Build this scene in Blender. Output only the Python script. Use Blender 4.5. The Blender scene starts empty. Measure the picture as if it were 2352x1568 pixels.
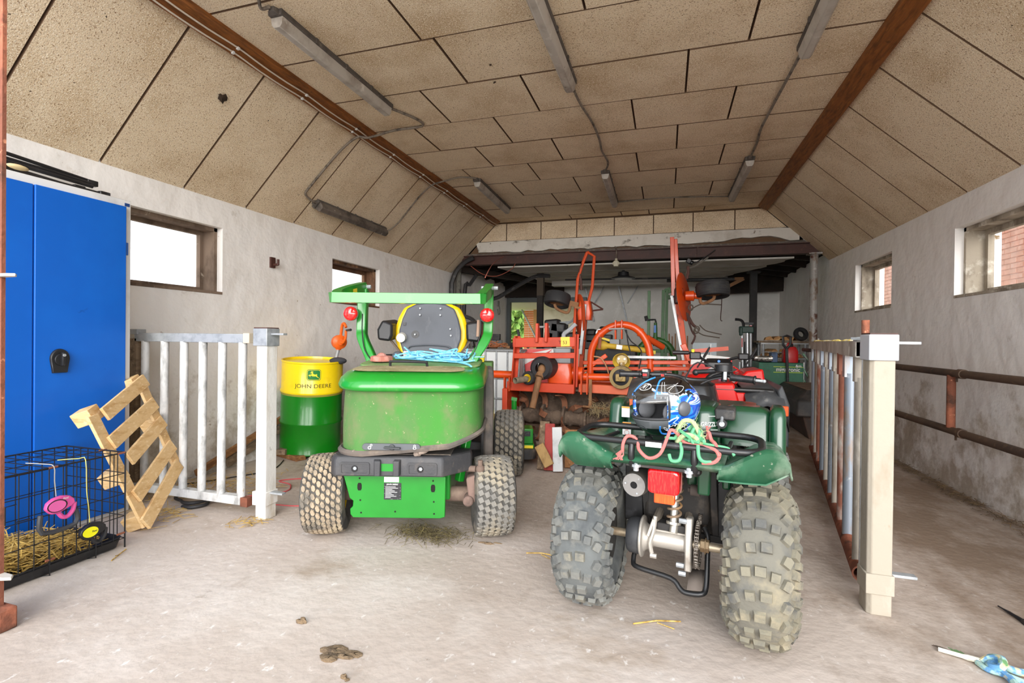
import bpy, bmesh, math, random
from mathutils import Vector, Matrix, Quaternion
PI = math.pi
random.seed(7)
SC = bpy.context.scene
COL = SC.collection
V = Vector

# ---------------------------------------------------------------- camera, sky, sun, exposure
cam_d = bpy.data.cameras.new('camera'); cam_d.sensor_width = 36.0; cam_d.lens = 17.480; cam_d.clip_start = .05
cam = bpy.data.objects.new('camera', cam_d); COL.objects.link(cam)
_yaw, _pit, _rol = -0.30035561, -0.00603056, 0.0115346
_f = V((math.sin(_yaw)*math.cos(_pit), math.cos(_yaw)*math.cos(_pit), math.sin(_pit)))
_r = V((math.cos(_yaw), -math.sin(_yaw), 0)); _u = _r.cross(_f)
_c, _s = math.cos(_rol), math.sin(_rol)
_R, _U = _c*_r + _s*_u, -_s*_r + _c*_u
cam.matrix_world = Matrix(((_R.x, _U.x, -_f.x, 0), (_R.y, _U.y, -_f.y, 0), (_R.z, _U.z, -_f.z, 1.15), (0, 0, 0, 1)))
SC.camera = cam
SC.view_settings.view_transform = 'Standard'; SC.view_settings.look = 'None'
SC.view_settings.gamma = 1.0; SC.view_settings.use_curve_mapping = False
SC.view_settings.exposure = EXPOSURE = 0.64
SC.cycles.use_denoising = True
SC.cycles.max_bounces = 14; SC.cycles.diffuse_bounces = 10; SC.cycles.transparent_max_bounces = 12
SC.cycles.sample_clamp_indirect = 8
wd = bpy.data.worlds.new('overcast_sky'); SC.world = wd; wd.use_nodes = True
wn = wd.node_tree; bgn = wn.nodes['Background']
tc = wn.nodes.new('ShaderNodeTexCoord'); sx = wn.nodes.new('ShaderNodeSeparateXYZ'); wr = wn.nodes.new('ShaderNodeValToRGB')
wn.links.new(tc.outputs['Generated'], sx.inputs[0]); wn.links.new(sx.outputs['Z'], wr.inputs[0])
wr.color_ramp.elements[0].color = (.93, .95, 1, 1); wr.color_ramp.elements[1].color = (.80, .89, 1, 1)
wn.links.new(wr.outputs[0], bgn.inputs[0]); bgn.inputs[1].default_value = 1.7
sun_d = bpy.data.lights.new('sun', 'SUN'); sun_d.energy = 4.6; sun_d.angle = math.radians(55); sun_d.color = (1, .97, .93)
sun = bpy.data.objects.new('sun', sun_d); COL.objects.link(sun)
sun.rotation_euler = V((-.22, .95, -.15)).to_track_quat('-Z', 'Y').to_euler()

# ---------------------------------------------------------------- materials
def lin(h):
    if not isinstance(h, str): return (*h[:3], 1)
    h = h.lstrip('#'); o = []
    for i in (0, 2, 4):
        c = int(h[i:i+2], 16)/255
        o.append(c/12.92 if c <= .04045 else ((c+.055)/1.055)**2.4)
    return (*o, 1)
MATS = {}
def mat(name, base, rough=.6, metal=0., layers=(), bump=0., bscale=60., spec=.5, coat=0., trans=0., bdist=.01, alpha=1., space='pos', emit=None):
    """layers: (colour, noise scale, low, high, detail, stretch xyz)"""
    if name in MATS: return MATS[name]
    m = bpy.data.materials.new(name); m.use_nodes = True; nt = m.node_tree; N = nt.nodes; L = nt.links
    b = N['Principled BSDF']; b.inputs['Roughness'].default_value = rough; b.inputs['Metallic'].default_value = metal
    b.inputs['Specular IOR Level'].default_value = spec; b.inputs['Coat Weight'].default_value = coat
    b.inputs['Coat Roughness'].default_value = .08
    b.inputs['Transmission Weight'].default_value = trans; b.inputs['Alpha'].default_value = alpha
    col = lin(base); b.inputs['Base Color'].default_value = col; m.diffuse_color = col
    if emit: b.inputs['Emission Color'].default_value = lin(emit[0]); b.inputs['Emission Strength'].default_value = emit[1]
    if layers or bump:
        if space == 'pos': src = N.new('ShaderNodeNewGeometry').outputs['Position']
        else: src = N.new('ShaderNodeTexCoord').outputs['Object']
    prev = None
    for (c, sc, lo, hi, det, st) in layers:
        mp = N.new('ShaderNodeMapping'); L.new(src, mp.inputs[0]); mp.inputs['Scale'].default_value = st
        mp.inputs['Location'].default_value = (random.uniform(-9, 9), random.uniform(-9, 9), random.uniform(-9, 9))
        nz = N.new('ShaderNodeTexNoise'); nz.inputs['Scale'].default_value = sc; nz.inputs['Detail'].default_value = det
        nz.inputs['Roughness'].default_value = .62
        L.new(mp.outputs[0], nz.inputs['Vector'])
        rp = N.new('ShaderNodeMapRange'); rp.inputs['From Min'].default_value = lo; rp.inputs['From Max'].default_value = hi
        L.new(nz.outputs['Fac'], rp.inputs['Value'])
        mx = N.new('ShaderNodeMix'); mx.data_type = 'RGBA'; L.new(rp.outputs[0], mx.inputs['Factor'])
        if prev is None: mx.inputs['A'].default_value = col
        else: L.new(prev, mx.inputs['A'])
        mx.inputs['B'].default_value = lin(c); prev = mx.outputs['Result']
    if prev is not None: L.new(prev, b.inputs['Base Color'])
    if bump:
        nz = N.new('ShaderNodeTexNoise'); nz.inputs['Scale'].default_value = bscale; nz.inputs['Detail'].default_value = 5
        L.new(src, nz.inputs['Vector'])
        bp = N.new('ShaderNodeBump'); bp.inputs['Strength'].default_value = bump; bp.inputs['Distance'].default_value = bdist
        L.new(nz.outputs['Fac'], bp.inputs['Height']); L.new(bp.outputs[0], b.inputs['Normal'])
    MATS[name] = m
    return m
O3 = (1, 1, 1)
def nodes_of(m): return m.node_tree.nodes, m.node_tree.links, m.node_tree.nodes['Principled BSDF']

# ---------------------------------------------------------------- mesh builder
class MB:
    def __init__(s): s.v = []; s.f = []; s.mi = []; s.M = Matrix(); s.cur = 0
    def add(s, vs, fs):
        o = len(s.v); s.v += [tuple(s.M @ V(p)) for p in vs]
        for f in fs: s.f.append([o+i for i in f]); s.mi.append(s.cur)
        return s
    def bx(s, x0, x1, y0, y1, z0, z1):
        return s.add([(x0,y0,z0),(x1,y0,z0),(x1,y1,z0),(x0,y1,z0),(x0,y0,z1),(x1,y0,z1),(x1,y1,z1),(x0,y1,z1)],
                     [(0,3,2,1),(4,5,6,7),(0,1,5,4),(1,2,6,5),(2,3,7,6),(3,0,4,7)])
    def box(s, c, size, rx=0, ry=0, rz=0):
        m = s.M; s.M = m @ Matrix.Translation(c) @ Matrix.Rotation(rz,4,'Z') @ Matrix.Rotation(ry,4,'Y') @ Matrix.Rotation(rx,4,'X')
        a, b, c_ = size[0]/2, size[1]/2, size[2]/2
        s.bx(-a,a,-b,b,-c_,c_); s.M = m; return s
    def bar(s, p0, p1, w, h, up=(0,0,1), ext=0):
        p0, p1 = V(p0), V(p1); d = (p1-p0); l = d.length; d.normalize()
        u = V(up)
        if abs(d.dot(u)) > .98: u = V((1,0,0)) if abs(d.x) < .9 else V((0,1,0))
        r = d.cross(u).normalized(); u = r.cross(d)
        p0 = p0-d*ext; p1 = p1+d*ext
        vs = [p+r*a*w/2+u*b*h/2 for p in (p0,p1) for a,b in ((-1,-1),(1,-1),(1,1),(-1,1))]
        return s.add(vs, [(3,2,1,0),(4,5,6,7),(0,1,5,4),(1,2,6,5),(2,3,7,6),(3,0,4,7)])
    def cyl(s, p0, p1, r0, r1=None, n=14, cap=True):
        p0, p1 = V(p0), V(p1); r1 = r0 if r1 is None else r1
        d = (p1-p0).normalized(); q = d.to_track_quat('Z','Y'); a = q @ V((1,0,0)); b = q @ V((0,1,0))
        vs = []
        for p, r in ((p0,r0),(p1,r1)):
            for i in range(n):
                t = 2*PI*i/n; vs.append(p + a*math.cos(t)*r + b*math.sin(t)*r)
        fs = [(i,(i+1)%n,n+(i+1)%n,n+i) for i in range(n)]
        if cap: fs += [tuple(range(n-1,-1,-1)), tuple(range(n,2*n))]
        return s.add(vs, fs)
    def lathe(s, prof, p=(0,0,0), axis=(0,0,1), n=28, closed=False):
        """prof: (radius, offset along axis)"""
        d = V(axis).normalized(); q = d.to_track_quat('Z','Y'); a = q @ V((1,0,0)); b = q @ V((0,1,0)); p = V(p)
        vs = []
        for r, h in prof:
            r = max(r, 1e-5)
            for i in range(n):
                t = 2*PI*i/n; vs.append(p + d*h + a*math.cos(t)*r + b*math.sin(t)*r)
        k = len(prof); fs = []
        for j in range(k if closed else k-1):
            j2 = (j+1) % k
            for i in range(n): fs.append((j*n+i, j*n+(i+1)%n, j2*n+(i+1)%n, j2*n+i))
        if not closed:
            if prof[0][0] > 1e-4: fs.append(tuple(range(n-1,-1,-1)))
            if prof[-1][0] > 1e-4: fs.append(tuple((k-1)*n+i for i in range(n)))
        return s.add(vs, fs)
    def tube(s, pts, r, n=8, closed=False, smooth=0, cap=True, flat=1.0):
        P = [V(p) for p in pts]
        if smooth: P = spline(P, smooth, closed)
        k = len(P); rr = r if isinstance(r, (list, tuple)) else None
        tang = []
        for i in range(k):
            if closed: t = P[(i+1)%k]-P[i-1]
            else: t = P[min(i+1,k-1)]-P[max(i-1,0)]
            tang.append(t.normalized() if t.length > 1e-9 else V((0,0,1)))
        q = tang[0].to_track_quat('Z','Y'); a = q @ V((1,0,0)); vs = []
        for i in range(k):
            t = tang[i]; a = (a - t*a.dot(t))
            if a.length < 1e-6: a = t.orthogonal()
            a.normalize(); b = t.cross(a)
            ri = (rr[min(int(i*len(rr)/k), len(rr)-1)] if rr else r)
            for j in range(n):
                w = 2*PI*j/n; vs.append(P[i] + a*math.cos(w)*ri + b*math.sin(w)*ri*flat)
        fs = []
        for i in range(k if closed else k-1):
            i2 = (i+1) % k
            for j in range(n): fs.append((i*n+j, i*n+(j+1)%n, i2*n+(j+1)%n, i2*n+j))
        if cap and not closed: fs += [tuple(range(n-1,-1,-1)), tuple((k-1)*n+j for j in range(n))]
        return s.add(vs, fs)
    def strip(s, pts, w, h, up=(0,0,1), smooth=0, closed=False):
        """rectangular section swept along a path, up kept fixed"""
        P = [V(p) for p in pts]
        if smooth: P = spline(P, smooth, closed)
        k = len(P); vs = []
        for i in range(k):
            if closed: t = P[(i+1)%k]-P[i-1]
            else: t = P[min(i+1,k-1)]-P[max(i-1,0)]
            t.normalize(); u = V(up); r = t.cross(u)
            if r.length < 1e-4: r = t.orthogonal()
            r.normalize(); u2 = r.cross(t)
            for a, b in ((-1,-1),(1,-1),(1,1),(-1,1)): vs.append(P[i]+r*a*w/2+u2*b*h/2)
        fs = []
        for i in range(k if closed else k-1):
            i2 = (i+1) % k
            for j in range(4): fs.append((i*4+j, i*4+(j+1)%4, i2*4+(j+1)%4, i2*4+j))
        if not closed: fs += [(3,2,1,0), tuple((k-1)*4+j for j in range(4))]
        return s.add(vs, fs)
    def prism(s, poly, fn0, fn1):
        """poly 2d; fn maps (a,b)->point for near and far cap"""
        n = len(poly); vs = [fn0(*p) for p in poly]+[fn1(*p) for p in poly]
        return s.add(vs, [tuple(range(n-1,-1,-1)), tuple(range(n,2*n))]+[(i,(i+1)%n,n+(i+1)%n,n+i) for i in range(n)])
    def loft(s, rings, cap=True, closed=True):
        n = len(rings[0]); vs = [p for r in rings for p in r]; fs = []
        for i in range(len(rings)-1):
            for j in range(n if closed else n-1): fs.append((i*n+j, i*n+(j+1)%n, (i+1)*n+(j+1)%n, (i+1)*n+j))
        if cap and closed: fs += [tuple(range(n-1,-1,-1)), tuple((len(rings)-1)*n+j for j in range(n))]
        return s.add(vs, fs)
    def ball(s, c, r, n=12, m=8):
        rx, ry, rz = r if isinstance(r, (tuple, list)) else (r, r, r); c = V(c); rings = []
        for i in range(m+1):
            t = PI*i/m; rings.append([c+V((rx*math.sin(t)*math.cos(2*PI*j/n), ry*math.sin(t)*math.sin(2*PI*j/n), -rz*math.cos(t))) for j in range(n)])
        return s.loft(rings, cap=False)
def spline(P, k, closed=False):
    P = [V(p) for p in P]; out = []; n = len(P)
    g = (lambda i: P[i % n]) if closed else (lambda i: P[max(0, min(n-1, i))])
    for i in range(n if closed else n-1):
        p0, p1, p2, p3 = g(i-1), g(i), g(i+1), g(i+2)
        for j in range(k):
            t = j/k
            out.append(.5*((2*p1)+(p2-p0)*t+(2*p0-5*p1+4*p2-p3)*t*t+(3*p1-p0-3*p2+p3)*t**3))
    if not closed: out.append(P[-1])
    return out
def rrect(cx, cy, hx, hy, r, z, n=4):
    out = []
    for (sx_, sy_, a0) in ((1,1,0),(-1,1,PI/2),(-1,-1,PI),(1,-1,1.5*PI)):
        for i in range(n+1):
            a = a0+PI/2*i/n; out.append(V((cx+sx_*(hx-r)+r*math.cos(a), cy+sy_*(hy-r)+r*math.sin(a), z)))
    return out

# ---------------------------------------------------------------- objects
FRAME = {}
def link(name, me, parent=None):
    o = bpy.data.objects.new(name, me); COL.objects.link(o)
    if parent is not None: o.parent = parent
    return o
def mesh_of(name, mb, mats, frame=None, bevel=0, sharp=38):
    me = bpy.data.meshes.new(name)
    vs = mb.v
    if frame is not None:
        fi = frame.inverted(); vs = [tuple(fi @ V(p)) for p in vs]
    me.from_pydata(vs, [], mb.f)
    for m in (mats if isinstance(mats, (list, tuple)) else [mats]): me.materials.append(m)
    if any(mb.mi): me.polygons.foreach_set('material_index', mb.mi)
    bm = bmesh.new(); bm.from_mesh(me); bmesh.ops.recalc_face_normals(bm, faces=bm.faces[:]); bm.to_mesh(me); bm.free()
    me.polygons.foreach_set('use_smooth', [True]*len(me.polygons)); me.set_sharp_from_angle(angle=math.radians(sharp))
    return me
def thing(name, label, cat, loc=(0,0,0), rz=0, group=None, world=True, rot=None):
    o = bpy.data.objects.new(name, None); COL.objects.link(o); o.empty_display_size = .1
    o.location = loc; o.rotation_euler = rot or (0,0,rz); o['label'] = label; o['category'] = cat
    if group: o['group'] = group
    R = o.rotation_euler.to_matrix().to_4x4(); Mx = Matrix.Translation(loc) @ R
    FRAME[o.name] = Mx if world else None
    return o
def finish(o, bevel):
    if bevel:
        b = o.modifiers.new('bevel', 'BEVEL'); b.width = bevel; b.segments = 2; b.limit_method = 'ANGLE'; b.angle_limit = math.radians(40)
        b.harden_normals = False
def part(name, mb, mats, parent, bevel=0, label=None, kind=None, sharp=38):
    fr = FRAME.get(parent.name)
    o = link(name, mesh_of(name, mb, mats, fr, sharp=sharp), parent); FRAME[o.name] = fr
    if label: o['label'] = label
    if kind: o['kind'] = kind
    finish(o, bevel); return o
def solo(name, mb, mats, label, cat, group=None, loc=None, bevel=0, kind=None, sharp=38):
    if loc is None:
        n = len(mb.v); loc = (sum(p[0] for p in mb.v)/n, sum(p[1] for p in mb.v)/n, min(p[2] for p in mb.v))
    fr = Matrix.Translation(loc)
    o = link(name, mesh_of(name, mb, mats, fr, sharp=sharp)); o.location = loc; FRAME[o.name] = fr
    o['label'] = label; o['category'] = cat
    if group: o['group'] = group
    if kind: o['kind'] = kind
    finish(o, bevel); return o
def struct(name, mb, mats, bevel=0, label=None, sharp=38):
    o = link(name, mesh_of(name, mb, mats, None, sharp=sharp)); o['kind'] = 'structure'; FRAME[o.name] = Matrix()
    if label: o['label'] = label
    finish(o, bevel); return o
def copy_tree(o, parent=None):
    c = o.copy(); COL.objects.link(c); FRAME[c.name] = FRAME.get(o.name)
    if parent is not None: c.parent = parent
    for ch in list(o.children): copy_tree(ch, c)
    return c
def text_mesh(txt, size, depth=.0005, bold=False, fn=None, sx=1.0, shear=0):
    """lettering as a mesh in the xy plane, centred; fn bends each vertex"""
    cu = bpy.data.curves.new('lettering', 'FONT'); cu.body = txt; cu.size = size; cu.extrude = 0; cu.resolution_u = 3
    cu.align_x = 'CENTER'; cu.align_y = 'CENTER'; cu.shear = shear
    if bold: cu.offset = size*.018
    t = bpy.data.objects.new('lettering', cu); COL.objects.link(t)
    dg = bpy.context.evaluated_depsgraph_get(); dg.update()
    me = bpy.data.meshes.new_from_object(t.evaluated_get(dg)); bpy.data.objects.remove(t); bpy.data.curves.remove(cu)
    mb = MB(); mb.v = [tuple(fn(v.co.x*sx, v.co.y, v.co.z) if fn else (v.co.x*sx, v.co.y, v.co.z)) for v in me.vertices]
    mb.f = [list(p.vertices) for p in me.polygons]; mb.mi = [0]*len(mb.f); bpy.data.meshes.remove(me)
    return mb
# ---------------------------------------------------------------- setting
XL, XR, YF, YE, ZE, ZC = -3.62, 2.185, 1.18, 8.05, 2.28, 3.115
M_wall = mat('whitewashed_plaster', '#eeebe7', .9, layers=[
    ('#e2deD8', 1.1, .45, .75, 6, O3), ('#eceae7', 3.0, .5, .7, 5, O3), ('#c3b7a5', 2.2, .64, .76, 8, (1,1,.5)), ('#8c7250', 9, .70, .76, 5, O3), ('#eeece8', 14, .66, .72, 4, O3)],
    bump=.35, bscale=5, bdist=.05, spec=.2)
def low_dirt(m):
    """splashed muck and flaking on the lowest part of the wall"""
    N, L, b = nodes_of(m); g = N.new('ShaderNodeNewGeometry'); sp = N.new('ShaderNodeSeparateXYZ'); L.new(g.outputs['Position'], sp.inputs[0])
    nz = N.new('ShaderNodeTexNoise'); nz.inputs['Scale'].default_value = 3.5; nz.inputs['Detail'].default_value = 9; nz.inputs['Roughness'].default_value = .7; L.new(g.outputs['Position'], nz.inputs['Vector'])
    mr = N.new('ShaderNodeMapRange'); mr.inputs['From Min'].default_value = 1.15; mr.inputs['From Max'].default_value = .1; mr.inputs['To Min'].default_value = -.14; mr.inputs['To Max'].default_value = .12
    L.new(sp.outputs['Z'], mr.inputs['Value']); ad = N.new('ShaderNodeMath'); L.new(nz.outputs['Fac'], ad.inputs[0]); L.new(mr.outputs[0], ad.inputs[1])
    m2 = N.new('ShaderNodeMapRange'); m2.inputs['From Min'].default_value = .5; m2.inputs['From Max'].default_value = .66; m2.inputs['To Max'].default_value = .8; L.new(ad.outputs[0], m2.inputs['Value'])
    mx = N.new('ShaderNodeMix'); mx.data_type = 'RGBA'; L.new(m2.outputs[0], mx.inputs['Factor'])
    L.new(b.inputs['Base Color'].links[0].from_socket, mx.inputs['A']); mx.inputs['B'].default_value = lin('#a89a86'); L.new(mx.outputs['Result'], b.inputs['Base Color'])
low_dirt(M_wall)
M_wallb = mat('grey_render', '#dcdad5', .9, layers=[('#c9c6c0', 1.3, .45, .75, 6, O3), ('#e4e2de', 5, .55, .7, 4, O3), ('#8a7450', 3, .70, .78, 6, O3)], bump=.3, bscale=9, bdist=.03, spec=.2)
M_board = mat('wood_wool_board', '#e6d2b3', .95, layers=[
    ('#c2a680', 1.7, .46, .72, 7, O3), ('#f6ead4', 150, .52, .62, 3, (1,1,1)), ('#927253', 110, .56, .67, 4, (1,1,1)), ('#66503a', 55, .66, .75, 6, O3), ('#3a2c20', 22, .725, .76, 3, O3)],
    bump=.7, bscale=150, bdist=.006, spec=.1)
M_joint = mat('joint_shadow_gap', '#6e5540', .95)
M_beam = mat('varnished_timber', '#8a5222', .55, layers=[('#56300f', 6, .4, .7, 6, (8,1,8)), ('#a06428', 22, .55, .75, 4, (6,.6,6)), ('#2b180c', 4, .66, .76, 4, O3)], bump=.15, bscale=40)
M_conc = mat('dusty_concrete', '#c3b6ab', .88, layers=[
    ('#aa9a8d', .55, .42, .72, 6, O3), ('#d2c8bf', 1.4, .5, .75, 6, O3), ('#98846f', 1.9, .60, .78, 9, (.7,1,1)), ('#ded7d0', 26, .62, .74, 4, (1,.6,1)), ('#7d6a56', 5.2, .68, .76, 8, (.6,1,1)), ('#6b5a48', 34, .72, .78, 4, O3), ('#f0ece6', 60, .755, .78, 2, O3)],
    bump=.35, bscale=22, bdist=.012, spec=.25)
def aisle_dirt(m):
    """trodden muck along the right-hand aisle and towards the back of the barn"""
    N, L, b = nodes_of(m); g = N.new('ShaderNodeNewGeometry'); sp = N.new('ShaderNodeSeparateXYZ'); L.new(g.outputs['Position'], sp.inputs[0])
    nz = N.new('ShaderNodeTexNoise'); nz.inputs['Scale'].default_value = 2.2; nz.inputs['Detail'].default_value = 9; nz.inputs['Roughness'].default_value = .7
    mp = N.new('ShaderNodeMapping'); mp.inputs['Scale'].default_value = (1,.55,1); L.new(g.outputs['Position'], mp.inputs[0]); L.new(mp.outputs[0], nz.inputs['Vector'])
    a = N.new('ShaderNodeMapRange'); a.inputs['From Min'].default_value = .45; a.inputs['From Max'].default_value = 1.25; a.inputs['To Max'].default_value = .16; a.inputs['To Min'].default_value = -.12; L.new(sp.outputs['X'], a.inputs['Value'])
    c = N.new('ShaderNodeMapRange'); c.inputs['From Min'].default_value = 2.6; c.inputs['From Max'].default_value = 5.5; c.inputs['To Max'].default_value = .26; L.new(sp.outputs['Y'], c.inputs['Value'])
    s1 = N.new('ShaderNodeMath'); s1.operation = 'MAXIMUM'; L.new(a.outputs[0], s1.inputs[0])
    s3 = N.new('ShaderNodeMath'); s3.inputs[1].default_value = -.12; L.new(c.outputs[0], s3.inputs[0]); L.new(s3.outputs[0], s1.inputs[1])
    s2 = N.new('ShaderNodeMath'); L.new(s1.outputs[0], s2.inputs[0]); L.new(nz.outputs['Fac'], s2.inputs[1])
    r = N.new('ShaderNodeMapRange'); r.inputs['From Min'].default_value = .47; r.inputs['From Max'].default_value = .72; r.inputs['To Max'].default_value = .85; L.new(s2.outputs[0], r.inputs['Value'])
    mx = N.new('ShaderNodeMix'); mx.data_type = 'RGBA'; L.new(r.outputs[0], mx.inputs['Factor'])
    L.new(b.inputs['Base Color'].links[0].from_socket, mx.inputs['A']); mx.inputs['B'].default_value = lin('#7f6b58'); L.new(mx.outputs['Result'], b.inputs['Base Color'])
aisle_dirt(M_conc)
M_yard = mat('yard_gravel', '#c9c2b8', .95, layers=[('#a79d90', 30, .45, .65, 3, O3)])
M_grass = mat('mown_grass', '#7fa03c', .95, layers=[('#5f8030', 6, .4, .7, 4, O3)])
M_steelbrown = mat('brown_painted_steel', '#4a2a22', .6, layers=[('#33201b', 3, .45, .7, 5, O3), ('#5e3a2e', 18, .6, .75, 4, O3)])
M_rust = mat('rusty_steel', '#7d4c3a', .85, layers=[('#a4634a', 5, .5, .62, 7, (1,1,.4)), ('#553a2e', 7, .52, .66, 7, O3), ('#c98a6a', 22, .64, .72, 4, O3)], bump=.4, bscale=45, spec=.3)
M_galv = mat('galvanised_steel', '#a9adb0', .5, .35, layers=[('#8d9296', 14, .45, .65, 4, O3), ('#c2c5c7', 5, .55, .7, 4, O3)])
def glass(name, gloss, dust, col='#ffffff'):
    m = mat(name, col, .05); N, L, b = nodes_of(m); tr = N.new('ShaderNodeBsdfTransparent'); gl = N.new('ShaderNodeBsdfGlossy'); gl.inputs['Roughness'].default_value = .04; df = N.new('ShaderNodeBsdfDiffuse'); df.inputs[0].default_value = lin('#d8d4cc')
    m1 = N.new('ShaderNodeMixShader'); m1.inputs[0].default_value = gloss; L.new(tr.outputs[0], m1.inputs[1]); L.new(gl.outputs[0], m1.inputs[2])
    nz = N.new('ShaderNodeTexNoise'); nz.inputs['Scale'].default_value = 9; nz.inputs['Detail'].default_value = 7; g = N.new('ShaderNodeNewGeometry'); L.new(g.outputs['Position'], nz.inputs['Vector'])
    mr = N.new('ShaderNodeMapRange'); mr.inputs['From Min'].default_value = .4; mr.inputs['From Max'].default_value = .8; mr.inputs['To Max'].default_value = dust; L.new(nz.outputs['Fac'], mr.inputs['Value'])
    m2 = N.new('ShaderNodeMixShader'); L.new(mr.outputs[0], m2.inputs[0]); L.new(m1.outputs[0], m2.inputs[1]); L.new(df.outputs[0], m2.inputs[2])
    L.new(m2.outputs[0], N['Material Output'].inputs['Surface']); return m
M_glass = glass('dusty_window_glass', .06, .18)
M_greyframe = mat('weathered_grey_wood', '#a79c8b', .9, layers=[('#6d6254', 5, .48, .66, 7, (1,1,.5)), ('#cfc8ba', 9, .55, .7, 5, O3)], bump=.3, bscale=40)
M_brownframe = mat('weathered_brown_wood', '#6e4c34', .85, layers=[('#43301f', 6, .45, .65, 7, (1,1,.4)), ('#9a7554', 8, .58, .7, 5, (1,1,.4))], bump=.3, bscale=40)
M_black = mat('black_paint', '#17171a', .45, layers=[('#26262a', 7, .5, .7, 4, O3)])
M_dark = mat('dark_timber', '#2b211a', .9, layers=[('#19130f', 3, .45, .7, 5, O3), ('#453628', 9, .6, .75, 5, (1,.3,1))])

mb = MB(); mb.bx(-9, 9, -3, 11.3, -.2, 0); FLOOR = struct('floor', mb, M_conc)
mb = MB(); mb.bx(-40, 40, -40, -3, -.2, -.001); mb.bx(-40,-9,-3,YF,-.2,-.001); mb.bx(9,40,-3,YF,-.2,-.001); struct('ground_yard', mb, M_yard)
mb = MB(); mb.bx(-5.6, 3, 11.3, 15.4, -.2, 0); struct('floor_annex', mb, M_conc)
mb = MB(); mb.bx(-60, 60, 15.4, 70, -.2, -.01); mb.bx(-60, XL-.31, YF, 15.4, -.2, -.012); mb.bx(XR+.31, 60, YF, 15.4, -.2, -.012); struct('ground_lawn', mb, M_grass)

def wall_x(name, x0, x1, ya, yb, za, zb, holes, m):
    ys = sorted({ya, yb, *[h[0] for h in holes], *[h[1] for h in holes]}); zs = sorted({za, zb, *[h[2] for h in holes], *[h[3] for h in holes]})
    mb = MB()
    for i in range(len(ys)-1):
        for j in range(len(zs)-1):
            yc, zc = (ys[i]+ys[i+1])/2, (zs[j]+zs[j+1])/2
            if not any(h[0] < yc < h[1] and h[2] < zc < h[3] for h in holes): mb.bx(x0, x1, ys[i], ys[i+1], zs[j], zs[j+1])
    return struct(name, mb, m)
W1, W2, W3, W4 = (2.42, 3.32, 1.495, 2.06), (4.78, 5.75, 1.53, 2.035), (5.98, 7.0, 1.51, 2.085), (3.62, 4.825, 1.51, 2.065)
wall_x('wall_left', XL-.3, XL, YF, 11.3, 0, 2.42, [W1, W2], M_wall)
wall_x('wall_right', XR, XR+.3, YF, 11.3, 0, 2.42, [W3, W4], M_wall)
def window(n, W, xin, xout, mframe, fw=.055, label=None):
    """wooden box frame set deep in the reveal, one pane"""
    s = 1 if xout > xin else -1; y0, y1, z0, z1 = W
    mb = MB(); a, b = xin+s*.06, xout-s*.06; xa, xb = min(a,b), max(a,b)
    t = .03
    mb.bx(xa,xb,y0,y0+t,z0,z1); mb.bx(xa,xb,y1-t,y1,z0,z1); mb.bx(xa,xb,y0,y1,z0,z0+t); mb.bx(xa,xb,y0,y1,z1-t,z1)
    w = struct('window_%d' % n, mb, mframe, label=label)
    g = xout-s*.10; mb = MB(); ga, gb = g-.02, g+.02
    y0 += t; y1 -= t; z0 += t; z1 -= t
    mb.bx(ga,gb,y0,y0+fw,z0,z1); mb.bx(ga,gb,y1-fw,y1,z0,z1); mb.bx(ga,gb,y0+fw,y1-fw,z0,z0+fw); mb.bx(ga,gb,y0+fw,y1-fw,z1-fw,z1)
    part('sash', mb, mframe, w)
    mb = MB(); mb.bx(g-.002,g+.002,y0+fw,y1-fw,z0+fw,z1-fw); part('pane', mb, M_glass, w)
    mb = MB(); mb.bx(min(xin-s*.004,a),max(xin-s*.004,a),W[0]+.002,W[1]-.002,W[2]+.001,W[2]+.022); part('sill', mb, mframe, w)
    return w
window(1, W1, XL, XL-.3, mat('weathered_greybrown_wood', '#7f6c5c', .9, layers=[('#544538', 5, .46, .64, 7, (1,1,.5)), ('#b5a898', 16, .62, .72, 5, O3)], bump=.3, bscale=40), .03, 'brown framed window beside the blue cabinet')
window(2, W2, XL, XL-.3, M_brownframe, .045, 'small brown framed window behind the green mower')
window(3, W3, XR, XR+.3, M_greyframe, .04, 'small grey framed window nearer the back of the barn')
window(4, W4, XR, XR+.3, M_greyframe, .04, 'large grey framed window at the picture edge')

# ceiling of wood-wool boards: backing plus every board
mb = MB()
zt = ZC+.03
PL, PR = -2.78, 1.33
mb.bx(PL, PR, YF, YE, zt, zt+.04)
mb.add([(XL-.02,YF,ZE+.03),(XL-.02,YE,ZE+.03),(PL,YE,zt),(PL,YF,zt),(XL-.02,YF,ZE+.08),(XL-.02,YE,ZE+.08),(PL,YE,zt+.05),(PL,YF,zt+.05)], [(0,1,2,3),(7,6,5,4),(0,3,7,4),(1,5,6,2),(0,4,5,1),(3,2,6,7)])
mb.add([(XR+.02,YF,ZE+.04),(XR+.02,YE,ZE+.04),(PR,YE,zt),(PR,YF,zt),(XR+.02,YF,ZE+.09),(XR+.02,YE,ZE+.09),(PR,YE,zt+.05),(PR,YF,zt+.05)], [(3,2,1,0),(4,5,6,7),(4,7,3,0),(2,6,5,1),(1,5,4,0),(7,6,2,3)])
CEIL = struct('ceiling', mb, M_joint)
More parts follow.
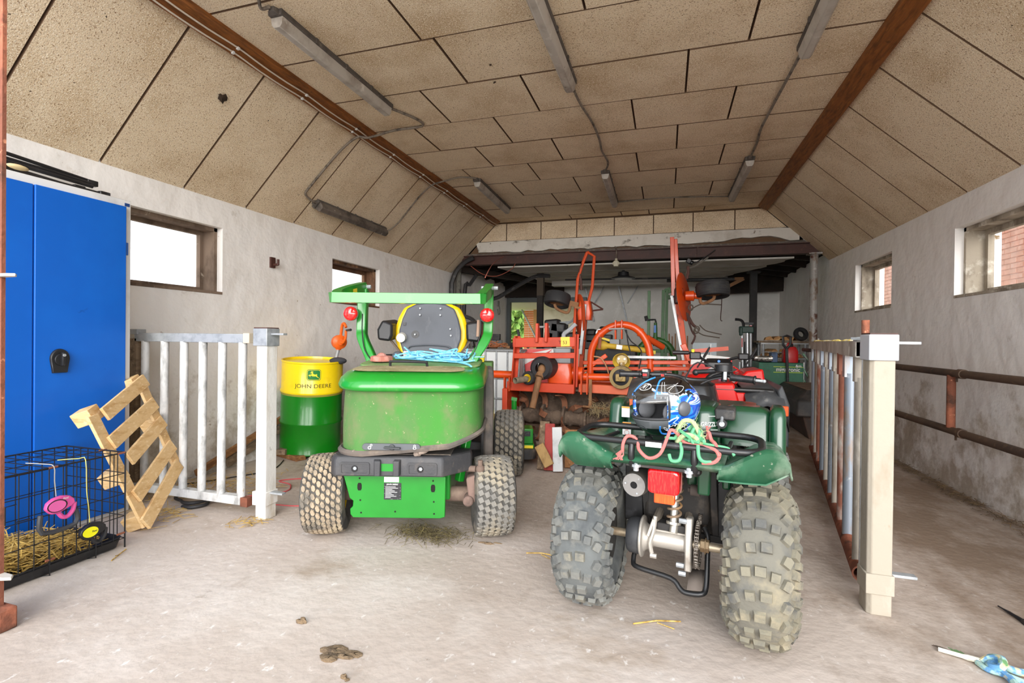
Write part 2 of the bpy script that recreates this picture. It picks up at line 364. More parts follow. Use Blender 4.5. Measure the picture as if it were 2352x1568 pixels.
def board(pts, t, parent, m=M_board):
    """pts: 4 corners seen from inside, t: thickness vector outward"""
    t = V(t); mb = MB(); P = [V(p) for p in pts]; c = sum(P, V())/4; g = .0048
    Q = []
    for i in range(4):
        a, b = (P[i-1]-P[i]).normalized(), (P[(i+1)%4]-P[i]).normalized(); Q.append(P[i]+(a+b)*g)
    Q2 = []
    for i in range(4):
        a, b = (Q[i-1]-Q[i]).normalized(), (Q[(i+1)%4]-Q[i]).normalized(); Q2.append(Q[i]+(a+b)*.003)
    j = V((0,0,random.uniform(-.0025,.0025)))
    vs = [q+j for q in Q2]+[q+t*.35+j for q in Q]+[q+t for q in Q]
    mb.add(vs, [(0,1,2,3)]); mb.cur = 1; o_ = len(mb.v)-12
    mb.add(vs, [(i,(i+1)%4,4+(i+1)%4,4+i) for i in range(4)]+[(4+i,4+(i+1)%4,8+(i+1)%4,8+i) for i in range(4)]+[(8,9,10,11)])  # joint shade put into the edge colour, so board edges stay dark
    return part('board', mb, [m, M_joint], parent, sharp=20)
rows = [1.18, 1.765, 2.366, 2.968, 3.57, 4.18, 4.78, 5.376, 5.98, 6.58, 7.18, 7.78, 8.04]
JX = [[-1.2, .2], [-2.0, -.6, .7], [-1.57, -.485, .85], [-1.486, .491], [-1.9, -1.066, .122], [-2.29, -1.496, -.296, .495], [-1.906, -1.10, .077], [-2.3, -1.508, -.325, .536],
      [-1.889, -1.102, .085], [-1.506, -.322, .526], [-1.905, -1.079, .084], [-1.493, -.689, -.275, .518]]
for r in range(len(rows)-1):
    xs = [PL]+JX[r]+[PR]; y0, y1 = rows[r], rows[r+1]
    for i in range(len(xs)-1):
        board([(xs[i],y0,ZC),(xs[i],y1,ZC),(xs[i+1],y1,ZC),(xs[i+1],y0,ZC)], (0,0,.03), CEIL)
yl = [YF]+[y for y in [2.352-.601*2+.601*k for k in range(12)] if YF+.1 < y < YE-.1]+[YE-.01]
for i in range(len(yl)-1):
    board([(XL-.01,yl[i],ZE),(XL-.01,yl[i+1],ZE),(PL,yl[i+1],ZC),(PL,yl[i],ZC)], (-.02,0,.024), CEIL)
yl = [YF]+[y for y in [4.656-.601*5+.601*k for k in range(12)] if YF+.1 < y < YE-.1]+[YE-.01]
for i in range(len(yl)-1):
    board([(XR+.01,yl[i+1],ZE+.015),(XR+.01,yl[i],ZE+.015),(PR,yl[i],ZC),(PR,yl[i+1],ZC)], (.02,0,.024), CEIL)
# outer roof over everything so that daylight comes only through real openings
mb = MB(); mb.bx(XL-.35, XR+.35, YF, 11.6, 3.30, 3.36); mb.bx(XL-.35, XL-.25, YF, 11.6, 2.35, 3.36); mb.bx(XR+.25, XR+.35, YF, 11.6, 2.35, 3.36); struct('roof', mb, M_dark)

# timber purlins under the ceiling bends
def purlin(n, x, s):
    mb = MB(); d = .04
    # cross-section: one face towards the middle, one face towards the slope
    sec = [(x+s*.078, ZC+.01), (x+s*.068, ZC-.03), (x-s*.045, ZC-.085), (x-s*.085, ZC-.015), (x-s*.02, ZC+.02)]
    mb.prism(sec, lambda a, b: (a, YF, b), lambda a, b: (a, 7.93, b))
    return struct('beam_purlin_%d' % n, mb, M_beam, .006)
purlin(1, -2.765, 1); purlin(2, 1.325, -1)

# end wall: vertical boards, plastered lintel, steel beam
mb = MB(); mb.add([(-3.62,8.06,2.28),(2.185,8.06,2.28),(1.33,8.06,3.13),(-2.78,8.06,3.13),(-3.62,8.2,2.28),(2.185,8.2,2.28),(1.33,8.2,3.13),(-2.78,8.2,3.13)], [(0,1,2,3),(7,6,5,4),(0,3,7,4),(1,5,6,2),(2,6,7,3)])
mb.v = [(x, y, max(z, 2.56)) if False else (x, y, z) for x, y, z in mb.v]
# cut: only above the steel beam
mb = MB(); mb.prism([(-3.31,2.585),(1.88,2.585),(1.33,3.13),(-2.78,3.13)], lambda a,b: (a,8.07,b), lambda a,b: (a,8.22,b)); END = struct('wall_end', mb, M_joint)
def clipx(z): return -3.62+(z-2.28)/(3.115-2.28)*.84, 2.185-(z-2.295)/(3.115-2.295)*.855
bxs = [-3.2, -2.61, -2.01, -1.41, -.81, -.21, .37, .955, 1.8]
for i in range(len(bxs)-1):
    l0, r0 = clipx(2.80); l1, r1 = clipx(3.10)
    a0, b0 = max(bxs[i], l0), min(bxs[i+1], r0); a1, b1 = max(bxs[i], l1), min(bxs[i+1], r1)
    board([(a0,8.045,2.80),(a1,8.045,3.10),(b1,8.045,3.10),(b0,8.045,2.80)], (0,.025,0), END)
M_lintel = mat('flaking_limewash', '#dcd8cf', .9, layers=[('#b9b2a6', 2, .5, .7, 6, O3), ('#6f675c', 3.2, .60, .68, 8, (1,1,1.5)), ('#8a8072', 9, .64, .7, 6, O3)], bump=.5, bscale=12, bdist=.03)
mb = MB(); random.seed(3); top = []; bot = []
for i in range(41):
    x = -3.1+(1.93+3.1)*i/40
    bot.append((x, 2.60+random.uniform(0,.035)+(.05 if .9 < x < 1.6 else 0))); top.append((x, min(2.795, 2.30+(2.185-x)*.96)))
bot[0] = (-3.1, 2.62); top[0] = (-3.15, 2.79)
n = 41; vs = [(a,8.005+random.uniform(-.008,.008),b) for a,b in bot]+[(a,8.01+random.uniform(-.01,.01),b) for a,b in top]+[(a,8.08,b) for a,b in bot]+[(a,8.08,b) for a,b in top]
mb.add(vs, [(i,i+1,n+i+1,n+i) for i in range(n-1)]+[(2*n+i,3*n+i,3*n+i+1,2*n+i+1) for i in range(n-1)]+[(i,2*n+i,2*n+i+1,i+1) for i in range(n-1)]+[(n+i,n+i+1,3*n+i+1,3*n+i) for i in range(n-1)])
part('plaster', mb, M_lintel, END, label='flaking white plaster over the steel beam')
mb = MB(); mb.bx(-3.62, 2.185, 8.02, 8.2, 2.56, 2.60); part('mortar_bed', mb, mat('grey_mortar', '#6a625a', .95, layers=[('#8d857a', 20, .5, .7, 4, O3)], bump=.5), END)
mb = MB(); mb.bx(-3.40, 2.06, 7.95, 8.09, 2.548, 2.562); mb.bx(-3.40, 2.06, 7.95, 8.09, 2.405, 2.42); mb.bx(-3.40, 2.06, 8.0, 8.02, 2.42, 2.548); mb.bx(.43,.445,7.952,8.0,2.42,2.548)
struct('beam_steel', mb, M_steelbrown)
# right hand pipe post
M_pipe = mat('flaking_grey_paint_pipe', '#a3a09b', .6, .2, layers=[('#7c6552', 8, .5, .6, 7, (1,1,.5)), ('#5a3424', 3.5, .58, .66, 6, O3), ('#c4c3c0', 20, .6, .7, 4, O3)], bump=.2)
mb = MB(); mb.cyl((1.985,7.98,0),(1.985,7.98,2.405),.052,n=20); mb.bx(1.90,2.07,7.9,8.06,2.385,2.405); struct('pillar_pipe', mb, M_pipe, label='thin pipe post with flaking grey paint under the beam end')
# back room: ceiling sheets with a torn edge on both sides, dark roof void above
M_bceil = mat('whitewashed_ceiling_sheet', '#c9c6bf', .9, layers=[('#aaa69d', 1.5, .45, .7, 5, O3), ('#7d766b', 4, .66, .74, 7, O3)], bump=.2, bscale=12)
mb = MB(); random.seed(11)
def torn(p0, p1, n, j): return [(p0[0]+(p1[0]-p0[0])*i/n+random.uniform(-j,j), p0[1]+(p1[1]-p0[1])*i/n) for i in range(n+1)]
left = torn((-2.78,8.1),(-2.35,11.3),10,.03); right = torn((1.78,8.1),(.98,10.4),14,.05)+[(1.05,10.9),(1.1,11.3)]
poly = left+right[::-1]
mb.prism(poly, lambda a,b: (a,b,2.36), lambda a,b: (a,b,2.385)); struct('ceiling_back', mb, M_bceil)
for i, y in enumerate((8.75, 9.35, 9.95, 10.5)):
    mb = MB(); mb.bx(-2.6+.08*i, 1.45-.23*i, y, y+.02, 2.352, 2.361); struct('trim_%d' % (i+1), mb, mat('batten_grey', '#8f8b83', .9))
mb = MB(); mb.bx(-2.3,1.1,10.2,10.45,2.26,2.365); struct('beam_back', mb, M_bceil)
mb = MB(); mb.bx(XL, XR, 8.22, 11.3, 2.80, 2.83); mb.bx(XL-.3,XL,8.05,11.3,2.42,2.83); mb.bx(XR,XR+.3,8.05,11.3,2.42,2.83); struct('roof_lining', mb, M_dark)
mb = MB(); mb.bx(XL,-2.22,11.08,11.14,2.11,2.80); mb.bx(.98,XR,10.86,10.9,2.19,2.80); struct('trim_9', mb, M_dark)  # black timbers at left; dark sheet added at right as the roof void's shade
for i in range(5):
    mb = MB(); y = 8.5+.62*i; mb.bar((XL,y,2.42),(-2.0,y,2.78),.07,.12); struct('beam_rafter_%d' % (i+1), mb, M_dark)
mb = MB(); mb.bar((XL+.1,8.1,2.36),(-2.3,10.9,2.36),.1,.1); struct('beam_rafter_6', mb, M_dark)
for i in range(4):
    mb = MB(); y = 8.6+.65*i; mb.bar((XR,y,2.42),(1.0,y,2.6),.06,.1); struct('beam_rafter_%d' % (i+7), mb, M_dark)
mb = MB(); mb.bx(.95, XR, 10.85, 11.0, 2.30, 2.40); struct('beam_rafter_11', mb, M_dark)
# back wall with the doorway on the left, annex beyond
mb = MB(); mb.bx(-1.72, XR, 11.3, 11.5, 0, 2.83); mb.bx(XL-.3, -1.72, 11.3, 11.5, 2.02, 2.83); struct('wall_back', mb, M_wallb)
mb = MB(); mb.bx(-.95, XR-.0, 11.22, 11.3, 0, 2.36); struct('wall_back_pier', mb, M_wallb)
mb = MB(); mb.bx(-3.60,-3.52,11.18,11.30,0,2.1); struct('door_1', mb, mat('grey_steel_door_post', '#565b5c', .5, .4), label='grey steel jamb and head of the back doorway')
dr = bpy.data.objects['door_1']
mb = MB(); mb.bx(-3.52,-1.72,11.16,11.30,2.0,2.10); part('head', mb, MATS['grey_steel_door_post'], dr)
mb = MB(); mb.bx(-5.6, 3, 11.52, 15.4, 2.05, 2.10); struct('ceiling_annex', mb, mat('annex_white_boards', '#e3dfd4', .85, layers=[('#c5beae', 3, .5, .7, 5, (1,5,1))]))
mb = MB(); mb.bx(-3.92, 3, 15.0, 15.2, 0, 2.05); struct('wall_annex', mb, mat('annex_white_wall', '#e6e0d0', .9, layers=[('#cfc6b2', 2, .5, .7, 4, O3)]))
# ---------------------------------------------------------------- left side of the barn
M_blue = mat('blue_lacquer_steel', '#0a5cbc', .38, layers=[('#0f66c8', 1.2, .45, .7, 4, O3), ('#083f8c', 8, .69, .76, 6, O3)], spec=.4)
M_white = mat('white_lacquer_steel', '#dcdcda', .45, layers=[('#c4c2bd', 3, .55, .72, 6, O3)])
M_plblack = mat('black_plastic', '#1d1d1f', .42, layers=[('#303033', 20, .55, .7, 3, O3)])
M_pine = mat('fresh_pine', '#dcb883', .75, layers=[('#c4985f', 5, .5, .68, 6, (1.5,1.5,6)), ('#ebd0a2', 14, .55, .7, 4, (2,2,5))], bump=.15, bscale=60)
M_old = mat('old_grey_wood', '#84705a', .9, layers=[('#5d4b3a', 6, .45, .68, 7, (4,1,4)), ('#a58f74', 12, .56, .7, 4, (4,1,4))], bump=.3, bscale=50)
M_brownwood = mat('brown_wood', '#93673f', .85, layers=[('#6b4526', 6, .45, .68, 7, (4,1,4)), ('#b58a58', 12, .58, .7, 4, (4,1,4))], bump=.25, bscale=50)
M_straw = mat('straw', '#cba857', .8, layers=[('#8f6f30', 25, .45, .65, 3, O3), ('#d0b472', 40, .55, .68, 3, O3)])
M_concpost = mat('painted_concrete_post', '#dcd9d3', .85, layers=[('#b9ad9a', 4, .5, .7, 7, (2,2,.6)), ('#8d8578', 12, .66, .75, 6, O3)], bump=.25, bscale=30)
M_limed = mat('limed_galvanised', '#d2d2d0', .7, .1, layers=[('#9a9a98', 9, .46, .66, 7, (2,2,.7)), ('#eceae6', 7, .55, .7, 5, O3), ('#a98f6a', 12, .66, .76, 6, O3)], bump=.15, bscale=60)

# rusty door post in front
T = thing('door_post', 'rusty steel door post standing at the left picture edge', 'post', (-2.46, 1.27, 0))
mb = MB(); mb.bx(-2.62,-2.462,1.255,1.268,0,2.9); mb.bx(-2.62,-2.608,1.268,1.31,0,2.9); part('channel', mb, M_rust, T)
mb = MB(); mb.bx(-2.64,-2.41,1.225,1.285,0,.085); part('base_plate', mb, M_rust, T, .006)
for z, w in ((1.365,.10),(.20,.085)):
    mb = MB(); mb.prism([(-2.52,1.24),(-2.47+w*.6,1.235),(-2.47+w,1.25),(-2.47+w*.7,1.27),(-2.52,1.275)], lambda a,b: (a,b,z), lambda a,b: (a,b,z+.012)); part('hinge_lug', mb, mat('worn_steel', '#c9c2b6', .6, .2, layers=[('#9b7b60', 12, .55, .7, 5, O3)]), T, .003)

# blue cabinet
T = thing('cabinet', 'tall shallow blue steel cabinet with white frame and black lock', 'cabinet', (-3.475, 1.63, 0))
mb = MB(); mb.bx(-3.615,-3.345,.9,2.365,0,2.015); part('body', mb, M_white, T, .003)
mb = MB(); mb.bx(-3.345,-3.329,.93,1.832,.03,1.968); part('door', mb, M_blue, T, .003)
mb = MB(); mb.bx(-3.345,-3.322,1.838,2.322,.03,1.968); D2 = part('door', mb, M_blue, T, .003)
mb = MB()
mb.prism([(.062*math.cos(a),.058*math.sin(a)+.02) if math.sin(a) > -.3 else (.045*(1 if math.cos(a) > 0 else -1), -.062) for a in [2*PI*i/24 for i in range(24)]], lambda a,b: (-3.322,1.955+a*.8,.985+b), lambda a,b: (-3.308,1.955+a*.75,.985+b*.95))
lk = part('lock_plate', mb, M_plblack, D2, .003)
mb = MB(); mb.cyl((-3.308,1.955,1.0),(-3.297,1.955,1.0),.034,n=20); mb.bar((-3.29,1.955,.965),(-3.29,1.955,1.04),.014,.02,up=(1,0,0)); part('turn_knob', mb, M_plblack, D2, .002)
mb = MB(); mb.cyl((-3.28,1.955,1.025),(-3.276,1.955,1.025),.008); part('key_cylinder', mb, M_galv, D2)
mb = MB(); mb.bx(-3.345,-3.335,2.328,2.344,1.66,1.74); part('clip', mb, mat('clip_blue', '#3a68b0', .5), T, .002)
mb = MB(); mb.bx(-3.345,-3.3425,2.325,2.355,1.975,1.995); part('maker_badge', mb, mat('badge_navy', '#24457e', .4), T)

# folded gazebo frame on the cabinet
T = thing('folding_frame', 'folded black tube frame with grey cloth on top of the cabinet', 'frame', (-3.46, 1.6, 2.017))
for a, b, r in (((-3.50,1.1,2.19),(-3.50,2.22,2.115),.011), ((-3.46,1.1,2.11),(-3.46,2.21,2.075),.012), ((-3.42,1.0,2.032),(-3.42,2.24,2.032),.012), ((-3.40,1.05,2.08),(-3.44,2.1,2.035),.011), ((-3.52,1.2,2.14),(-3.47,2.2,2.095),.010)):
    mb = MB(); mb.cyl(a,b,r,n=8); part('tube', mb, M_black, T)
for c in ((-3.50,2.23,2.105),(-3.42,2.25,2.032),(-3.44,2.12,2.036)):
    mb = MB(); mb.box(c,(.035,.06,.035)); part('joint', mb, M_plblack, T, .004)
mb = MB(); mb.add([(-3.40,.95,2.03),(-3.38,1.55,2.05),(-3.42,1.75,2.06),(-3.50,1.62,2.14),(-3.56,1.5,2.20),(-3.56,1.0,2.24),(-3.44,1.2,2.13)], [(0,1,6),(1,2,3,6),(3,4,6),(4,5,6),(5,0,6)])
o = part('cloth', mb, mat('grey_cloth', '#8f8d8c', .9, layers=[('#6d6b6c', 5, .5, .7, 4, O3)]), T); sm = o.modifiers.new('thick', 'SOLIDIFY'); sm.thickness = .006
mb = MB(); mb.ball((-3.36,1.78,2.045),(.02,.05,.015)); part('strap', mb, mat('tan_strap', '#cdb98c', .8), T)

# dog crate
X0, X1, Y0, Y1, ZT = -3.24, -2.78, 1.02, 1.945, .512
T = thing('dog_crate', 'black wire dog crate with plastic tray in front of the blue cabinet', 'crate', ((X0+X1)/2, 1.48, 0))
M_wire = mat('black_wire', '#131314', .5)
def wires(segs, r, nm='wire_panel'):
    mb = MB()
    for a, b in segs: mb.cyl(a,b,r,n=5,cap=False)
    return mb
N_ = 16
ys = [Y0+(Y1-Y0)*i/N_ for i in range(N_+1)]; xs = [X0+(X1-X0)*i/8 for i in range(9)]; zs = [.05, .17, .29, .40, ZT]
for nm, x in (('front_panel', X1), ('back_panel', X0)):
    part(nm, wires([((x,y,.05),(x,y,ZT)) for y in ys]+[((x,Y0,z),(x,Y1,z)) for z in zs], .0024), M_wire, T)
for y in (Y0, Y1): part('end_panel', wires([((x,y,.0 if x in (X0,X1) else .05),(x,y,ZT)) for x in xs]+[((X0,y,z),(X1,y,z)) for z in zs+[.23,.345]], .0024), M_wire, T)
part('top_panel', wires([((X0,y,ZT),(X1,y,ZT)) for y in ys]+[((x,Y0,ZT),(x,Y1,ZT)) for x in (X0,-3.09,-2.93,X1)], .0024), M_wire, T)
mb = MB()
for x in (X0,X1):
    for y in (Y0,Y1): mb.cyl((x,y,0),(x,y,ZT),.004,n=6)
    mb.cyl((x,Y0,ZT),(x,Y1,ZT),.004,n=6)
for y in (Y0,Y1): mb.cyl((X0,y,ZT),(X1,y,ZT),.004,n=6)
part('corner_rods', mb, M_wire, T)
mb = MB(); mb.loft([rrect((X0+X1)/2,(Y0+Y1)/2,.215,.445,.03,.008),rrect((X0+X1)/2,(Y0+Y1)/2,.23,.457,.03,.062),rrect((X0+X1)/2,(Y0+Y1)/2,.226,.453,.03,.062),rrect((X0+X1)/2,(Y0+Y1)/2,.21,.44,.03,.014)]); part('tray', mb, M_plblack, T)
for y in (1.35,1.6,1.8):
    mb = MB(); mb.tube([(X1+.002,y,.16),(X1+.004,y,.002),(X1-.03,y-.02,.002)],.0028,n=5); part('foot_wire', mb, M_wire, T)
mb = MB(); mb.tube([(X1+.008,1.56,.30),(X1+.012,1.565,.215),(X1+.012,1.70,.215),(X1+.008,1.705,.285)],.011,n=8,smooth=3); part('carry_handle', mb, mat('grey_plastic_handle', '#3c3d40', .5), T)
mb = MB(); mb.tube([(X1+.006,1.40,.30),(X1+.008,1.43,.30),(X1+.008,1.43,.38),(X1+.006,1.47,.38)],.003,n=5); mb.tube([(X1+.006,1.47,.30),(X1+.008,1.52,.30)],.003,n=5); part('slide_latch', mb, M_wire, T)
for (x,y,z) in ((X1,1.62,ZT),(X0+.3,1.945,ZT),(X1,1.61,.075),(X1,1.93,.08),(X1,1.93,ZT)):
    mb = MB(); mb.cyl((x,y-.025,z),(x,y+.012,z),.0055,n=6); part('rusty_clip', mb, mat('rust_clip', '#8a5138', .8), T)
# straw bed inside the crate
random.seed(5)
def straw_heap(n, fx, fy, fz, L=(.06,.16), r=.0022, tilt=.4):
    mb = MB()
    for _ in range(n):
        x, y = fx(), fy(); z = fz(x,y); a = random.uniform(0,2*PI); l = random.uniform(*L); t = random.gauss(0,tilt)
        d = V((math.cos(a)*math.cos(t), math.sin(a)*math.cos(t), math.sin(t)))*l/2; p = V((x,y,z))
        mb.strip([p-d, p+V((0,0,random.uniform(0,.006))), p+d], r*2.2, r*.7)
    return mb
def inside(m):
    m.v = [(min(max(x,X0+.03),X1-.03), min(max(y,Y0+.03),Y1-.03), max(z,.018)) for x,y,z in m.v]; return m
hz = lambda x,y: .02+random.uniform(0,.09+.05*max(0,1-abs(y-1.45)/.35))
mb = inside(straw_heap(1500, lambda: random.uniform(X0+.05,X1-.04), lambda: random.uniform(Y0+.05,Y1-.12), hz, tilt=.25))
solo('straw_bedding', mb, M_straw, 'golden straw bedding heaped inside the wire dog crate', 'straw', kind='stuff')

# dog leashes hung on the crate
def leash(name, label, c, M1, M2, sc_, flip, cord, cordm, brand):
    T = thing(name, label, 'leash', c)
    x, y, z = c; S = sc_
    P = lambda a, b, t=0: (x+t, y+a*S, z+b*S)
    body = [(-.062,.0),(-.055,.028),(-.03,.045),(.005,.05),(.038,.042),(.058,.022),(.062,.0),(.045,-.012),(.02,-.02),(-.01,-.032),(-.04,-.028)]
    mb = MB(); mb.prism(body, lambda a,b: P(a,b,-.012), lambda a,b: P(a,b,.014)); part('casing', mb, M1, T, .006)
    mb = MB(); k = [(-.005+.04*math.cos(t)*1.05, .008+.03*math.sin(t)) for t in [2*PI*i/20 for i in range(20)]]; mb.prism(k, lambda a,b: P(a-.012,b,.0145), lambda a,b: P(a-.012,b,.0165)); part('inlay_ring', mb, M_plblack, T)
    mb = MB(); mb.prism([(a*.86-.0018,b*.86+.001) for a,b in k], lambda a,b: P(a-.012,b,.0167), lambda a,b: P(a-.012,b,.0180)); part('face_disc', mb, M2, T)
    mb = MB(); mb.tube([P(-.005,-.03),P(.012,-.055),P(.035,-.06),P(.058,-.035),P(.064,.0)],.010*S if S > .8 else .009,n=8,smooth=4); part('grip', mb, M1 if not flip else M_plblack, T)
    mb = MB(); mb.tube(cord,.0022,n=5,smooth=3); part('cord', mb, cordm, T)
    tm = text_mesh(brand, .014*S, .0003, True, fn=lambda a,b,d: (x+.0185 if not flip else x+.0185, y+(a if not flip else a+.0), z+b+(.036*S if not flip else .008)))
    if not flip: tm.v = [(X-.003, Y+.018, Z-.0) for X,Y,Z in tm.v]
    part('lettering', tm, M_plblack if flip else M_white, T)
M_pink = mat('pink_plastic', '#e0569c', .4); M_yellow = mat('neon_yellow_plastic', '#f2ec10', .4)
leash('leash', 'pink retractable dog leash hanging on the crate front', (X1+.026,1.625,.326), M_pink, mat('pink_face', '#f06ab0', .35), .98, False,
      [(X1-.17,1.60,ZT+.008),(X1-.05,1.607,ZT+.012),(X1+.012,1.61,ZT+.006),(X1+.014,1.612,.45),(X1+.02,1.615,.375)], mat('grey_cord', '#a8a59c', .8), 'flexi')
leash('leash', 'yellow and black retractable dog leash hanging low on the crate', (X1+.026,1.768,.150), M_plblack, M_yellow, .98, True,
      [(X1-.10,1.69,ZT+.008),(X1-.03,1.74,ZT+.01),(X1+.012,1.745,ZT+.006),(X1+.013,1.75,.36),(X1+.016,1.757,.28),(X1+.02,1.76,.20)], mat('yellow_cord', '#d8d070', .8), 'flexi')

# broken pallet leaning on gate and cabinet
P0 = V((-2.858,2.092,0.012)); E1 = V((-.246,.408,.231)); E2 = V((-.192,-.222,.71)); NN = E1.cross(E2).normalized()
Q = lambda a, b, n=0: P0+E1*a+E2*b+NN*n
T = thing('broken_pallet', 'pale pine pallet piece standing on its corner against the gate', 'pallet', P0)
for i, (a0,b0,a1,b1) in enumerate(((.03,.04,1.03,.045),(.11,.235,1.09,.20),(.29,.462,1.14,.41),(.17,.66,1.16,.575),(.285,.845,1.20,.775))):
    mb = MB(); mb.bar(Q(a0,b0,.028),Q(a1,b1,.028),.082,.018,up=NN); part('slat', mb, M_pine, T, .003)
for (a0,b0,a1,b1) in ((.10,.0,.16,.90),(1.02,.02,1.15,.80)):
    mb = MB(); mb.bar(Q(a0,b0,.009),Q(a1,b1,.009),.078,.018,up=NN); part('stringer', mb, M_pine, T, .003)
for (a,b) in ((.20,.89),(1.08,.80),(.11,.42),(1.1,.42),(.10,.05)):
    mb = MB(); mb.bar(Q(a-.02,b,-.055),Q(a+.16,b-.02,-.055),.085,.10,up=NN); part('block', mb, M_pine, T, .004)

# left gate of pipes and its post
T = thing('pipe_gate', 'whitewashed pipe gate across the left wall behind the pallet', 'gate', (-3.05,2.55,0.05))
mb = MB(); mb.bx(-3.54,-2.545,2.53,2.575,1.10,1.16); part('top_rail', mb, M_galv, T, .004)
mb = MB(); mb.bx(-3.56,-2.60,2.525,2.58,.06,.115); part('bottom_rail', mb, M_limed, T, .004)
for x in (-3.465,-3.285,-3.11,-2.945,-2.78,-2.613):
    mb = MB(); mb.cyl((x,2.552,.10),(x+.004,2.552,1.105),.0255,n=14); part('bar', mb, M_limed, T)
mb = MB(); mb.bx(-2.60,-2.545,2.53,2.575,.05,.11); part('end_socket', mb, M_rust, T, .003)
mb = MB(); mb.bx(-2.585,-2.535,2.527,2.578,1.10,1.165); part('end_cap', mb, mat('cream_cap', '#c9bda6', .7), T, .003)
mb = MB(); mb.bx(-3.60,-3.50,2.52,2.585,1.15,1.185); part('wall_hinge', mb, M_galv, T, .003)
mb = MB(); mb.bx(-3.60,-3.52,2.53,2.60,.0,1.12); part('hanging_stile', mb, M_old, T)
def gate_post(x, y, h, label, s, capm, pm=None):
    pm = pm or M_concpost
    T = thing('gate_post', label, 'post', (x,y,0))
    mb = MB(); mb.prism([(-.045,-.03),(-.03,-.045),(.045,-.045),(.045,.045),(-.045,.045)] if s > 0 else [(-.045,-.045),(.045,-.045),(.045,.045),(-.045,.045)], lambda a,b: (x+a,y+b,0), lambda a,b: (x+a,y+b,h-.02)); part('shaft', mb, pm, T, .004)
    mb = MB(); mb.bx(x-.054,x+.054,y-.054,y+.054,h-.11,h); part('cap', mb, capm, T, .004)
    mb = MB(); mb.bx(x-.052,x+.052,y-.052,y+.052,.09,.175); part('collar', mb, pm, T, .003)
    mb = MB(); mb.bx(x-.05,x+.05,y-.05,y+.05,h,h+.006); part('top_plate', mb, M_steelbrown, T)
    for z in (.165, h-.035):
        mb = MB(); mb.bx(x+s*.05,x+s*.145,y-.018,y+.018,z-.006,z+.006); part('pin_lug', mb, M_galv, T, .002)
    return T
gate_post(-2.41, 2.54, 1.195, 'white concrete gate post beside the left pipe gate', 1, M_galv)

# right gate and post
gate_post(.872, 2.50, 1.185, 'tall cream concrete gate post in front of the right gate', 1, mat('white_metal_cap', '#b4b6ba', .5, .1, layers=[('#b7b8bb', 9, .5, .7, 4, O3)]), mat('cream_stained_post', '#a59c8d', .85, layers=[('#948672', 3, .48, .68, 7, (2,2,.7)), ('#b5ada0', 5, .55, .7, 5, (2,2,.6)), ('#94866f', 14, .68, .75, 6, O3)], bump=.25, bscale=30))
gx = lambda y: .89+(y-2.72)*.185
T = thing('pipe_gate', 'rusty pipe gate running back along the right aisle', 'gate', (1.15,4.2,0.03))
D = V((.185,1,0)).normalized()
M_rail = mat('dirty_galvanised', '#b7b2a8', .7, .15, layers=[('#8b7f70', 4, .45, .66, 7, (1,1,.3)), ('#d9d5cc', 9, .56, .7, 4, O3)])
mb = MB(); a = V((gx(2.72),2.72,1.118)); b = V((gx(5.85),5.85,1.118)); s = D.cross(V((0,0,1)))
for off in (-.033,.033): mb.bar(a+s*off,b+s*off,.005,.076)
for off in (-.036,.036): mb.bar(a+V((0,0,off)),b+V((0,0,off)),.07,.005)
part('top_rail', mb, M_rail, T)
mb = MB()
q = D.to_track_quat('Z','Y')
mb.lathe([(.038,0),(.038,3.15),(.031,3.15),(.031,.0)], (gx(2.70),2.70,.068), D, n=22, closed=True); part('bottom_pipe', mb, M_rust, T)
cols = [(mat('grimy_bar','#a29a8e',.7,.1,layers=[('#74685a',5,.48,.64,7,(1,1,.4)),('#c9c4ba',8,.57,.7,5,(1,1,.4))]),.027),(mat('rusty_red_bar','#8a5644',.8,layers=[('#b3ada4',5,.50,.60,5,(1,1,.4)),('#7d4630',9,.5,.7,5,O3)]),.032),(mat('bare_blue_steel_bar','#8f98a3',.45,.5,layers=[('#a07f54',4,.5,.62,6,(1,1,.4)),('#c9cbcd',12,.6,.7,4,O3)]),.03)]
for i, y in enumerate((2.80,3.16,3.40,3.74,3.98,4.34,4.66,5.0,5.38,5.74)):
    m, r = cols[(0,2,1,0,2,0,2,1,0,2)[i]]
    mb = MB(); x = gx(y); mb.cyl((x,y,.095),(x,y,.98),r,n=14); mb.bar((x,y,.96),(x,y,1.085),r*2.3,r*1.2,up=(0,1,0)); part('bar', mb, m, T, label='rust red bar' if m.name.startswith('rusty_red') else None)
mb = MB(); mb.cyl((gx(2.73)+.0,2.715,.05),(gx(2.73),2.715,1.24),.014,n=10); part('hinge_rod', mb, M_limed, T)
mb = MB(); mb.cyl((gx(2.73),2.715,1.17),(gx(2.73),2.715,1.255),.017,n=10); part('hinge_pin', mb, M_rust, T)
mb = MB(); mb.bar((.85,2.70,1.168),(.93,2.56,1.168),.06,.012); mb.bar((gx(2.71)-.04,2.71,1.165),(gx(2.71)+.06,2.71,1.165),.05,.02); part('hinge_plate', mb, M_galv, T)
random.seed(8); mb = MB()
for i in range(26):
    y = 3.0+random.random()*2.4; mb.ball((gx(y)+random.uniform(-.025,.025),y,1.158),(random.uniform(.01,.03),random.uniform(.02,.08),random.uniform(.004,.012)),n=7,m=4)
part('lichen', mb, mat('yellow_crust','#d9c36a',.9,layers=[('#efe9d2',30,.5,.65,3,O3)]), T, kind='stuff')
mb = MB(); mb.cyl((gx(5.8),5.8,1.06),(gx(5.8)-.12,5.75,1.07),.018,n=8); part('latch', mb, M_steelbrown, T)

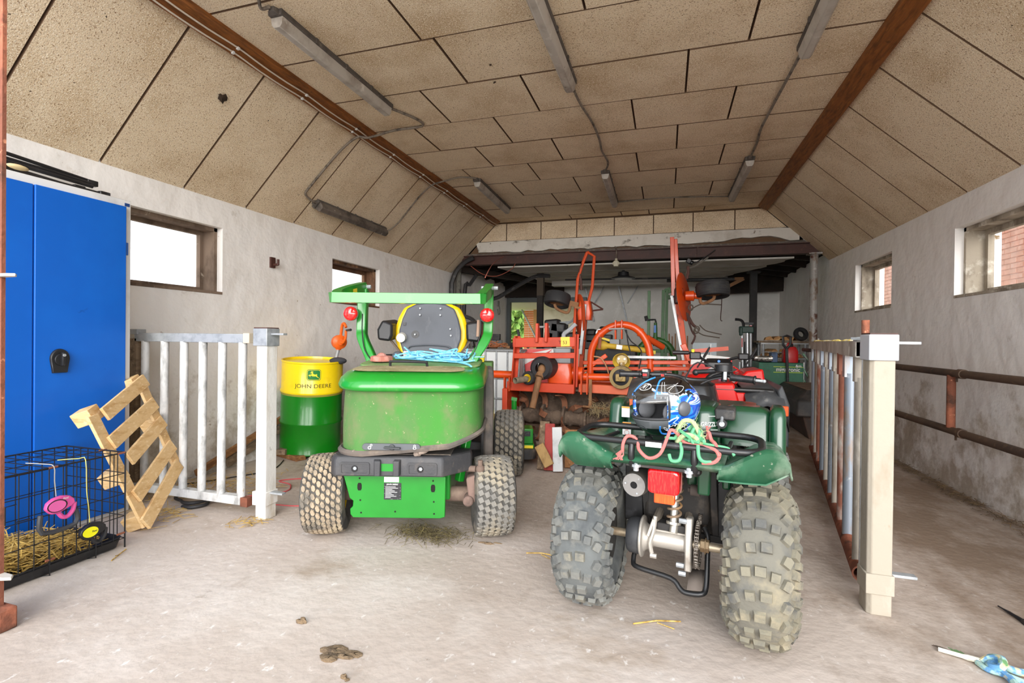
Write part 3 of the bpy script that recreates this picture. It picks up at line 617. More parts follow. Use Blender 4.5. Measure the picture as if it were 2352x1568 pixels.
# rail of pipes along the right wall
T = thing('pipe_rail', 'brown double pipe rail along the right wall', 'rail', (2.0,4.0,0))
M_bp = mat('brown_iron_pipe', '#5d4a3c', .7, .2, layers=[('#453831', 6, .45, .65, 6, (1,.4,1)), ('#80654d', 14, .58, .72, 5, O3)])
for z in (.935,.515):
    mb = MB(); mb.cyl((2.0,1.6,z),(2.0,6.2,z),.027,n=14); part('pipe', mb, M_bp, T)
    mb = MB(); mb.cyl((2.0,4.27,z),(2.0,4.33,z),.034,n=14); mb.cyl((2.0,4.36,z-.03),(2.0,4.36,z-.06),.008,n=6); part('coupling', mb, M_bp, T)
for y in (4.43,1.9,6.15):
    mb = MB(); mb.cyl((2.0,y,.0 if y != 4.43 else .535),(2.0,y,.92),.027,n=14); part('upright', mb, M_rust if y == 4.43 else M_bp, T)
for y in (2.3, 5.9):
    for z in (.935,.515):
        mb = MB(); mb.cyl((2.0,y,z),(2.19,y,z),.014,n=8); part('wall_bracket', mb, M_bp, T)

# oil drum on timber
DX, DY, DZ = -3.325, 4.08, .052
tilt = Matrix.Translation((DX,DY,DZ)) @ Matrix.Rotation(math.radians(4.2), 4, V((.57,.82,0)))
T = thing('oil_drum', 'yellow and green steel oil drum beside the left wall', 'drum', (DX,DY,DZ), world=False, rot=tilt.to_euler())
M_dg = mat('drum_green', '#0a7812', .3, layers=[('#08660e', 2, .5, .7, 4, O3), ('#6f8a6a', 60, .73, .78, 3, O3)], coat=.3, space='obj'); M_dy = mat('drum_yellow', '#f2d312', .3, layers=[('#e0bd08', 3, .55, .7, 4, O3), ('#c79a12', 40, .72, .78, 4, O3)], coat=.3, space='obj')
R0, H0 = .278, .875
mb = MB(); mb.lathe([(R0-.01,0),(R0+.004,.0),(R0+.004,.012),(R0,.02),(R0,.27),(R0+.009,.283),(R0+.009,.297),(R0,.31),(R0,.565)], n=48); part('green_shell', mb, M_dg, T)
mb = MB(); mb.lathe([(R0,.565),(R0+.009,.578),(R0+.009,.592),(R0,.605),(R0,.855),(R0+.005,.86),(R0+.005,H0),(R0-.008,H0),(R0-.012,H0-.018),(0,H0-.018)], n=48); part('yellow_shell', mb, M_dy, T)
mb = MB(); mb.lathe([(R0+.0005,.553),(R0+.0075,.572),(R0+.0005,.574)], n=48); part('dirty_seam', mb, mat('drum_seam', '#a39a3c', .6), T)
th0 = math.atan2(-DY, -DX)+.03  # facing the door opening
def on_drum(off=0, z0=0, r=R0+.0012): return lambda a,b,d: (r*math.cos(th0+(a+off)/R0), r*math.sin(th0+(a+off)/R0), z0+b)
tm = text_mesh('JOHN DEERE', .052, .0003, False, fn=on_drum(-.0,.655), sx=1.12); part('lettering', tm, mat('dark_ink', '#3a3a16', .5), T)
M_lg = mat('logo_green', '#1f7a35', .4); M_ly = mat('logo_yellow', '#f4dc30', .4)
def rr2(hx, hy, r, k=6): return [(p.x,p.y) for p in rrect(0,0,hx,hy,r,0,k)]
def on_drum_poly(poly, r, z0, off=0):
    f = on_drum(off, z0, r); mb = MB(); n = len(poly); cx = sum(p[0] for p in poly)/n; cy = sum(p[1] for p in poly)/n
    return f
def patch(poly, r, z0, off=0):
    """thin decal wrapped on the drum"""
    f = on_drum(off, z0, r); bm = bmesh.new(); vs = [bm.verts.new((a,b,0)) for a,b in poly]; bm.faces.new(vs); bmesh.ops.triangulate(bm, faces=bm.faces[:])
    for _ in range(2): bmesh.ops.subdivide_edges(bm, edges=[e for e in bm.edges if abs(e.verts[0].co.x-e.verts[1].co.x) > .02], cuts=1)
    bmesh.ops.triangulate(bm, faces=bm.faces[:]); bm.verts.index_update()
    mb = MB(); mb.v = [f(v.co.x,v.co.y,0) for v in bm.verts]; mb.f = [[v.index for v in q.verts] for q in bm.faces]; mb.mi = [0]*len(mb.f); bm.free(); return mb
part('logo_shield', patch(rr2(.062,.052,.022), R0+.0010, .762), M_lg, T)
part('logo_border', patch(rr2(.058,.048,.02), R0+.0014, .762), M_ly, T)
part('logo_field', patch(rr2(.054,.044,.018), R0+.0018, .762), M_lg, T)
deer = [(-.044,-.004),(-.038,.004),(-.022,.006),(-.017,.012),(-.020,.020),(-.028,.017),(-.030,.021),(-.020,.026),(-.026,.036),(-.019,.030),(-.016,.040),(-.012,.030),(-.004,.036),(-.008,.026),(-.008,.016),(.0,.008),(.018,.006),(.024,.012),(.026,.004),(.026,-.008),(.034,-.016),(.050,-.032),(.030,-.020),(.016,-.010),(.0,-.010),(-.014,-.008),(-.024,-.002),(-.030,-.006),(-.024,-.016),(-.032,-.010)]
part('logo_deer', patch([(a*1.05,b*1.05) for a,b in deer], R0+.0022, .760), M_ly, T)
# hand pump standing in the drum
T = thing('drum_pump', 'orange rotary hand pump standing on the oil drum', 'pump', (-2.97,4.06,.91))
M_or = mat('orange_pump_paint', '#e0601a', .45, layers=[('#c04c10', 14, .55, .7, 4, O3)], bump=.1, bscale=40)
px, py = -3.17, 4.13
px, py = -3.115, 4.20
k = 1.04
mb = MB(); mb.cyl((px-.02,py,.905),(px+.012,py,1.02),.016,n=12); part('riser', mb, M_galv, T)
mb = MB(); ax = V((.80,-.60,0)); c0 = V((px+.02,py,1.095)); mb.lathe([(.0,-.05),(.045,-.05),(.066,-.042),(.07,-.02),(.07,.028),(.062,.036),(.04,.042),(.03,.055),(0,.055)], c0, ax, n=24); mb.cyl((px+.012,py,1.02),(px+.016,py,1.05),.027,n=12); part('pump_head', mb, M_or, T)
mb = MB(); mb.tube([c0+V((.02,0,.055)),c0+V((.035,-.01,.13)),c0+V((.055,-.02,.175)),c0+V((.085,-.035,.18)),c0+V((.115,-.05,.145))],.014,n=10,smooth=4); part('spout', mb, M_or, T)
mb = MB(); mb.tube([c0+ax*.06,c0+ax*.075+V((.02,0,-.005)),c0+ax*.085+V((.05,-.01,.04)),c0+ax*.085+V((.055,-.01,.115))],.012,n=8,smooth=4); part('crank', mb, M_or, T)
mb = MB(); p = c0+ax*.085+V((.055,-.01,.115)); mb.cyl(p,p+V((.085,-.045,.005)),.009,.013,n=8); part('crank_grip', mb, M_plblack, T)
mb = MB(); mb.cyl((px-.03,py,.898),(px+.02,py,.915),.034,n=12); part('bung', mb, M_or, T)
mb = MB(); mb.ball((-3.03,4.10,.915),(.09,.06,.035),n=14,m=8)
solo('rag', mb, mat('dark_rag', '#35363a', .95), 'dark blue grey rag lying on top of the drum', 'rag')
# timber under and beside the drum
def plank(name, label, a, b, w, h, m, cat='plank', up=(0,0,1), group=None):
    mb = MB(); mb.bar(a,b,w,h,up); return solo(name, mb, m, label, cat, group, bevel=.004)
plank('plank', 'short plank lying under the front of the oil drum', (-3.56,3.93,.024),(-3.20,3.80,.024),.10,.046, M_brownwood)
plank('plank', 'grey timber end resting across the short plank by the drum', (-3.52,4.24,.075),(-3.395,3.76,.072),.085,.05, M_old)
plank('plank', 'brown lath propped diagonally against the left wall by the gate post', (-3.58,3.05,.04),(-3.545,4.0,.37),.03,.055, M_brownwood)
plank('plank', 'darker board end propped under the brown lath', (-3.59,3.35,.05),(-3.56,3.93,.25),.02,.075, M_old)
plank('wood_block', 'brown board under the back of the oil drum', (-3.45,4.28,.022),(-3.13,4.18,.022),.10,.043, M_old)

# things lying on the floor by the left gate
M_hose = mat('black_rubber_hose', '#262526', .6)
random.seed(2)
mb = MB(); pts = []
for i in range(34):
    a = i*.42; r = .135+.02*math.sin(i*1.7); pts.append((-3.10+r*1.1*math.cos(a), 2.66+r*.8*math.sin(a), .016+.004*(i//15)+.003*math.sin(i)))
mb.tube(pts,.009,n=6,smooth=2); mb.tube([(-2.97,2.63,.018),(-2.93,2.57,.016),(-2.97,2.50,.014),(-3.05,2.50,.013)],.011,n=6,smooth=3)
solo('rubber_strap', mb, M_hose, 'black rubber strap coiled on the floor under the left gate', 'strap')
M_red = mat('red_twine', '#c8585a', .8)
mb = MB(); mb.tube([(-3.0,2.66,.02),(-2.9,2.72,.008),(-2.8,2.86,.006),(-2.66,3.0,.006),(-2.75,3.15,.006),(-2.9,3.2,.006),(-2.8,3.3,.006),(-2.55,3.4,.006)],.005,n=5,smooth=4); solo('twine', mb, M_red, 'thin red twine on the floor from the rubber strap to the wall', 'twine')
mb = MB(); mb.tube([(-2.55,2.74,.006),(-2.4,2.76,.005),(-2.3,2.79,.005),(-2.1,2.78,.005)],.004,n=5,smooth=3); solo('twine', mb, M_red, 'red twine on the floor beside the left tyre of the mower', 'twine')
mb = MB(); mb.tube([(-3.5,2.9,.006),(-3.3,3.2,.006),(-3.2,3.45,.006),(-3.35,3.75,.006)],.005,n=5,smooth=4); solo('cable', mb, M_hose, 'black cable on the floor behind the left gate', 'cable')
def scatter(n, cx, cy, rx, ry, L=(.05,.14), zmax=.012):
    return straw_heap(n, lambda: cx+random.gauss(0,rx), lambda: cy+random.gauss(0,ry), lambda x,y: .004+random.random()*zmax, L, .0018, .05)
def flo(m): m.v = [(max(x,XL+.01), y, max(z,.001)) for x,y,z in m.v]; return m
solo('loose_straw', flo(scatter(150,-3.25,3.0,.2,.2)), M_straw, 'loose straw on the floor behind the left gate', 'straw', kind='stuff')
solo('loose_straw', flo(scatter(70,-3.1,2.38,.12,.08)), M_straw, 'loose straw on the floor behind the pallet', 'straw', kind='stuff')
solo('loose_straw', flo(scatter(26,-2.42,2.42,.06,.05)), M_straw, 'straw stalks at the foot of the white gate post', 'straw', kind='stuff')
for i, (x,y,l,a,lab) in enumerate(((-.02,2.10,.20,.4,'straw stalk on the floor between the quad tyres'),(-.62,2.57,.16,0.1,'straw stalk on the floor left of the quad'),(-2.70,1.86,.14,2.1,'straw stalk on the floor beside the crate corner'),(.36,2.62,.22,-.5,'straw stalk on the floor by the right gate end'))):
    mb = MB(); d = V((math.cos(a),math.sin(a),0))*l/2; p = V((x,y,.004)); mb.tube([p-d,p+V((0,.008,.004)),p+d],.003,n=5); mb.tube([p,p+d*.5+V((.02,-.05,.003))],.002,n=5); solo('straw_stalk', mb, M_straw, lab, 'straw')
# hook and dirt on the left wall
mb = MB(); mb.bx(XL-.005,XL+.02,3.845,3.90,1.80,1.90); mb.cyl((XL+.02,3.88,1.83),(XL+.07,3.88,1.83),.012,n=8); mb.cyl((XL+.07,3.88,1.825),(XL+.07,3.88,1.88),.011,n=8); solo('wall_hook', mb, M_steelbrown, 'rusty hinge hook fixed to the left wall between the windows', 'hook')
# ---------------------------------------------------------------- tyres
M_tyre = mat('dusty_rubber', '#55534f', .9, layers=[('#3b3a38', 9, .45, .65, 5, O3), ('#8c8272', 5, .52, .72, 6, O3), ('#2c2c2c', 22, .62, .74, 4, O3)], bump=.2, bscale=50, spec=.2)
M_tread = mat('muddy_tread_rubber', '#7d7a74', .9, layers=[('#9a907d', 4, .45, .62, 5, O3), ('#5e5c59', 10, .52, .68, 5, O3), ('#b3a78f', 9, .62, .74, 6, O3)], bump=.3, bscale=70, spec=.15)
M_mud = mat('dried_mud_tread', '#a2917a', .95, layers=[('#6c655b', 8, .45, .62, 5, O3), ('#c2b193', 6, .58, .72, 6, O3), ('#7d7550', 14, .66, .74, 5, O3)], bump=.5, bscale=60)
M_rtyre = mat('black_tyre', '#232325', .75, layers=[('#3a3936', 8, .5, .7, 5, O3)], bump=.1, bscale=60)
def tyre_prof(R, W, rr, crown=.82, bulge=1.0):
    """half-section of a tyre, (radius, offset) round the closed loop"""
    w = W/2; h = R-rr
    out = [(rr,-w*.72),(rr+h*.25,-w*.95*bulge),(rr+h*.55,-w*1.0*bulge),(R-h*.12,-w*crown),(R-h*.02,-w*.5),(R,0)]
    return out+[(r,-o) for r, o in out[:-1][::-1]]
def surf(R, W, rr, crown, o):
    """tread radius at lateral offset o"""
    w = W/2; h = R-rr; a = abs(o)
    pts = [(0,R),(w*.5,R-h*.02),(w*crown,R-h*.12),(w,rr+h*.55)]
    for (a0,r0),(a1,r1) in zip(pts, pts[1:]):
        if a <= a1: return r0+(r1-r0)*(a-a0)/(a1-a0), math.atan2(r0-r1, a1-a0)
    return pts[-1][1], 1.2
def tread_blocks(R, W, rr, crown, pattern, hgt):
    """pattern: list of (angle, offset, length along, width across, twist, n corner poly)"""
    mb = MB()
    for (t, o, L, Wd, tw, nc) in pattern:
        r, sl = surf(R, W, rr, crown, o); sl *= (1 if o >= 0 else -1)
        ct, st = math.cos(t), math.sin(t)
        rad = V((0,ct,st)); tan = V((0,-st,ct)); ax = V((1,0,0))
        nrm = rad*math.cos(sl)+ax*math.sin(sl); lat = ax*math.cos(sl)-rad*math.sin(sl)
        c = rad*r+ax*o
        if nc == 4: sh = [(-1,-1),(1,-1),(1,1),(-1,1)]
        elif nc == 5: sh = [(-1,-1),(.9,-1),(1.25,0),(.9,1),(-1,1)]
        else: sh = [(1.15*math.cos(k*PI/3),1.1*math.sin(k*PI/3)) for k in range(6)]
        cw, sw = math.cos(tw), math.sin(tw); base = []; topv = []
        for a, b in sh:
            u, v = a*L/2, b*Wd/2; u, v = u*cw-v*sw, u*sw+v*cw
            base.append(c+tan*u+lat*v-nrm*.004); topv.append(c+tan*u*.84+lat*v*.84+nrm*hgt)
        n = len(sh); mb.add(base+topv, [tuple(n+i for i in range(n))]+[(i,(i+1)%n,n+(i+1)%n,n+i) for i in range(n)])
    return mb
def wheel(root, c, R, W, rr, crown, pattern, hgt, rimm, treadm, tyrem, steer=0, name='tyre', rim_deep=.5, n=40):
    """tyre with tread blocks and a dished rim, axle along local x"""
    Mx = Matrix.Translation(c) @ Matrix.Rotation(steer,4,'Z')
    mb = MB(); mb.M = Mx; mb.lathe(tyre_prof(R,W,rr,crown), (0,0,0), (1,0,0), n, closed=True); t = part(name, mb, tyrem, root)
    tb = tread_blocks(R,W,rr,crown,pattern,hgt); tb.v = [tuple(Mx @ V(p)) for p in tb.v]; part('tread', tb, treadm, t, sharp=20)
    mb = MB(); mb.M = Mx; w = W/2; pr = [(rr+.006,-w*.74),(rr-.008,-w*.74),(rr-.02,-w*.55),(rr-.03,-w*.1),(rr*.45,-w*.02),(.03,-w*.06),(.03,w*.06),(rr*.45,w*.02),(rr-.03,w*.1),(rr-.02,w*.55),(rr-.008,w*.74),(rr+.006,w*.74)]
    mb.lathe(pr,(0,0,0),(1,0,0),32,closed=True); part('rim', mb, rimm, t)
    mb = MB(); mb.M = Mx
    for k in range(4):
        a = k*PI/2+.4
        for s in (-1,1): mb.cyl((s*w*.02,.06*math.cos(a),.06*math.sin(a)),(s*w*.16,.06*math.cos(a),.06*math.sin(a)),.009,n=6)
    mb.cyl((-w*.3,0,0),(w*.3,0,0),.032,n=12); part('hub', mb, M_galv, t)
    return t
def hexturf(R, W, n, cols):
    out = []; st = W*.86/cols
    for i in range(n):
        for j in range(cols):
            out.append((2*PI*(i+(j%2)*.5)/n, -W*.43+st*(j+.5), 2*PI*R/n*.90, st*.93, .3, 6))
    return out
def slantturf(R, W, n, cols):
    out = []; st = W*.86/cols
    for i in range(n):
        for j in range(cols): out.append((2*PI*(i+j*.28)/n, -W*.43+st*(j+.5), 2*PI*R/n*.86, st*.9, .42, 4))
    return out

# ---------------------------------------------------------------- green front mower seen from behind
M_jdg = mat('mower_green', '#1a8426', .28, layers=[('#15751f', 2, .5, .7, 4, O3), ('#5a9a4c', 3.5, .60, .78, 7, O3), ('#8f9a62', 14, .68, .76, 5, O3)], coat=.4)
M_jdd = mat('dusty_mower_green', '#5c8348', .75, layers=[('#467a36', 2.2, .45, .65, 5, O3), ('#8f9a68', 3, .55, .72, 7, O3), ('#a39a78', 18, .64, .74, 5, O3)], bump=.1, bscale=90)
M_mesh = mat('dusty_green_mesh', '#4a743a', .85, layers=[('#3b7d2c', 2.4, .45, .62, 4, (1,1,.6)), ('#667049', 4.5, .50, .66, 6, (1,1,.7)), ('#4b6a3b', 7, .62, .74, 6, O3), ('#9a9470', 60, .66, .74, 3, O3)], bump=.45, bscale=420, bdist=.003)
M_bump = mat('dusty_black_plastic', '#39393b', .6, layers=[('#4b4847', 5, .5, .68, 5, O3), ('#7d7064', 4, .60, .74, 7, (1,1,.6))], bump=.15, bscale=90)
M_dustpl = mat('brown_dusty_plastic', '#6a6058', .85, layers=[('#4b4744', 3, .45, .62, 6, O3), ('#8d7d6c', 5, .55, .72, 6, O3)], bump=.1, bscale=80)
M_seatgrey = mat('seat_shell_plastic', '#4d5057', .6, layers=[('#42444a', 3, .5, .7, 4, O3), ('#6d6f74', 8, .62, .78, 6, (1,1,.3))])
M_seaty = mat('yellow_seat_vinyl', '#f0c80e', .42, layers=[('#e0b408', 6, .5, .72, 5, O3)])
M_jy = mat('yellow_rim_paint', '#e0b81c', .5, layers=[('#8c7330', 7, .5, .68, 6, O3)])
M_redlens = mat('red_reflector', '#e01a1c', .12, coat=.6, layers=[('#f04a40', 90, .55, .6, 2, O3)])
MW = (-1.424, 2.586, 0)
mower = thing('mower', 'green ride-on front mower with folded roll bar and yellow seat', 'mower', MW, math.radians(17), world=False)
# rear wheels (turned a little), front wheels
wheel(mower, (-.475,.03,.232), .222, .245, .11, .90, hexturf(.222,.245,32,8), .007, M_jy, M_mud, M_tyre, math.radians(9))
wheel(mower, (.49,.03,.232), .222, .235, .11, .92, slantturf(.222,.235,36,6), .007, M_jy, M_tread, M_tyre, math.radians(9))
wheel(mower, (-.50,1.30,.275), .265, .25, .14, .92, hexturf(.265,.25,30,6), .010, M_jy, M_tread, M_tyre)
wheel(mower, (.575,1.30,.275), .265, .25, .14, .92, hexturf(.265,.25,30,6), .010, M_jy, M_tread, M_tyre)
# counterweight plate
pl = [(-.335,.375),(.235,.375),(.232,.15),(.205,.142),(-.28,.142),(-.295,.16),(-.297,.19),(-.282,.205),(-.280,.235),(-.300,.25)]
holes = []
mb = MB(); mb.prism(pl, lambda a,b: (a,-.125,b), lambda a,b: (a,-.095,b)); cp = part('rear_plate', mb, M_jdg, mower, .003)
mb = MB()
for (x,z,w,h) in ((-.245,.315,.024,.042),(.165,.31,.024,.042)): mb.prism([(x+dx*w/2 if abs(dx)<1 else x+dx*w/2, z+dz*h/2) for dx,dz in ((-1,-.5),(-.6,-1),(.6,-1),(1,-.5),(1,.5),(.6,1),(-.6,1),(-1,.5))], lambda a,b: (a,-.1265,b), lambda a,b: (a,-.1255,b))
for (x,z) in ((-.245,.362),(.165,.352),(-.24,.24),(.17,.235),(-.235,.17),(-.045,.178),(.172,.168)): mb.cyl((x,-.1265,z),(x,-.1255,z),.005,n=10)
part('hole', mb, mat('dark_hole', '#14110e', .9), cp, kind='stuff')
mb = MB(); mb.bx(-.108,-.012,-.1275,-.1262,.245,.338); part('type_plate', mb, mat('type_plate_black', '#26262a', .4, layers=[('#8a8a8c', 60, .62, .66, 3, (1,1,4))]), cp)
tm = text_mesh('JOHN DEERE', .011, .0002, True, fn=lambda a,b,d: (-.062+a,-.1279,.330+b)); part('lettering', tm, M_white, cp)
mb = MB()
for i in range(9): mb.bx(-.10,-.10+.03+.045*((i*37)%10)/10,-.1281,-.1276,.255+.0075*i,.258+.0075*i)
part('small_print', mb, mat('print_grey', '#b9b9b9', .5), cp, kind='stuff')
mb = MB(); mb.bx(-.108,-.025,-.1275,-.1262,.342,.372); part('paper_label', mb, mat('paper_label', '#e6e4dc', .7, layers=[('#9a9890', 130, .6, .66, 2, (1,1,3))]), cp)
# rear bumper with two pockets and hitch slot
def bump_face(u):  # plan line of the rear face
    return -.245 if u < .235 else -.245+(u-.235)*1.1
mb = MB(); prof = [(-.382,-.08),(-.378,-.20),(-.345,-.245),(.235,-.245),(.375,-.095),(.375,-.02),(-.382,-.02)]
mb.loft([[V((a,b,.405)) for a,b in prof],[V((a*.995,b,.49)) for a,b in prof],[V((a*.97,b+.012,.512)) for a,b in prof]]); bp = part('bumper', mb, M_bump, mower, .008)
for (x0,x1) in ((-.315,-.155),(.045,.205)):
    mb = MB(); n = 5
    o_ = rrect((x0+x1)/2,.448,(x1-x0)/2,.034,.012,0,3); i_ = rrect((x0+x1)/2,.448,(x1-x0)/2-.01,.024,.008,0,3)
    mb.loft([[V((p.x,-.246,p.y)) for p in o_],[V((p.x,-.251,p.y)) for p in o_],[V((p.x,-.251,p.y)) for p in i_],[V((p.x,-.2475,p.y)) for p in i_]]); k = part('pocket', mb, M_bump, bp)
for x in (-.235,.115):
    mb = MB(); mb.cyl((x,-.2465,.447),(x,-.2495,.447),.018,n=18); part('bolt_recess', mb, mat('recess_dark', '#1c1b1b', .8), bp)
    mb = MB(); mb.cyl((x+.003,-.247,.450),(x+.003,-.254,.450),.010,n=6); part('bolt', mb, M_galv, bp)
for x in (-.115,-.005):
    mb = MB(); mb.prism([(x-.018,.405+.015),(x+.018,.42),(x+.018,.50),(x-.018,.50)], lambda a,b: (a,-.246,b), lambda a,b: (a*.9-.006,-.268,b-.008)); part('hitch_cheek', mb, M_bump, bp, .004)
mb = MB(); mb.bx(-.093,-.028,-.2475,-.2445,.435,.475); part('hitch_plate', mb, M_jdg, bp)
for x in (-.245,.10):
    mb = MB(); mb.tube([(x-.005,-.20,.515),(x,-.22,.528),(x+.035,-.215,.535),(x+.055,-.17,.55)],.010,n=8,smooth=3); mb.cyl((x-.018,-.21,.52),(x+.006,-.225,.53),.016,n=8); part('hose_union', mb, mat('dusty_hose_metal', '#a09084', .6, .3), mower)
mb = MB(); mb.bx(-.33,.27,-.19,.1,.49,.515); part('cross_frame', mb, M_dustpl, mower, .004)
# engine hood: screen skirt and glossy lid
def ring(hx0, hx1, y0, y1, r, z, n=7):
    cx, cy = (hx0+hx1)/2, (y0+y1)/2; return rrect(cx, cy, (hx1-hx0)/2, (y1-y0)/2, r, z, n)
def sagged(rg, zf):  # lift the right hand corner of the lower edge
    return [V((p.x,p.y,p.z+zf(p))) for p in rg]
lift = lambda p: max(0,(p.x-.14))*.36+max(0,p.y+.2)*.05
mb = MB(); mb.loft([sagged(ring(-.358,.43,-.235,.50,.17,.535),lift), sagged(ring(-.352,.425,-.225,.50,.17,.62),lambda p: lift(p)*.6), ring(-.345,.42,-.218,.50,.16,.75), ring(-.345,.42,-.225,.50,.16,.88)], cap=False)
for i in range(len(mb.v)):
    x,y,z = mb.v[i]; mb.v[i] = (x+.006*math.sin(z*40+y*9), y+.007*math.sin(x*23+z*17)+.004*math.sin(x*61), z)
hs = part('hood_screen', mb, M_mesh, mower, sharp=80)
sb = hs.modifiers.new('sub','SUBSURF'); sb.levels = sb.render_levels = 1
mb = MB(); mb.loft([sagged(ring(-.372,.445,-.25,.50,.18,.512),lift), sagged(ring(-.376,.449,-.255,.50,.18,.525),lift), sagged(ring(-.362,.436,-.238,.50,.17,.54),lift), sagged(ring(-.35,.424,-.226,.50,.17,.53),lift)], cap=False); part('hood_seal', mb, M_dustpl, mower)
zt = lambda p: .05*(p.y+.25)/.7
lid = [ring(-.352,.428,-.235,.52,.16,.862), ring(-.366,.442,-.258,.52,.17,.868), ring(-.370,.446,-.266,.52,.17,.888), ring(-.362,.438,-.252,.52,.17,.918), ring(-.335,.412,-.215,.52,.16,.948), ring(-.295,.37,-.17,.51,.14,.958), ring(-.28,.355,-.155,.50,.13,.955), ring(-.1,.17,-.02,.4,.1,.957)]
wob = lambda p: V((p.x, p.y, p.z+zt(p)-.018*max(0,1-abs(p.x+.09)/.16)*max(0,-(p.y+.2))*8-.004))
mb = MB(); mb.loft([[wob(p) for p in r_] for r_ in lid]); ld = part('hood_lid', mb, M_jdg, mower, sharp=60)
mb = MB(); rg = ring(-.30,.33,-.175,.04,.09,.960); mb.loft([[V((p.x,p.y,p.z+zt(p)-.0015)) for p in rg],[V((p.x*.97,p.y*.95,p.z+zt(p)+.002)) for p in rg]]); part('air_screen', mb, mat('dusty_air_screen', '#9c9068', .95, layers=[('#7f7a4e', 4, .5, .7, 5, O3), ('#b3a684', 40, .55, .7, 3, O3)], bump=.5, bscale=300), ld)
mb = MB(); mb.loft([[V((p.x,p.y,p.z+zt(p))) for p in ring(-.33,.40,.05,.50,.10,.953)],[V((p.x,p.y,p.z+zt(p))) for p in ring(-.325,.395,.055,.495,.10,.961)]]); part('lid_top', mb, M_jdd, ld)
mb = MB(); mb.tube([(-.115,.02,.968),(-.115,.015,1.0),(-.10,.012,1.008),(.08,.012,1.006),(.098,.015,.998),(.10,.02,.968)],.0075,n=8,smooth=3); part('lid_handle', mb, M_black, ld)
mb = MB(); f_ = rrect(-.04,.565,.155,.018,.018,0,5); mb.prism([(p.x,p.y) for p in f_], lambda a,b: (a,-.240,b), lambda a,b: (a,-.252,b)); lt = part('latch_plate', mb, mat('latch_grey', '#53565a', .6), mower, .003)
mb = MB(); mb.cyl((-.035,-.252,.565),(-.035,-.262,.565),.016,n=14); mb.bar((-.075,-.266,.566),(.012,-.266,.562),.010,.018,up=(0,-1,0)); part('latch_lever', mb, mat('latch_dark', '#3a3c3e', .5), lt, .003)
for x, open_ in ((-.155,1),(.085,0)):
    mb = MB(); mb.lathe([(.009,0),(.009,.001),(.0055,.001),(.0055,0)],(x,-.2523,.561),(0,-1,0),14,closed=True); mb.lathe([(.0065,0),(.0065,.001),(.004,.001),(.004,0)],(x+(.009 if open_ else 0),-.2523,.575 if open_ else .573),(0,-1,0),12,closed=True); part('lock_mark', mb, M_white, lt)
# side panel and fender on the right
side = [(.20,.56),(.23,.80),(.27,.905),(.34,.93),(.52,.925),(.62,.89),(.70,.80),(.76,.62),(.74,.44),(.60,.26),(.36,.22),(.31,.30)]
mb = MB(); mb.prism(side, lambda a,b: (.405,a,b), lambda a,b: (.455,a,b)); sp_ = part('side_fender', mb, M_bump, mower, .012, label='black side cover with green panel')
inn = [(.30,.58),(.32,.80),(.36,.88),(.50,.88),(.58,.84),(.66,.74),(.70,.60),(.66,.50),(.42,.42),(.33,.50)]
mb = MB(); mb.prism(inn, lambda a,b: (.456,a,b), lambda a,b: (.470,a,b)); sg = part('side_panel', mb, M_jdd, sp_, .006)
mb = MB(); mb.prism([(.42,.56),(.60,.60),(.66,.64),(.60,.625),(.42,.60)], lambda a,b: (.4705,a,b), lambda a,b: (.472,a,b)); part('yellow_stripe', mb, M_ly, sp_)
mb = MB(); mb.prism([(.30,.44),(.36,.45),(.36,.52),(.31,.51)], lambda a,b: (.4705,a,b), lambda a,b: (.4718,a,b)); part('white_label', mb, M_white, sp_)
mb = MB(); mb.tube([(.43,.40,.20),(.45,.28,.30),(.455,.20,.50),(.455,.215,.78),(.45,.30,.91),(.44,.46,.945)],.030,n=8,smooth=4,flat=.7); part('fender_edge', mb, M_dustpl, mower)
mb = MB(); mb.bx(-.40,-.35,.2,.75,.25,.9); part('side_fender', mb, M_bump, mower, .02)
# platform, frame
mb = MB(); mb.bx(-.40,.42,.42,1.55,.40,.46); mb.bx(-.30,.32,.42,.85,.46,.90); part('platform', mb, M_bump, mower, .01)
mb = MB(); mb.bx(-.25,.25,-.05,1.4,.22,.42); part('chassis', mb, M_jdg, mower, .01)
mb = MB(); mb.cyl((-.42,.03,.235),(.44,.03,.235),.045,n=12); part('rear_axle', mb, mat('muddy_axle', '#6f5d52', .9, layers=[('#8f7c6c', 8, .5, .7, 5, O3)]), mower)
mb = MB(); mb.prism([(.345,.36),(.40,.38),(.425,.28),(.40,.22),(.36,.24)], lambda a,b: (a,-.10,b), lambda a,b: (a,.02,b)); mb.cyl((.36,-.12,.235),(.36,-.02,.235),.03,n=12); part('steering_knuckle', mb, mat('rusty_cast', '#7d665c', .9, layers=[('#5a4a42', 8, .5, .7, 5, O3)]), mower, .01)
mb = MB(); mb.cyl((.30,-.08,.415),(.40,-.10,.415),.018,n=10); mb.ball((.425,-.10,.415),.026); mb.cyl((.425,-.10,.42),(.425,-.10,.465),.014,n=8); part('tie_rod', mb, MATS['muddy_axle'], mower)
mb = MB(); mb.bar((.29,.06,.30),(.34,.10,.60),.05,.04); part('frame_strut', mb, M_jdg, mower, .006)
mb = MB(); mb.cyl((-.50,1.30,.275),(.57,1.30,.275),.06,n=12); part('front_axle', mb, M_bump, mower)
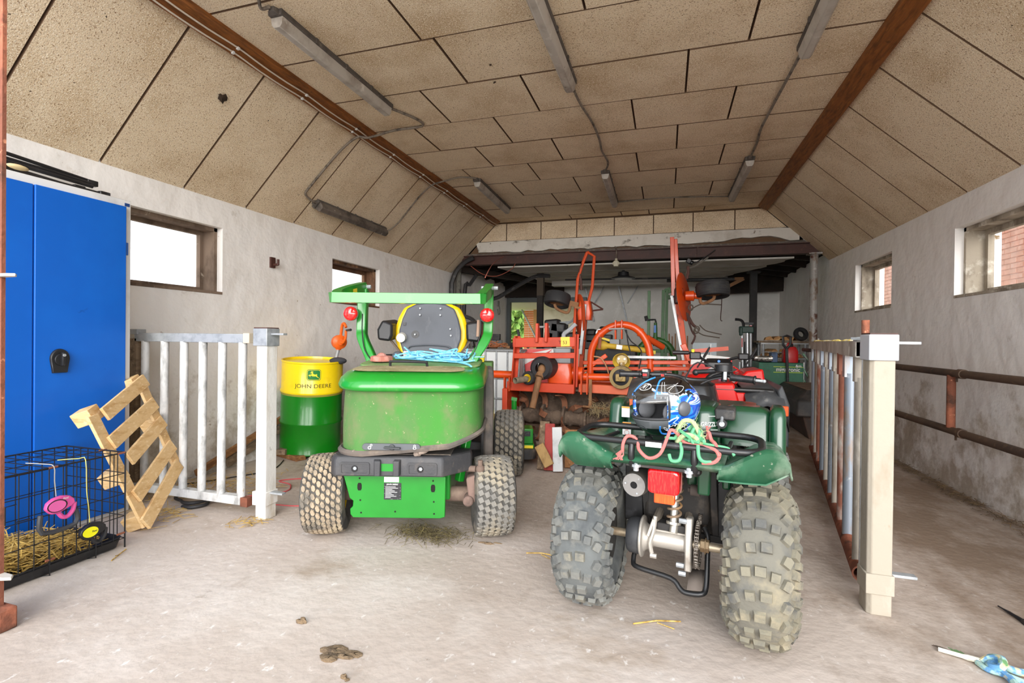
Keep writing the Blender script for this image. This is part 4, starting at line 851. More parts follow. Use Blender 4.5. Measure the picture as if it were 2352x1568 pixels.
# cutting deck in front
mb = MB(); mb.loft([rrect(.08,1.95,.74,.40,.08,.07),rrect(.08,1.95,.75,.41,.08,.16)]); dk = part('deck', mb, M_bump, mower)
mb = MB(); mb.bx(-.60,.80,1.58,2.3,.16,.20); mb.prism([(.655,.20),(.79,.20),(.79,.335),(.655,.335)], lambda a,b: (a,1.60,b), lambda a,b: (a,1.80,b)); part('deck_cover', mb, M_jdg, dk, .006)
mb = MB(); mb.bx(.655,.79,1.575,1.582,.165,.19); part('yellow_edge', mb, M_ly, dk); mb = MB(); mb.bx(.70,.765,1.592,1.599,.27,.315); part('deck_label', mb, MATS['type_plate_black'], dk)
mb = MB(); mb.cyl((.615,1.6,.33),(.615,1.6,.60),.024,n=12); mb.bar((.59,1.6,.61),(.64,1.6,.60),.05,.03); part('lift_arm', mb, M_jdg, dk)
# roll bar
M_rops = M_jdg
def leg_pts(s): return [(s*.30,.30,.93),(s*.335,.33,1.02),(s*.405,.39,1.14),(s*.42,.42,1.22),(s*.42,.44,1.47)]
for s in (-1,1):
    mb = MB(); mb.strip([(p[0]+.015,p[1],p[2]) for p in leg_pts(s)],.062,.06,up=(0,1,0),smooth=5); lg = part('roll_bar_leg', mb, M_rops, mower, .006)
    mb = MB(); mb.bar((s*.42+.015,.44,1.46),(s*.42+.015,.44,1.50),.05,.02,up=(0,1,0)); part('hinge_plate', mb, M_rops, lg)
    mb = MB(); mb.cyl((s*.42+.015-.05*s,.44,1.485),(s*.42+.015+.06*s,.44,1.485),.013,n=8); part('hinge_bolt', mb, M_galv, lg)
    mb = MB(); mb.tube([(s*.385,.36,1.30),(s*.385,.355,1.18),(s*.35,.31,1.06),(s*.27,.27,.97)],.004,n=5,smooth=4); part('lamp_cable', mb, M_hose, lg)
    c = V((s*.455-.005 if s < 0 else .43,.37,1.30)); mb = MB(); mb.lathe([(0,-.02),(.04,-.02),(.045,-.005),(.045,.012),(0,.012)],(c.x,c.y-.0,c.z),(0,-1,0),20); mb.bar((c.x,c.y+.02,c.z),(c.x-s*.03,c.y+.04,c.z),.02,.02); lp = part('lamp_body', mb, M_galv, lg)
    mb = MB(); mb.lathe([(.044,.010),(.046,.016),(.046,.026),(.042,.034),(.03,.040),(0,.042)],c,(0,-1,0),22); part('red_lens', mb, M_redlens, lp)
mb = MB(); U_ = [(-.41,.44,1.485),(-.43,.25,1.445),(-.455,.13,1.41),(-.452,.08,1.395),(-.435,.03,1.382),(-.385,0,1.376),(.345,0,1.376),(.395,.03,1.382),(.415,.08,1.393),(.42,.13,1.408),(.435,.25,1.44),(.44,.44,1.485)]
mb.strip(U_,.055,.06,up=(0,0,1),smooth=4); hb = part('roll_bar_hoop', mb, M_rops, mower, .010)
mb = MB(); mb.add([(-.431,.20,1.41),(-.431,.28,1.425),(-.431,.28,1.46),(-.431,.20,1.445)],[(0,1,2,3)]); mb.v = [(x+.034,y,z) for x,y,z in mb.v]; part('warning_sticker', mb, M_ly, hb)
mb = MB(); mb.cyl((.37,.42,1.27),(.365,.42,1.16),.011,n=8); part('hitch_pin', mb, mat('rusty_pin','#a58672',.7), mower)
# seat
bk = [(.0,1.385),(.10,1.382),(.165,1.35),(.195,1.28),(.215,1.20),(.215,1.14),(.185,1.05),(.175,.985)]
full = [(.03+a,b) for a,b in bk]+[(.03-a,b) for a,b in bk[::-1]]
mb = MB(); mb.prism([(.03+(a-.03)*1.0,b) for a,b in full], lambda a,b: (a,.50+.25*(1.385-b)*.0+.10*(b-1.0),b), lambda a,b: (.03+(a-.03)*.96,.54+.10*(b-1.0),b)); st = part('seat_shell', mb, M_seatgrey, mower, .014)
mb = MB(); mb.prism([(.03+(a-.03)*1.19,1.0+(b-1.0)*1.025) for a,b in full], lambda a,b: (a,.545+.10*(b-1.0),b), lambda a,b: (a,.62+.10*(b-1.0),b)); part('seat_cushion', mb, M_seaty, mower, .025)
mb = MB(); mb.tube([(-.115,.494,1.075),(-.09,.497,1.092),(.03,.499,1.10),(.15,.497,1.092),(.175,.494,1.075)],.006,n=6,smooth=4); part('shell_ridge', mb, M_seatgrey, st)
mb = MB()
for (x,z) in ((-.04,1.35),(.10,1.35),(-.04,1.305),(.10,1.305),(.17,1.21),(.175,1.165),(-.07,1.17)): mb.cyl((x,.494+.10*(z-1.0)+.006,z),(x,.484+.10*(z-1.0),z),.006,n=6); 
part('rivet', mb, M_galv, st, kind='stuff')
mb = MB(); mb.cyl((-.07,.502+.017,1.17),(-.07,.497+.017,1.17),.027,n=18); part('rubber_plug', mb, M_plblack, st)
mb = MB(); mb.bx(-.145,-.105,.4945,.499,.99,1.055); o = part('shell_label', mb, M_white, st); mb = MB()
for i in range(6): mb.bx(-.14,-.11,.493,.4945,.996+.009*i,.999+.009*i)
part('label_print', mb, M_plblack, o, kind='stuff') if False else part('label_print', mb, M_plblack, st, kind='stuff')
mb = MB(); mb.bx(-.155,-.135,.497+.02,.505+.02,1.232,1.252); part('pictogram', mb, M_plblack, st)
mb = MB(); mb.cyl((-.16,.47,1.145),(-.16,.51,1.15),.030,.034,n=18); part('adjuster_knob', mb, mat('pale_grey_knob','#c2c0b8',.6), mower)
mb = MB(); mb.loft([rrect(.03,.76,.23,.24,.06,.93),rrect(.03,.76,.245,.26,.06,.965),rrect(.03,.76,.225,.235,.06,.995)]); part('seat_base_cushion', mb, M_seaty, mower)
mb = MB(); mb.ball((.255,.62,.985),(.05,.06,.055)); part('cushion_end', mb, M_seaty, mower)
for (x0,x1) in ((-.225,-.145),(.205,.30)):
    mb = MB(); mb.prism([(x0,.90),(x1,.90),(x1,1.02),(x1-.02,1.055),(x0+.02,1.055),(x0,1.02)], lambda a,b: (a,.47,b), lambda a,b: (a,.85,b-.02)); part('seat_wing', mb, M_seatgrey, mower, .014)
for s, x in ((-1,-.265),(1,.335)):
    mb = MB(); mb.prism([(x-.05,1.13),(x+.035,1.12),(x+.05,1.16),(x+.05,1.24),(x-.02 if s < 0 else x+.03,1.265),(x-.055,1.20 if s < 0 else 1.25)], lambda a,b: (a,.46,b), lambda a,b: (a,.78,b+.02)); ar = part('armrest', mb, M_plblack, mower, .016)
    mb = MB(); mb.bar((x-s*.025,.52,1.13),(.03+s*.19,.56,1.02),.012,.025,up=(0,1,0)); part('armrest_strut', mb, mat('strut_brown','#6a5c52',.6,.3), mower)
mb = MB(); mb.lathe([(.155+.016*math.cos(t),.016*math.sin(t)) for t in [2*PI*i/8 for i in range(8)]],(.14,1.14,1.25),(0,-.55,.83),28,closed=True); sw = part('steering_wheel', mb, M_plblack, mower)
mb = MB(); mb.cyl((.14,1.14,1.25),(.14,1.40,.70),.03,n=10); part('steering_column', mb, M_bump, mower)
for a in (.5,2.6,4.7):
    mb = MB(); q = V((0,-.55,.83)).to_track_quat('Z','Y'); mb.bar(V((.14,1.14,1.25)),V((.14,1.14,1.25))+q@V((.15*math.cos(a),.15*math.sin(a),0)),.02,.008); part('wheel_spoke', mb, M_plblack, sw)
mb = MB(); mb.bx(.28,.45,.72,1.0,.88,.975); cb = part('control_box', mb, M_jdd, mower, .01)
mb = MB(); mb.cyl((.37,.80,.975),(.37,.80,1.02),.018,.024,n=12); part('yellow_knob', mb, M_ly, mower)
for x in (.31,.345):
    mb = MB(); mb.tube([(x,.80,.97),(x+.005,.81,1.08),(x-.01,.83,1.14)],.006,n=6); part('control_lever', mb, M_plblack, mower)
# lying on the hood
random.seed(21)
Mm = Matrix.Translation(MW) @ Matrix.Rotation(math.radians(17),4,'Z')
M_btw = mat('blue_baler_twine', '#6fc0e8', .7, layers=[('#9ad6f0', 40, .5, .65, 3, O3)])
mb = MB(); mb.M = Mm
for k in range(9):
    pts = []; cx, cy = .10+random.gauss(0,.07), .30+random.gauss(0,.04); 
    for i in range(11): pts.append((cx+random.gauss(0,.10), cy+random.gauss(0,.045), 1.012+abs(random.gauss(0,.026))))
    mb.tube(pts,.0048,n=5,smooth=4)
mb.tube([(-.13,.33,1.02),(-.15,.29,1.04),(-.10,.25,1.02),(.0,.28,1.01),(.12,.20,1.008),(.25,.17,1.003),(.33,.06,.995),(.36,.0,.985)],.006,n=5,smooth=4)
mb.tube([(.12,.3,1.02),(.2,.24,1.0),(.30,.22,1.0),(.36,.24,1.01)],.006,n=5,smooth=4)
solo('baler_twine', mb, M_btw, 'tangle of light blue baler twine lying on the mower hood', 'twine')
mb = MB(); mb.M = Mm; rg = []
for z, r in ((.0,.062),(.004,.066),(.03,.064),(.036,.055),(.037,.03),(.05,.018),(.056,.0)):
    rg.append((r,z))
c = (-.215,.20,.998)
n = 32; rings = [[V((c[0]+r*(1+.05*math.cos(9*2*PI*i/n))*math.cos(2*PI*i/n), c[1]+r*(1+.05*math.cos(9*2*PI*i/n))*math.sin(2*PI*i/n), c[2]+z)) for i in range(n)] for r, z in rg]
mb.loft(rings); solo('screw_cap', mb, mat('faded_red_cap','#a8685a',.85,layers=[('#c4958a',9,.5,.7,5,O3)],bump=.2), 'faded red ribbed screw cap lying on the mower hood', 'cap')
# clippings below
solo('grass_clippings', flo(straw_heap(500, lambda: -1.30+random.gauss(0,.11), lambda: 2.60+random.gauss(0,.06), lambda x,y: .006+random.random()*.03, (.03,.09), .0012, .3)), mat('dry_clippings', '#5d5235', .95, layers=[('#8a7d4e', 30, .5, .65, 3, O3)]), 'dry grass clippings on the floor under the mower rear plate', 'clippings', kind='stuff')
# ---------------------------------------------------------------- green quad bike, seen from behind
AT = (.018, 2.179, 0)
quad = thing('quad_bike', 'dark green quad bike with knobbly tyres in the foreground', 'quad bike', AT, math.radians(-9.25), world=False)
M_qg = mat('quad_green', '#123f26', .30, layers=[('#0f3520', 4, .5, .7, 4, O3), ('#45694f', 3.2, .62, .82, 7, O3), ('#8f9f8c', 26, .70, .78, 4, O3)], coat=.35)
M_qd = mat('dusty_quad_green', '#2a6044', .45, layers=[('#1d5034', 4, .45, .65, 4, O3), ('#839481', 4, .49, .70, 7, O3), ('#b9b6a4', 28, .65, .74, 4, O3)], coat=.15)
M_qtyre = mat('dusty_grey_tyre', '#5f6261', .9, layers=[('#46494a', 5, .45, .62, 5, O3), ('#7c7a72', 6, .54, .70, 6, O3)], bump=.2, bscale=70)
M_knob = mat('dusty_knobs', '#6e6e69', .9, layers=[('#545655', 7, .45, .62, 5, O3), ('#8d8672', 6, .54, .70, 6, O3)], bump=.25, bscale=80)
M_qtyre2 = mat('muddy_grey_tyre', '#6c695f', .92, layers=[('#505253', 5, .45, .62, 5, O3), ('#8f866f', 5, .50, .66, 6, O3)], bump=.25, bscale=70)
M_knob2 = mat('muddy_knobs', '#797464', .92, layers=[('#5a5a57', 7, .45, .62, 5, O3), ('#9d9278', 5, .50, .66, 6, O3)], bump=.25, bscale=80)
M_rackp = mat('black_rack_tube', '#1b1b1c', .38, layers=[('#333335', 16, .6, .72, 4, O3)])
M_alu = mat('cast_aluminium', '#b9b3aa', .5, .55, layers=[('#8e857a', 10, .5, .7, 6, O3)], bump=.1, bscale=60)
M_frame = mat('dusty_black_frame', '#2b2928', .7, layers=[('#5b5148', 7, .55, .72, 6, O3)])
M_chain = mat('chain_steel', '#7d756c', .4, .7, layers=[('#4b3f36', 30, .5, .65, 4, O3)])
def knobs(R, W, n):
    out = []
    for i in range(n):
        t = 2*PI*i/n; d = 2*PI/n
        e = i % 2
        out.append((t, 0 if e else .018, .036, .040, 0, 4))
        out.append((t+d*.1, -.044 if e else -.030, .034, .034, .12, 4)); 
        if e: out.append((t+d*.15, .046, .034, .032, -.12, 4))
        out.append((t+d*.45, -.078, .036, .034, .5, 5)); out.append((t+d*.45, .078, .036, .034, PI-.5, 5))
        out.append((t, -.103, .034, .034, .3, 4)); out.append((t, .103, .034, .034, -.3, 4))
        out.append((t+d*.5, -.113, .030, .030, .2, 4)); out.append((t+d*.5, .113, .030, .030, -.2, 4))
    return out
M_rim = mat('dark_rim_steel', '#3b3936', .6, .3, layers=[('#6d6155', 10, .55, .7, 5, O3)])
wheel(quad, (-.325,.0,.300), .292, .225, .135, .74, knobs(.29,.225,24), .014, M_rim, M_knob, M_qtyre, math.radians(4), rim_deep=.8, n=48)
wheel(quad, (.345,.0,.300), .292, .225, .135, .74, knobs(.29,.225,24), .014, M_rim, M_knob2, M_qtyre2, 0, rim_deep=.8, n=48)
for s in (-1,1): wheel(quad, (.02+s*.34,1.02,.29), .282, .20, .14, .78, knobs(.28,.2,20), .014, M_rim, M_knob, M_qtyre)
# rear axle, brake drum, hub, sprocket and chain
mb = MB(); mb.cyl((-.24,0,.312),(.25,0,.318),.0175,n=14); part('axle', mb, mat('axle_steel','#b9aa92',.45,.6,layers=[('#8b7358',12,.5,.7,5,O3)]), quad)
mb = MB(); mb.lathe([(.02,0),(.066,.002),(.074,.012),(.076,.05),(.072,.058),(.02,.058)],(-.165,0,.313),(1,0,0),26); part('brake_drum', mb, mat('black_drum_cover','#2f3033',.6,layers=[('#4d4d4e',8,.5,.7,5,O3)]), quad)
mb = MB(); mb.lathe([(.02,0),(.083,0),(.086,.004),(.083,.010),(.062,.014),(.055,.022),(.046,.040),(.038,.052),(.02,.052)],(-.108,0,.314),(1,0,0),30); br = part('brake_plate', mb, M_alu, quad)
mb = MB(); mb.lathe([(.038,-.01),(.039,0),(.0365,.004),(.0365,.125),(.041,.13),(.041,.136)],(-.058,0,.316),(1,0,0),22); mb.bar((-.05,-.012,.354),(.07,-.012,.354),.012,.006); ax_ = part('axle_housing', mb, M_alu, quad)
mb = MB(); mb.prism([(-.045,.215),(.03,.215),(.045,.27),(.042,.36),(.03,.42),(-.02,.425),(-.045,.35)], lambda a,b: (.073,a-.01,b+.005), lambda a,b: (.100,a-.01,b+.005)); part('bearing_carrier', mb, M_alu, quad, .006)
mb = MB(); mb.cyl((.048,-.03,.415),(.08,-.03,.415),.011,n=6); mb.cyl((.04,-.035,.235),(.07,-.035,.235),.010,n=6); mb.cyl((.05,-.04,.205),(.078,-.04,.205),.010,n=6); part('carrier_bolts', mb, M_galv, quad, kind='stuff')
mb = MB(); mb.cyl((.118,0,.318),(.122,0,.318),.083,n=30); sk = part('sprocket', mb, M_chain, quad)
mb = MB(); N_ch = 44; path = []
for i in range(24):
    a = PI*.5+PI*1.02*i/23+PI*.0; path.append(V((.120,-.0+.088*math.cos(a+0)*1.0, .318+.088*math.sin(a))))
path = [V((.120, .088*math.cos(a), .318+.088*math.sin(a))) for a in [1.15+(2*PI-1.9)*i/23 for i in range(24)]]
up1 = path[0]; dn = path[-1]
path = [up1+(V((.105,.62,.50))-up1)*(1-i/10) for i in range(10)]+path+[dn+(V((.120,.62,.42))-dn)*(i/10) for i in range(1,11)]
P_ = []
acc = 0
for i in range(len(path)-1):
    L_ = (path[i+1]-path[i]).length
    while acc < L_:
        P_.append((path[i]+(path[i+1]-path[i])*(acc/L_), (path[i+1]-path[i]).normalized())); acc += .0145
    acc -= L_
for k, (p,t) in enumerate(P_):
    for s in (-1,1):
        off = .0075 if k % 2 else .0055
        mb.bar(p-t*.0075+V((s*off,0,0)), p+t*.0075+V((s*off,0,0)), .0016, .011, up=V((1,0,0)).cross(t))
    mb.cyl(p-V((.008,0,0)), p+V((.008,0,0)), .0042, n=6)
part('chain', mb, M_chain, sk)
mb = MB(); mb.cyl((.128,0,.318),(.162,0,.318),.026,n=6); mb.cyl((.145,0,.318),(.150,0,.318),.033,n=6); part('axle_nut', mb, mat('rusty_nut','#a08a6c',.6,.3,layers=[('#7a5d40',12,.5,.66,5,O3)]), quad, .002)
mb = MB(); mb.tube([(-.045,-.04,.42),(-.050,-.05,.36),(-.062,-.055,.31),(-.055,-.055,.27)],.009,n=8,smooth=3); mb.cyl((-.06,-.06,.262),(-.035,-.06,.262),.010,n=6); mb.bar((-.072,-.055,.34),(-.05,-.05,.41),.014,.01); part('brake_arm', mb, M_alu, quad)
mb = MB(); pts = [(.025+.010*0+.026*math.cos(t), -.02+.026*math.sin(t), .405+.030*t/(2*PI)) for t in [2*PI*i/14 for i in range(14*6)]]
# coil spring and damper
mb.tube([(x+ (z-.40)*.02, y+(z-.40)*.30, z) for x,y,z in pts],.0052,n=6); sh = part('coil_spring', mb, mat('rusty_spring','#8a7560',.6,.3,layers=[('#b38a5c',9,.55,.7,5,O3)]), quad)
mb = MB(); mb.cyl((.024,-.02,.355),(.028,.02,.43),.0175,n=16); mb.cyl((.025,-.018,.40),(.028,.03,.60),.0155,n=16); mb.cyl((.0245,-.018,.392),(.0247,-.016,.402),.030,n=16); part('damper', mb, mat('bright_damper','#cfcabf',.3,.8), quad)
mb = MB()
for s, x in ((-1,-.055),(1,.075)):
    mb.tube([(x,.0,.37),(x-.005*s,.12,.40),(x,.35,.41),(x,.6,.40)],.018,n=8,smooth=3)
part('swingarm', mb, mat('dusty_swingarm','#6e655a',.8,layers=[('#8f8270',8,.5,.7,5,O3)]), quad)
mb = MB(); mb.bx(-.045,.07,-.01,.05,.355,.385); part('shock_mount', mb, M_frame, quad, .004)
mb = MB(); mb.tube([(-.135,.03,.26),(-.140,-.01,.205),(-.115,-.035,.19),(.02,-.045,.178),(.06,-.06,.15),(.085,-.065,.142),(.14,-.06,.148),(.155,-.04,.17),(.155,.0,.26),(.152,.04,.34),(.135,.06,.37)],.0105,n=10,smooth=4); sb_ = part('skid_bar', mb, M_rackp, quad)
mb = MB(); mb.add([(.085,-.06,.150),(.142,-.055,.155),(.142,.03,.205),(.085,.03,.20)],[(0,1,2,3)]); o = part('skid_plate', mb, M_dustpl, quad); so = o.modifiers.new('t','SOLIDIFY'); so.thickness = .004
# frame bits behind
mb = MB(); mb.bx(-.12,.15,.10,.9,.36,.62); mb.bx(-.16,.20,.35,.85,.24,.6); part('engine_block', mb, mat('sooty_engine','#2a2725',.8,layers=[('#4d453d',8,.55,.7,5,O3)]), quad, .02)
mb = MB()
for x in (.165,-.12):
    mb.bar((x,.06,.62),(x+.01,.16,.30),.028,.03,up=(0,1,0)); 
mb.bar((-.16,.15,.30),(.24,.15,.30),.03,.03); mb.bar((-.13,-.10,.62),(.16,-.10,.645),.022,.018)
part('subframe', mb, M_frame, quad, .004)
mb = MB(); mb.cyl((.095,-.06,.555),(.130,-.06,.555),.022,n=14); mb.cyl((.085,-.06,.555),(.14,-.06,.555),.009,n=8); part('rubber_roller', mb, mat('roller_rubber','#3d342f',.8), quad)
mb = MB(); mb.bx(-.21,-.13,.12,.17,.33,.60); part('mud_flap', mb, M_plblack, quad, .004)
mb = MB(); mb.bx(.18,.30,.14,.18,.30,.62); part('mud_flap', mb, M_plblack, quad, .004)
mb = MB(); mb.bx(.125,.17,-.12,-.05,.555,.71); mb.bx(.075,.112,-.02,.05,.56,.70); mb.bx(.205,.235,.02,.09,.55,.70); part('fender_tab', mb, M_qg, quad, .008)
mb = MB(); mb.tube([(.185,-.08,.70),(.20,-.06,.66),(.195,-.03,.63),(.20,-.02,.60)],.0045,n=6,smooth=3); part('red_wire', mb, mat('red_wire','#c02222',.5), quad)
mb = MB(); mb.tube([(.188,-.06,.66),(.215,-.05,.64),(.21,-.03,.61),(.195,-.02,.58)],.004,n=6,smooth=3); part('black_wire', mb, M_hose, quad)
# silencer and rear lamp
mb = MB(); mb.lathe([(.012,0.018),(.014,0),(.030,-.004),(.044,-.002),(.048,.006),(.050,.02),(.050,.30),(.02,.34)],(-.098,-.20,.585),(.12,1,.03),26); mu = part('silencer', mb, mat('silencer_grey','#58544f',.6,.3,layers=[('#7b756d',6,.5,.7,5,O3)]), quad)
mb = MB(); mb.lathe([(.014,.0),(.043,.0),(.045,-.004),(.014,-.006)],(-.098,-.204,.585),(.12,1,.03),26,closed=True); part('end_cap', mb, mat('silencer_cap','#8d8b88',.5,.4,layers=[('#6a6866',5,.5,.65,4,O3)]), mu)
mb = MB(); mb.cyl((-.098,-.207,.585),(-.098,-.2,.585),.0145,n=14); part('outlet', mb, mat('soot','#060606',.9), mu)
mb = MB()
for a in (.9,3.0,5.1): mb.cyl((-.098+.033*math.cos(a),-.212,.585+.033*math.sin(a)),(-.098+.033*math.cos(a),-.205,.585+.033*math.sin(a)),.004,n=6)
part('cap_rivet', mb, M_galv, mu, kind='stuff')
M_lampred = mat('red_tail_lens', '#c80f18', .1, coat=.6, layers=[('#e0302a', 60, .50, .62, 1, (3,1,.6))]); M_lampor = mat('orange_lens', '#e84a16', .25, coat=.4, layers=[('#ee5c20', 120, .5, .6, 1, (6,1,.2))])
mb = MB(); mb.loft([[V((p.x,-.275,p.y)) for p in rrect(.022,.628,.050,.040,.014,0,4)],[V((p.x,-.268,p.y)) for p in rrect(.022,.628,.0565,.046,.016,0,4)],[V((p.x,-.225,p.y+.004)) for p in rrect(.022,.628,.058,.048,.016,0,4)]]); tl = part('tail_lamp', mb, M_lampred, quad, .004)
mb = MB(); mb.bx(-.012,.062,-.262,-.235,.545,.584); part('lower_lens', mb, M_lampor, tl, .004)
mb = MB(); mb.loft([[V((p.x,-.225,p.y)) for p in rrect(.022,.63,.0595,.0495,.016,0,4)],[V((p.x,-.205,p.y+.003)) for p in rrect(.022,.63,.0595,.0495,.016,0,4)]]); part('lamp_housing', mb, mat('faded_lamp_base','#8a5a52',.8), tl)
mb = MB(); mb.bx(-.05,.09,-.205,-.19,.675,.70); mb.bx(0,.05,-.205,-.15,.60,.68); part('lamp_bracket', mb, M_frame, quad, .003)
# rear fender: dusty middle sheet between two flares with their own edges
mb = MB(); rings = []
for y, dz, cut in ((-.298,-.022,0),(-.312,-.006,0),(-.300,.004,0),(-.25,.004,0),(-.12,.0,0),(.05,-.012,0),(.25,-.03,0)):
    rings.append([V((x, y+.010*math.cos((x-.02)*7)-.01, .714+dz+.004*math.sin(x*11))) for x in [-.19+.42*k/16 for k in range(17)]])
mb.loft(rings, cap=False, closed=False); fd = part('rear_fender', mb, M_qd, quad, sharp=60); so = fd.modifiers.new('t','SOLIDIFY'); so.thickness = .006; so.offset = -1
def flare(s, x0, w, tilt):
    prof = [(.0,.702),(.002,.718),(.03,.727),(.08,.757),(.115,.777),(.15,.789),(.18,.786),(.205,.768),(.219,.742),(.223,.712)]
    rings = []
    def ring(y, dz, k, low=False):
        out = []
        for (o, z) in prof:
            zz = z+dz+tilt*o
            if low: zz = min(zz-.010, .668+tilt*o+max(0,o-.15)*.5)
            out.append(V((x0+s*(o*w/.223-k*(o/.223)), y+.030*(o/.223)**3-.006*math.sin(o*14), zz)))
        return out
    rings = [ring(-.300,0,.006,True), ring(-.318,-.026,.002), ring(-.322,-.012,.0), ring(-.308,-.001,.0), ring(-.27,-.006,.0), ring(-.15,-.026,0), ring(0,-.045,0), ring(.15,-.058,0), ring(.27,-.075,.01)]
    mb = MB(); mb.loft(rings, cap=False, closed=False); o = part('fender_flare', mb, M_qd, quad, sharp=50); so = o.modifiers.new('t','SOLIDIFY'); so.thickness = .006; so.offset = -s
    mb = MB(); mb.tube([tuple(p+V((0,-.001,0))) for p in rings[0]],.004,n=5); part('rolled_edge', mb, M_qd, o)
flare(-1,-.158,.222,-.03); flare(1,.212,.222,.03)
# leg-guard panels rising in front of the rear fender
def slab(name, x0, x1, y0, y1, z0, z1, r, m=M_qg, lean=.03, label=None):
    mb = MB(); rg = [rrect((x0+x1)/2,(y0+y1)/2,(x1-x0)/2,(y1-y0)/2,r,z0,5), rrect((x0+x1)/2,(y0+y1)/2+lean*.8,(x1-x0)/2,(y1-y0)/2,r,z0+(z1-z0)*.82,5), rrect((x0+x1)/2,(y0+y1)/2+lean,(x1-x0)/2*.86,(y1-y0)/2*.92,r*.7,z1-.012,5), rrect((x0+x1)/2,(y0+y1)/2+lean,(x1-x0)/2*.55,(y1-y0)/2*.7,r*.4,z1,5)]
    mb.loft(rg); return part(name, mb, m, quad, sharp=60, label=label)
slab('leg_guard', -.315,-.245,.18,.34,.70,.868,.03)
slab('leg_guard', -.25,-.12,.22,.34,.70,.835,.03)
slab('leg_guard', .185,.385,.20,.33,.70,.862,.03)
slab('leg_guard', .375,.437,.15,.32,.62,.872,.028)
lg2 = slab('seat_tail', .035,.185,.10,.42,.70,.868,.07, lean=.0)
mb = text_mesh('GRIZZLY', .030, .0003, True, fn=lambda a,b,d: (0,0,0)); 
th_ = lambda a: (-.5+a/.09)
tm = text_mesh('GRIZZLY', .026, .0003, True, fn=lambda a,b,d: (.110+.0765*math.sin(.55+a/.10), .172-.0765*math.cos(.55+a/.10), .795+b), shear=.1); part('lettering', tm, M_white, lg2)
mb = MB(); mb.box((.155,.112,.83),(.03,.002,.002),rz=.5); mb.box((.165,.118,.772),(.03,.002,.002),rz=.5); part('sticker_line', mb, M_white, lg2, kind='stuff')
mb = MB(); mb.bx(.165,.245,.12,.26,.815,.862); part('latch_block', mb, mat('latch_block_black','#2c2b2b',.6,layers=[('#5a544e',8,.55,.7,5,O3)]), quad, .008)
mb = MB(); mb.cyl((.195,.115,.80),(.195,.16,.80),.020,n=18); kb = part('key_switch', mb, M_plblack, quad); mb = MB(); mb.cyl((.195,.112,.80),(.195,.116,.80),.011,n=14); mb.cyl((.195,.10,.815),(.195,.13,.83),.006,n=8); part('key_ring', mb, M_galv, kb)
mb = MB(); mb.bx(-.245,-.205,.196,.205,.70,.76); mb.bx(-.248,-.21,.188,.194,.785,.835); st_ = part('warning_label', mb, M_white, quad)
mb = MB(); mb.bx(-.245,-.205,.1945,.1955,.752,.76); mb.bx(-.248,-.21,.1865,.1875,.828,.835); part('orange_band', mb, mat('label_orange','#e8972c',.5), st_)
for z in (.735,.712):
    mb = MB(); mb.lathe([(.010,0),(.0115,0),(.0115,.001),(.010,.001)],(-.225,.1955,z),(0,-1,0),16,closed=True); part('prohibition_mark', mb, mat('label_red','#b86a5e',.5), st_)
# seat and tank
mb = MB(); mb.loft([rrect(.0,.42,.13,.30,.08,.72,5),rrect(.0,.42,.14,.31,.09,.80,5),rrect(.0,.44,.12,.29,.09,.85,5),rrect(.0,.44,.08,.25,.06,.862,5)]); part('seat', mb, mat('black_vinyl','#1c1d20',.45), quad)
mb = MB(); mb.loft([rrect(.02,.80,.10,.16,.06,.60,5),rrect(.02,.80,.115,.17,.07,.80,5),rrect(.02,.82,.09,.13,.06,.905,5),rrect(.02,.83,.05,.08,.04,.925,5)]); part('tank_cover', mb, mat('tank_black','#151516',.3,coat=.3), quad)
mb = MB(); mb.loft([rrect(.02,1.05,.36,.22,.08,.62,4),rrect(.02,1.05,.37,.23,.10,.70,4),rrect(.02,1.05,.30,.18,.08,.78,4)]); mb.bx(-.16,.20,.5,1.1,.35,.72); part('front_cowl', mb, M_qg, quad)
# rear carrier
def loop(y0, y1, x0, x1, z0, z1, r):
    P = []
    for p in rrect((x0+x1)/2,(y0+y1)/2,(x1-x0)/2,(y1-y0)/2,r,0,5): P.append((p.x,p.y,z0+(z1-z0)*(p.y-y0)/(y1-y0)))
    return P
mb = MB(); mb.tube(loop(-.30,-.045,-.315,.345,.772,.783,.075),.0125,n=10,closed=True); rk = part('carrier', mb, M_rackp, quad)
for x in (-.088,.133):
    mb = MB(); mb.tube([(x,-.295,.772),(x,-.305,.74),(x,-.30,.70),(x+.002,-.27,.675),(x+.006,-.22,.67)],.0125,n=10,smooth=3); part('carrier_stay', mb, M_rackp, rk)
for x in (-.20,.24,.02):
    mb = MB(); mb.cyl((x,-.295,.772),(x,-.06,.757),.009,n=8); part('cross_tube', mb, M_rackp, rk)
mb = MB(); mb.bx(-.035,.022,-.3135,-.312,.762,.780); part('paper_sticker', mb, M_white, rk)
mb = MB(); mb.box((.02,-.28,.685),(.26,.03,.012)); part('carrier_bracket', mb, M_frame, quad, .002)
for x in (-.072,.115):
    mb = MB(); mb.cyl((x,-.295,.665),(x,-.295,.70),.010,n=8); mb.cyl((x,-.295,.68),(x,-.295,.69),.017,n=8); part('bracket_bolt', mb, M_galv, quad)
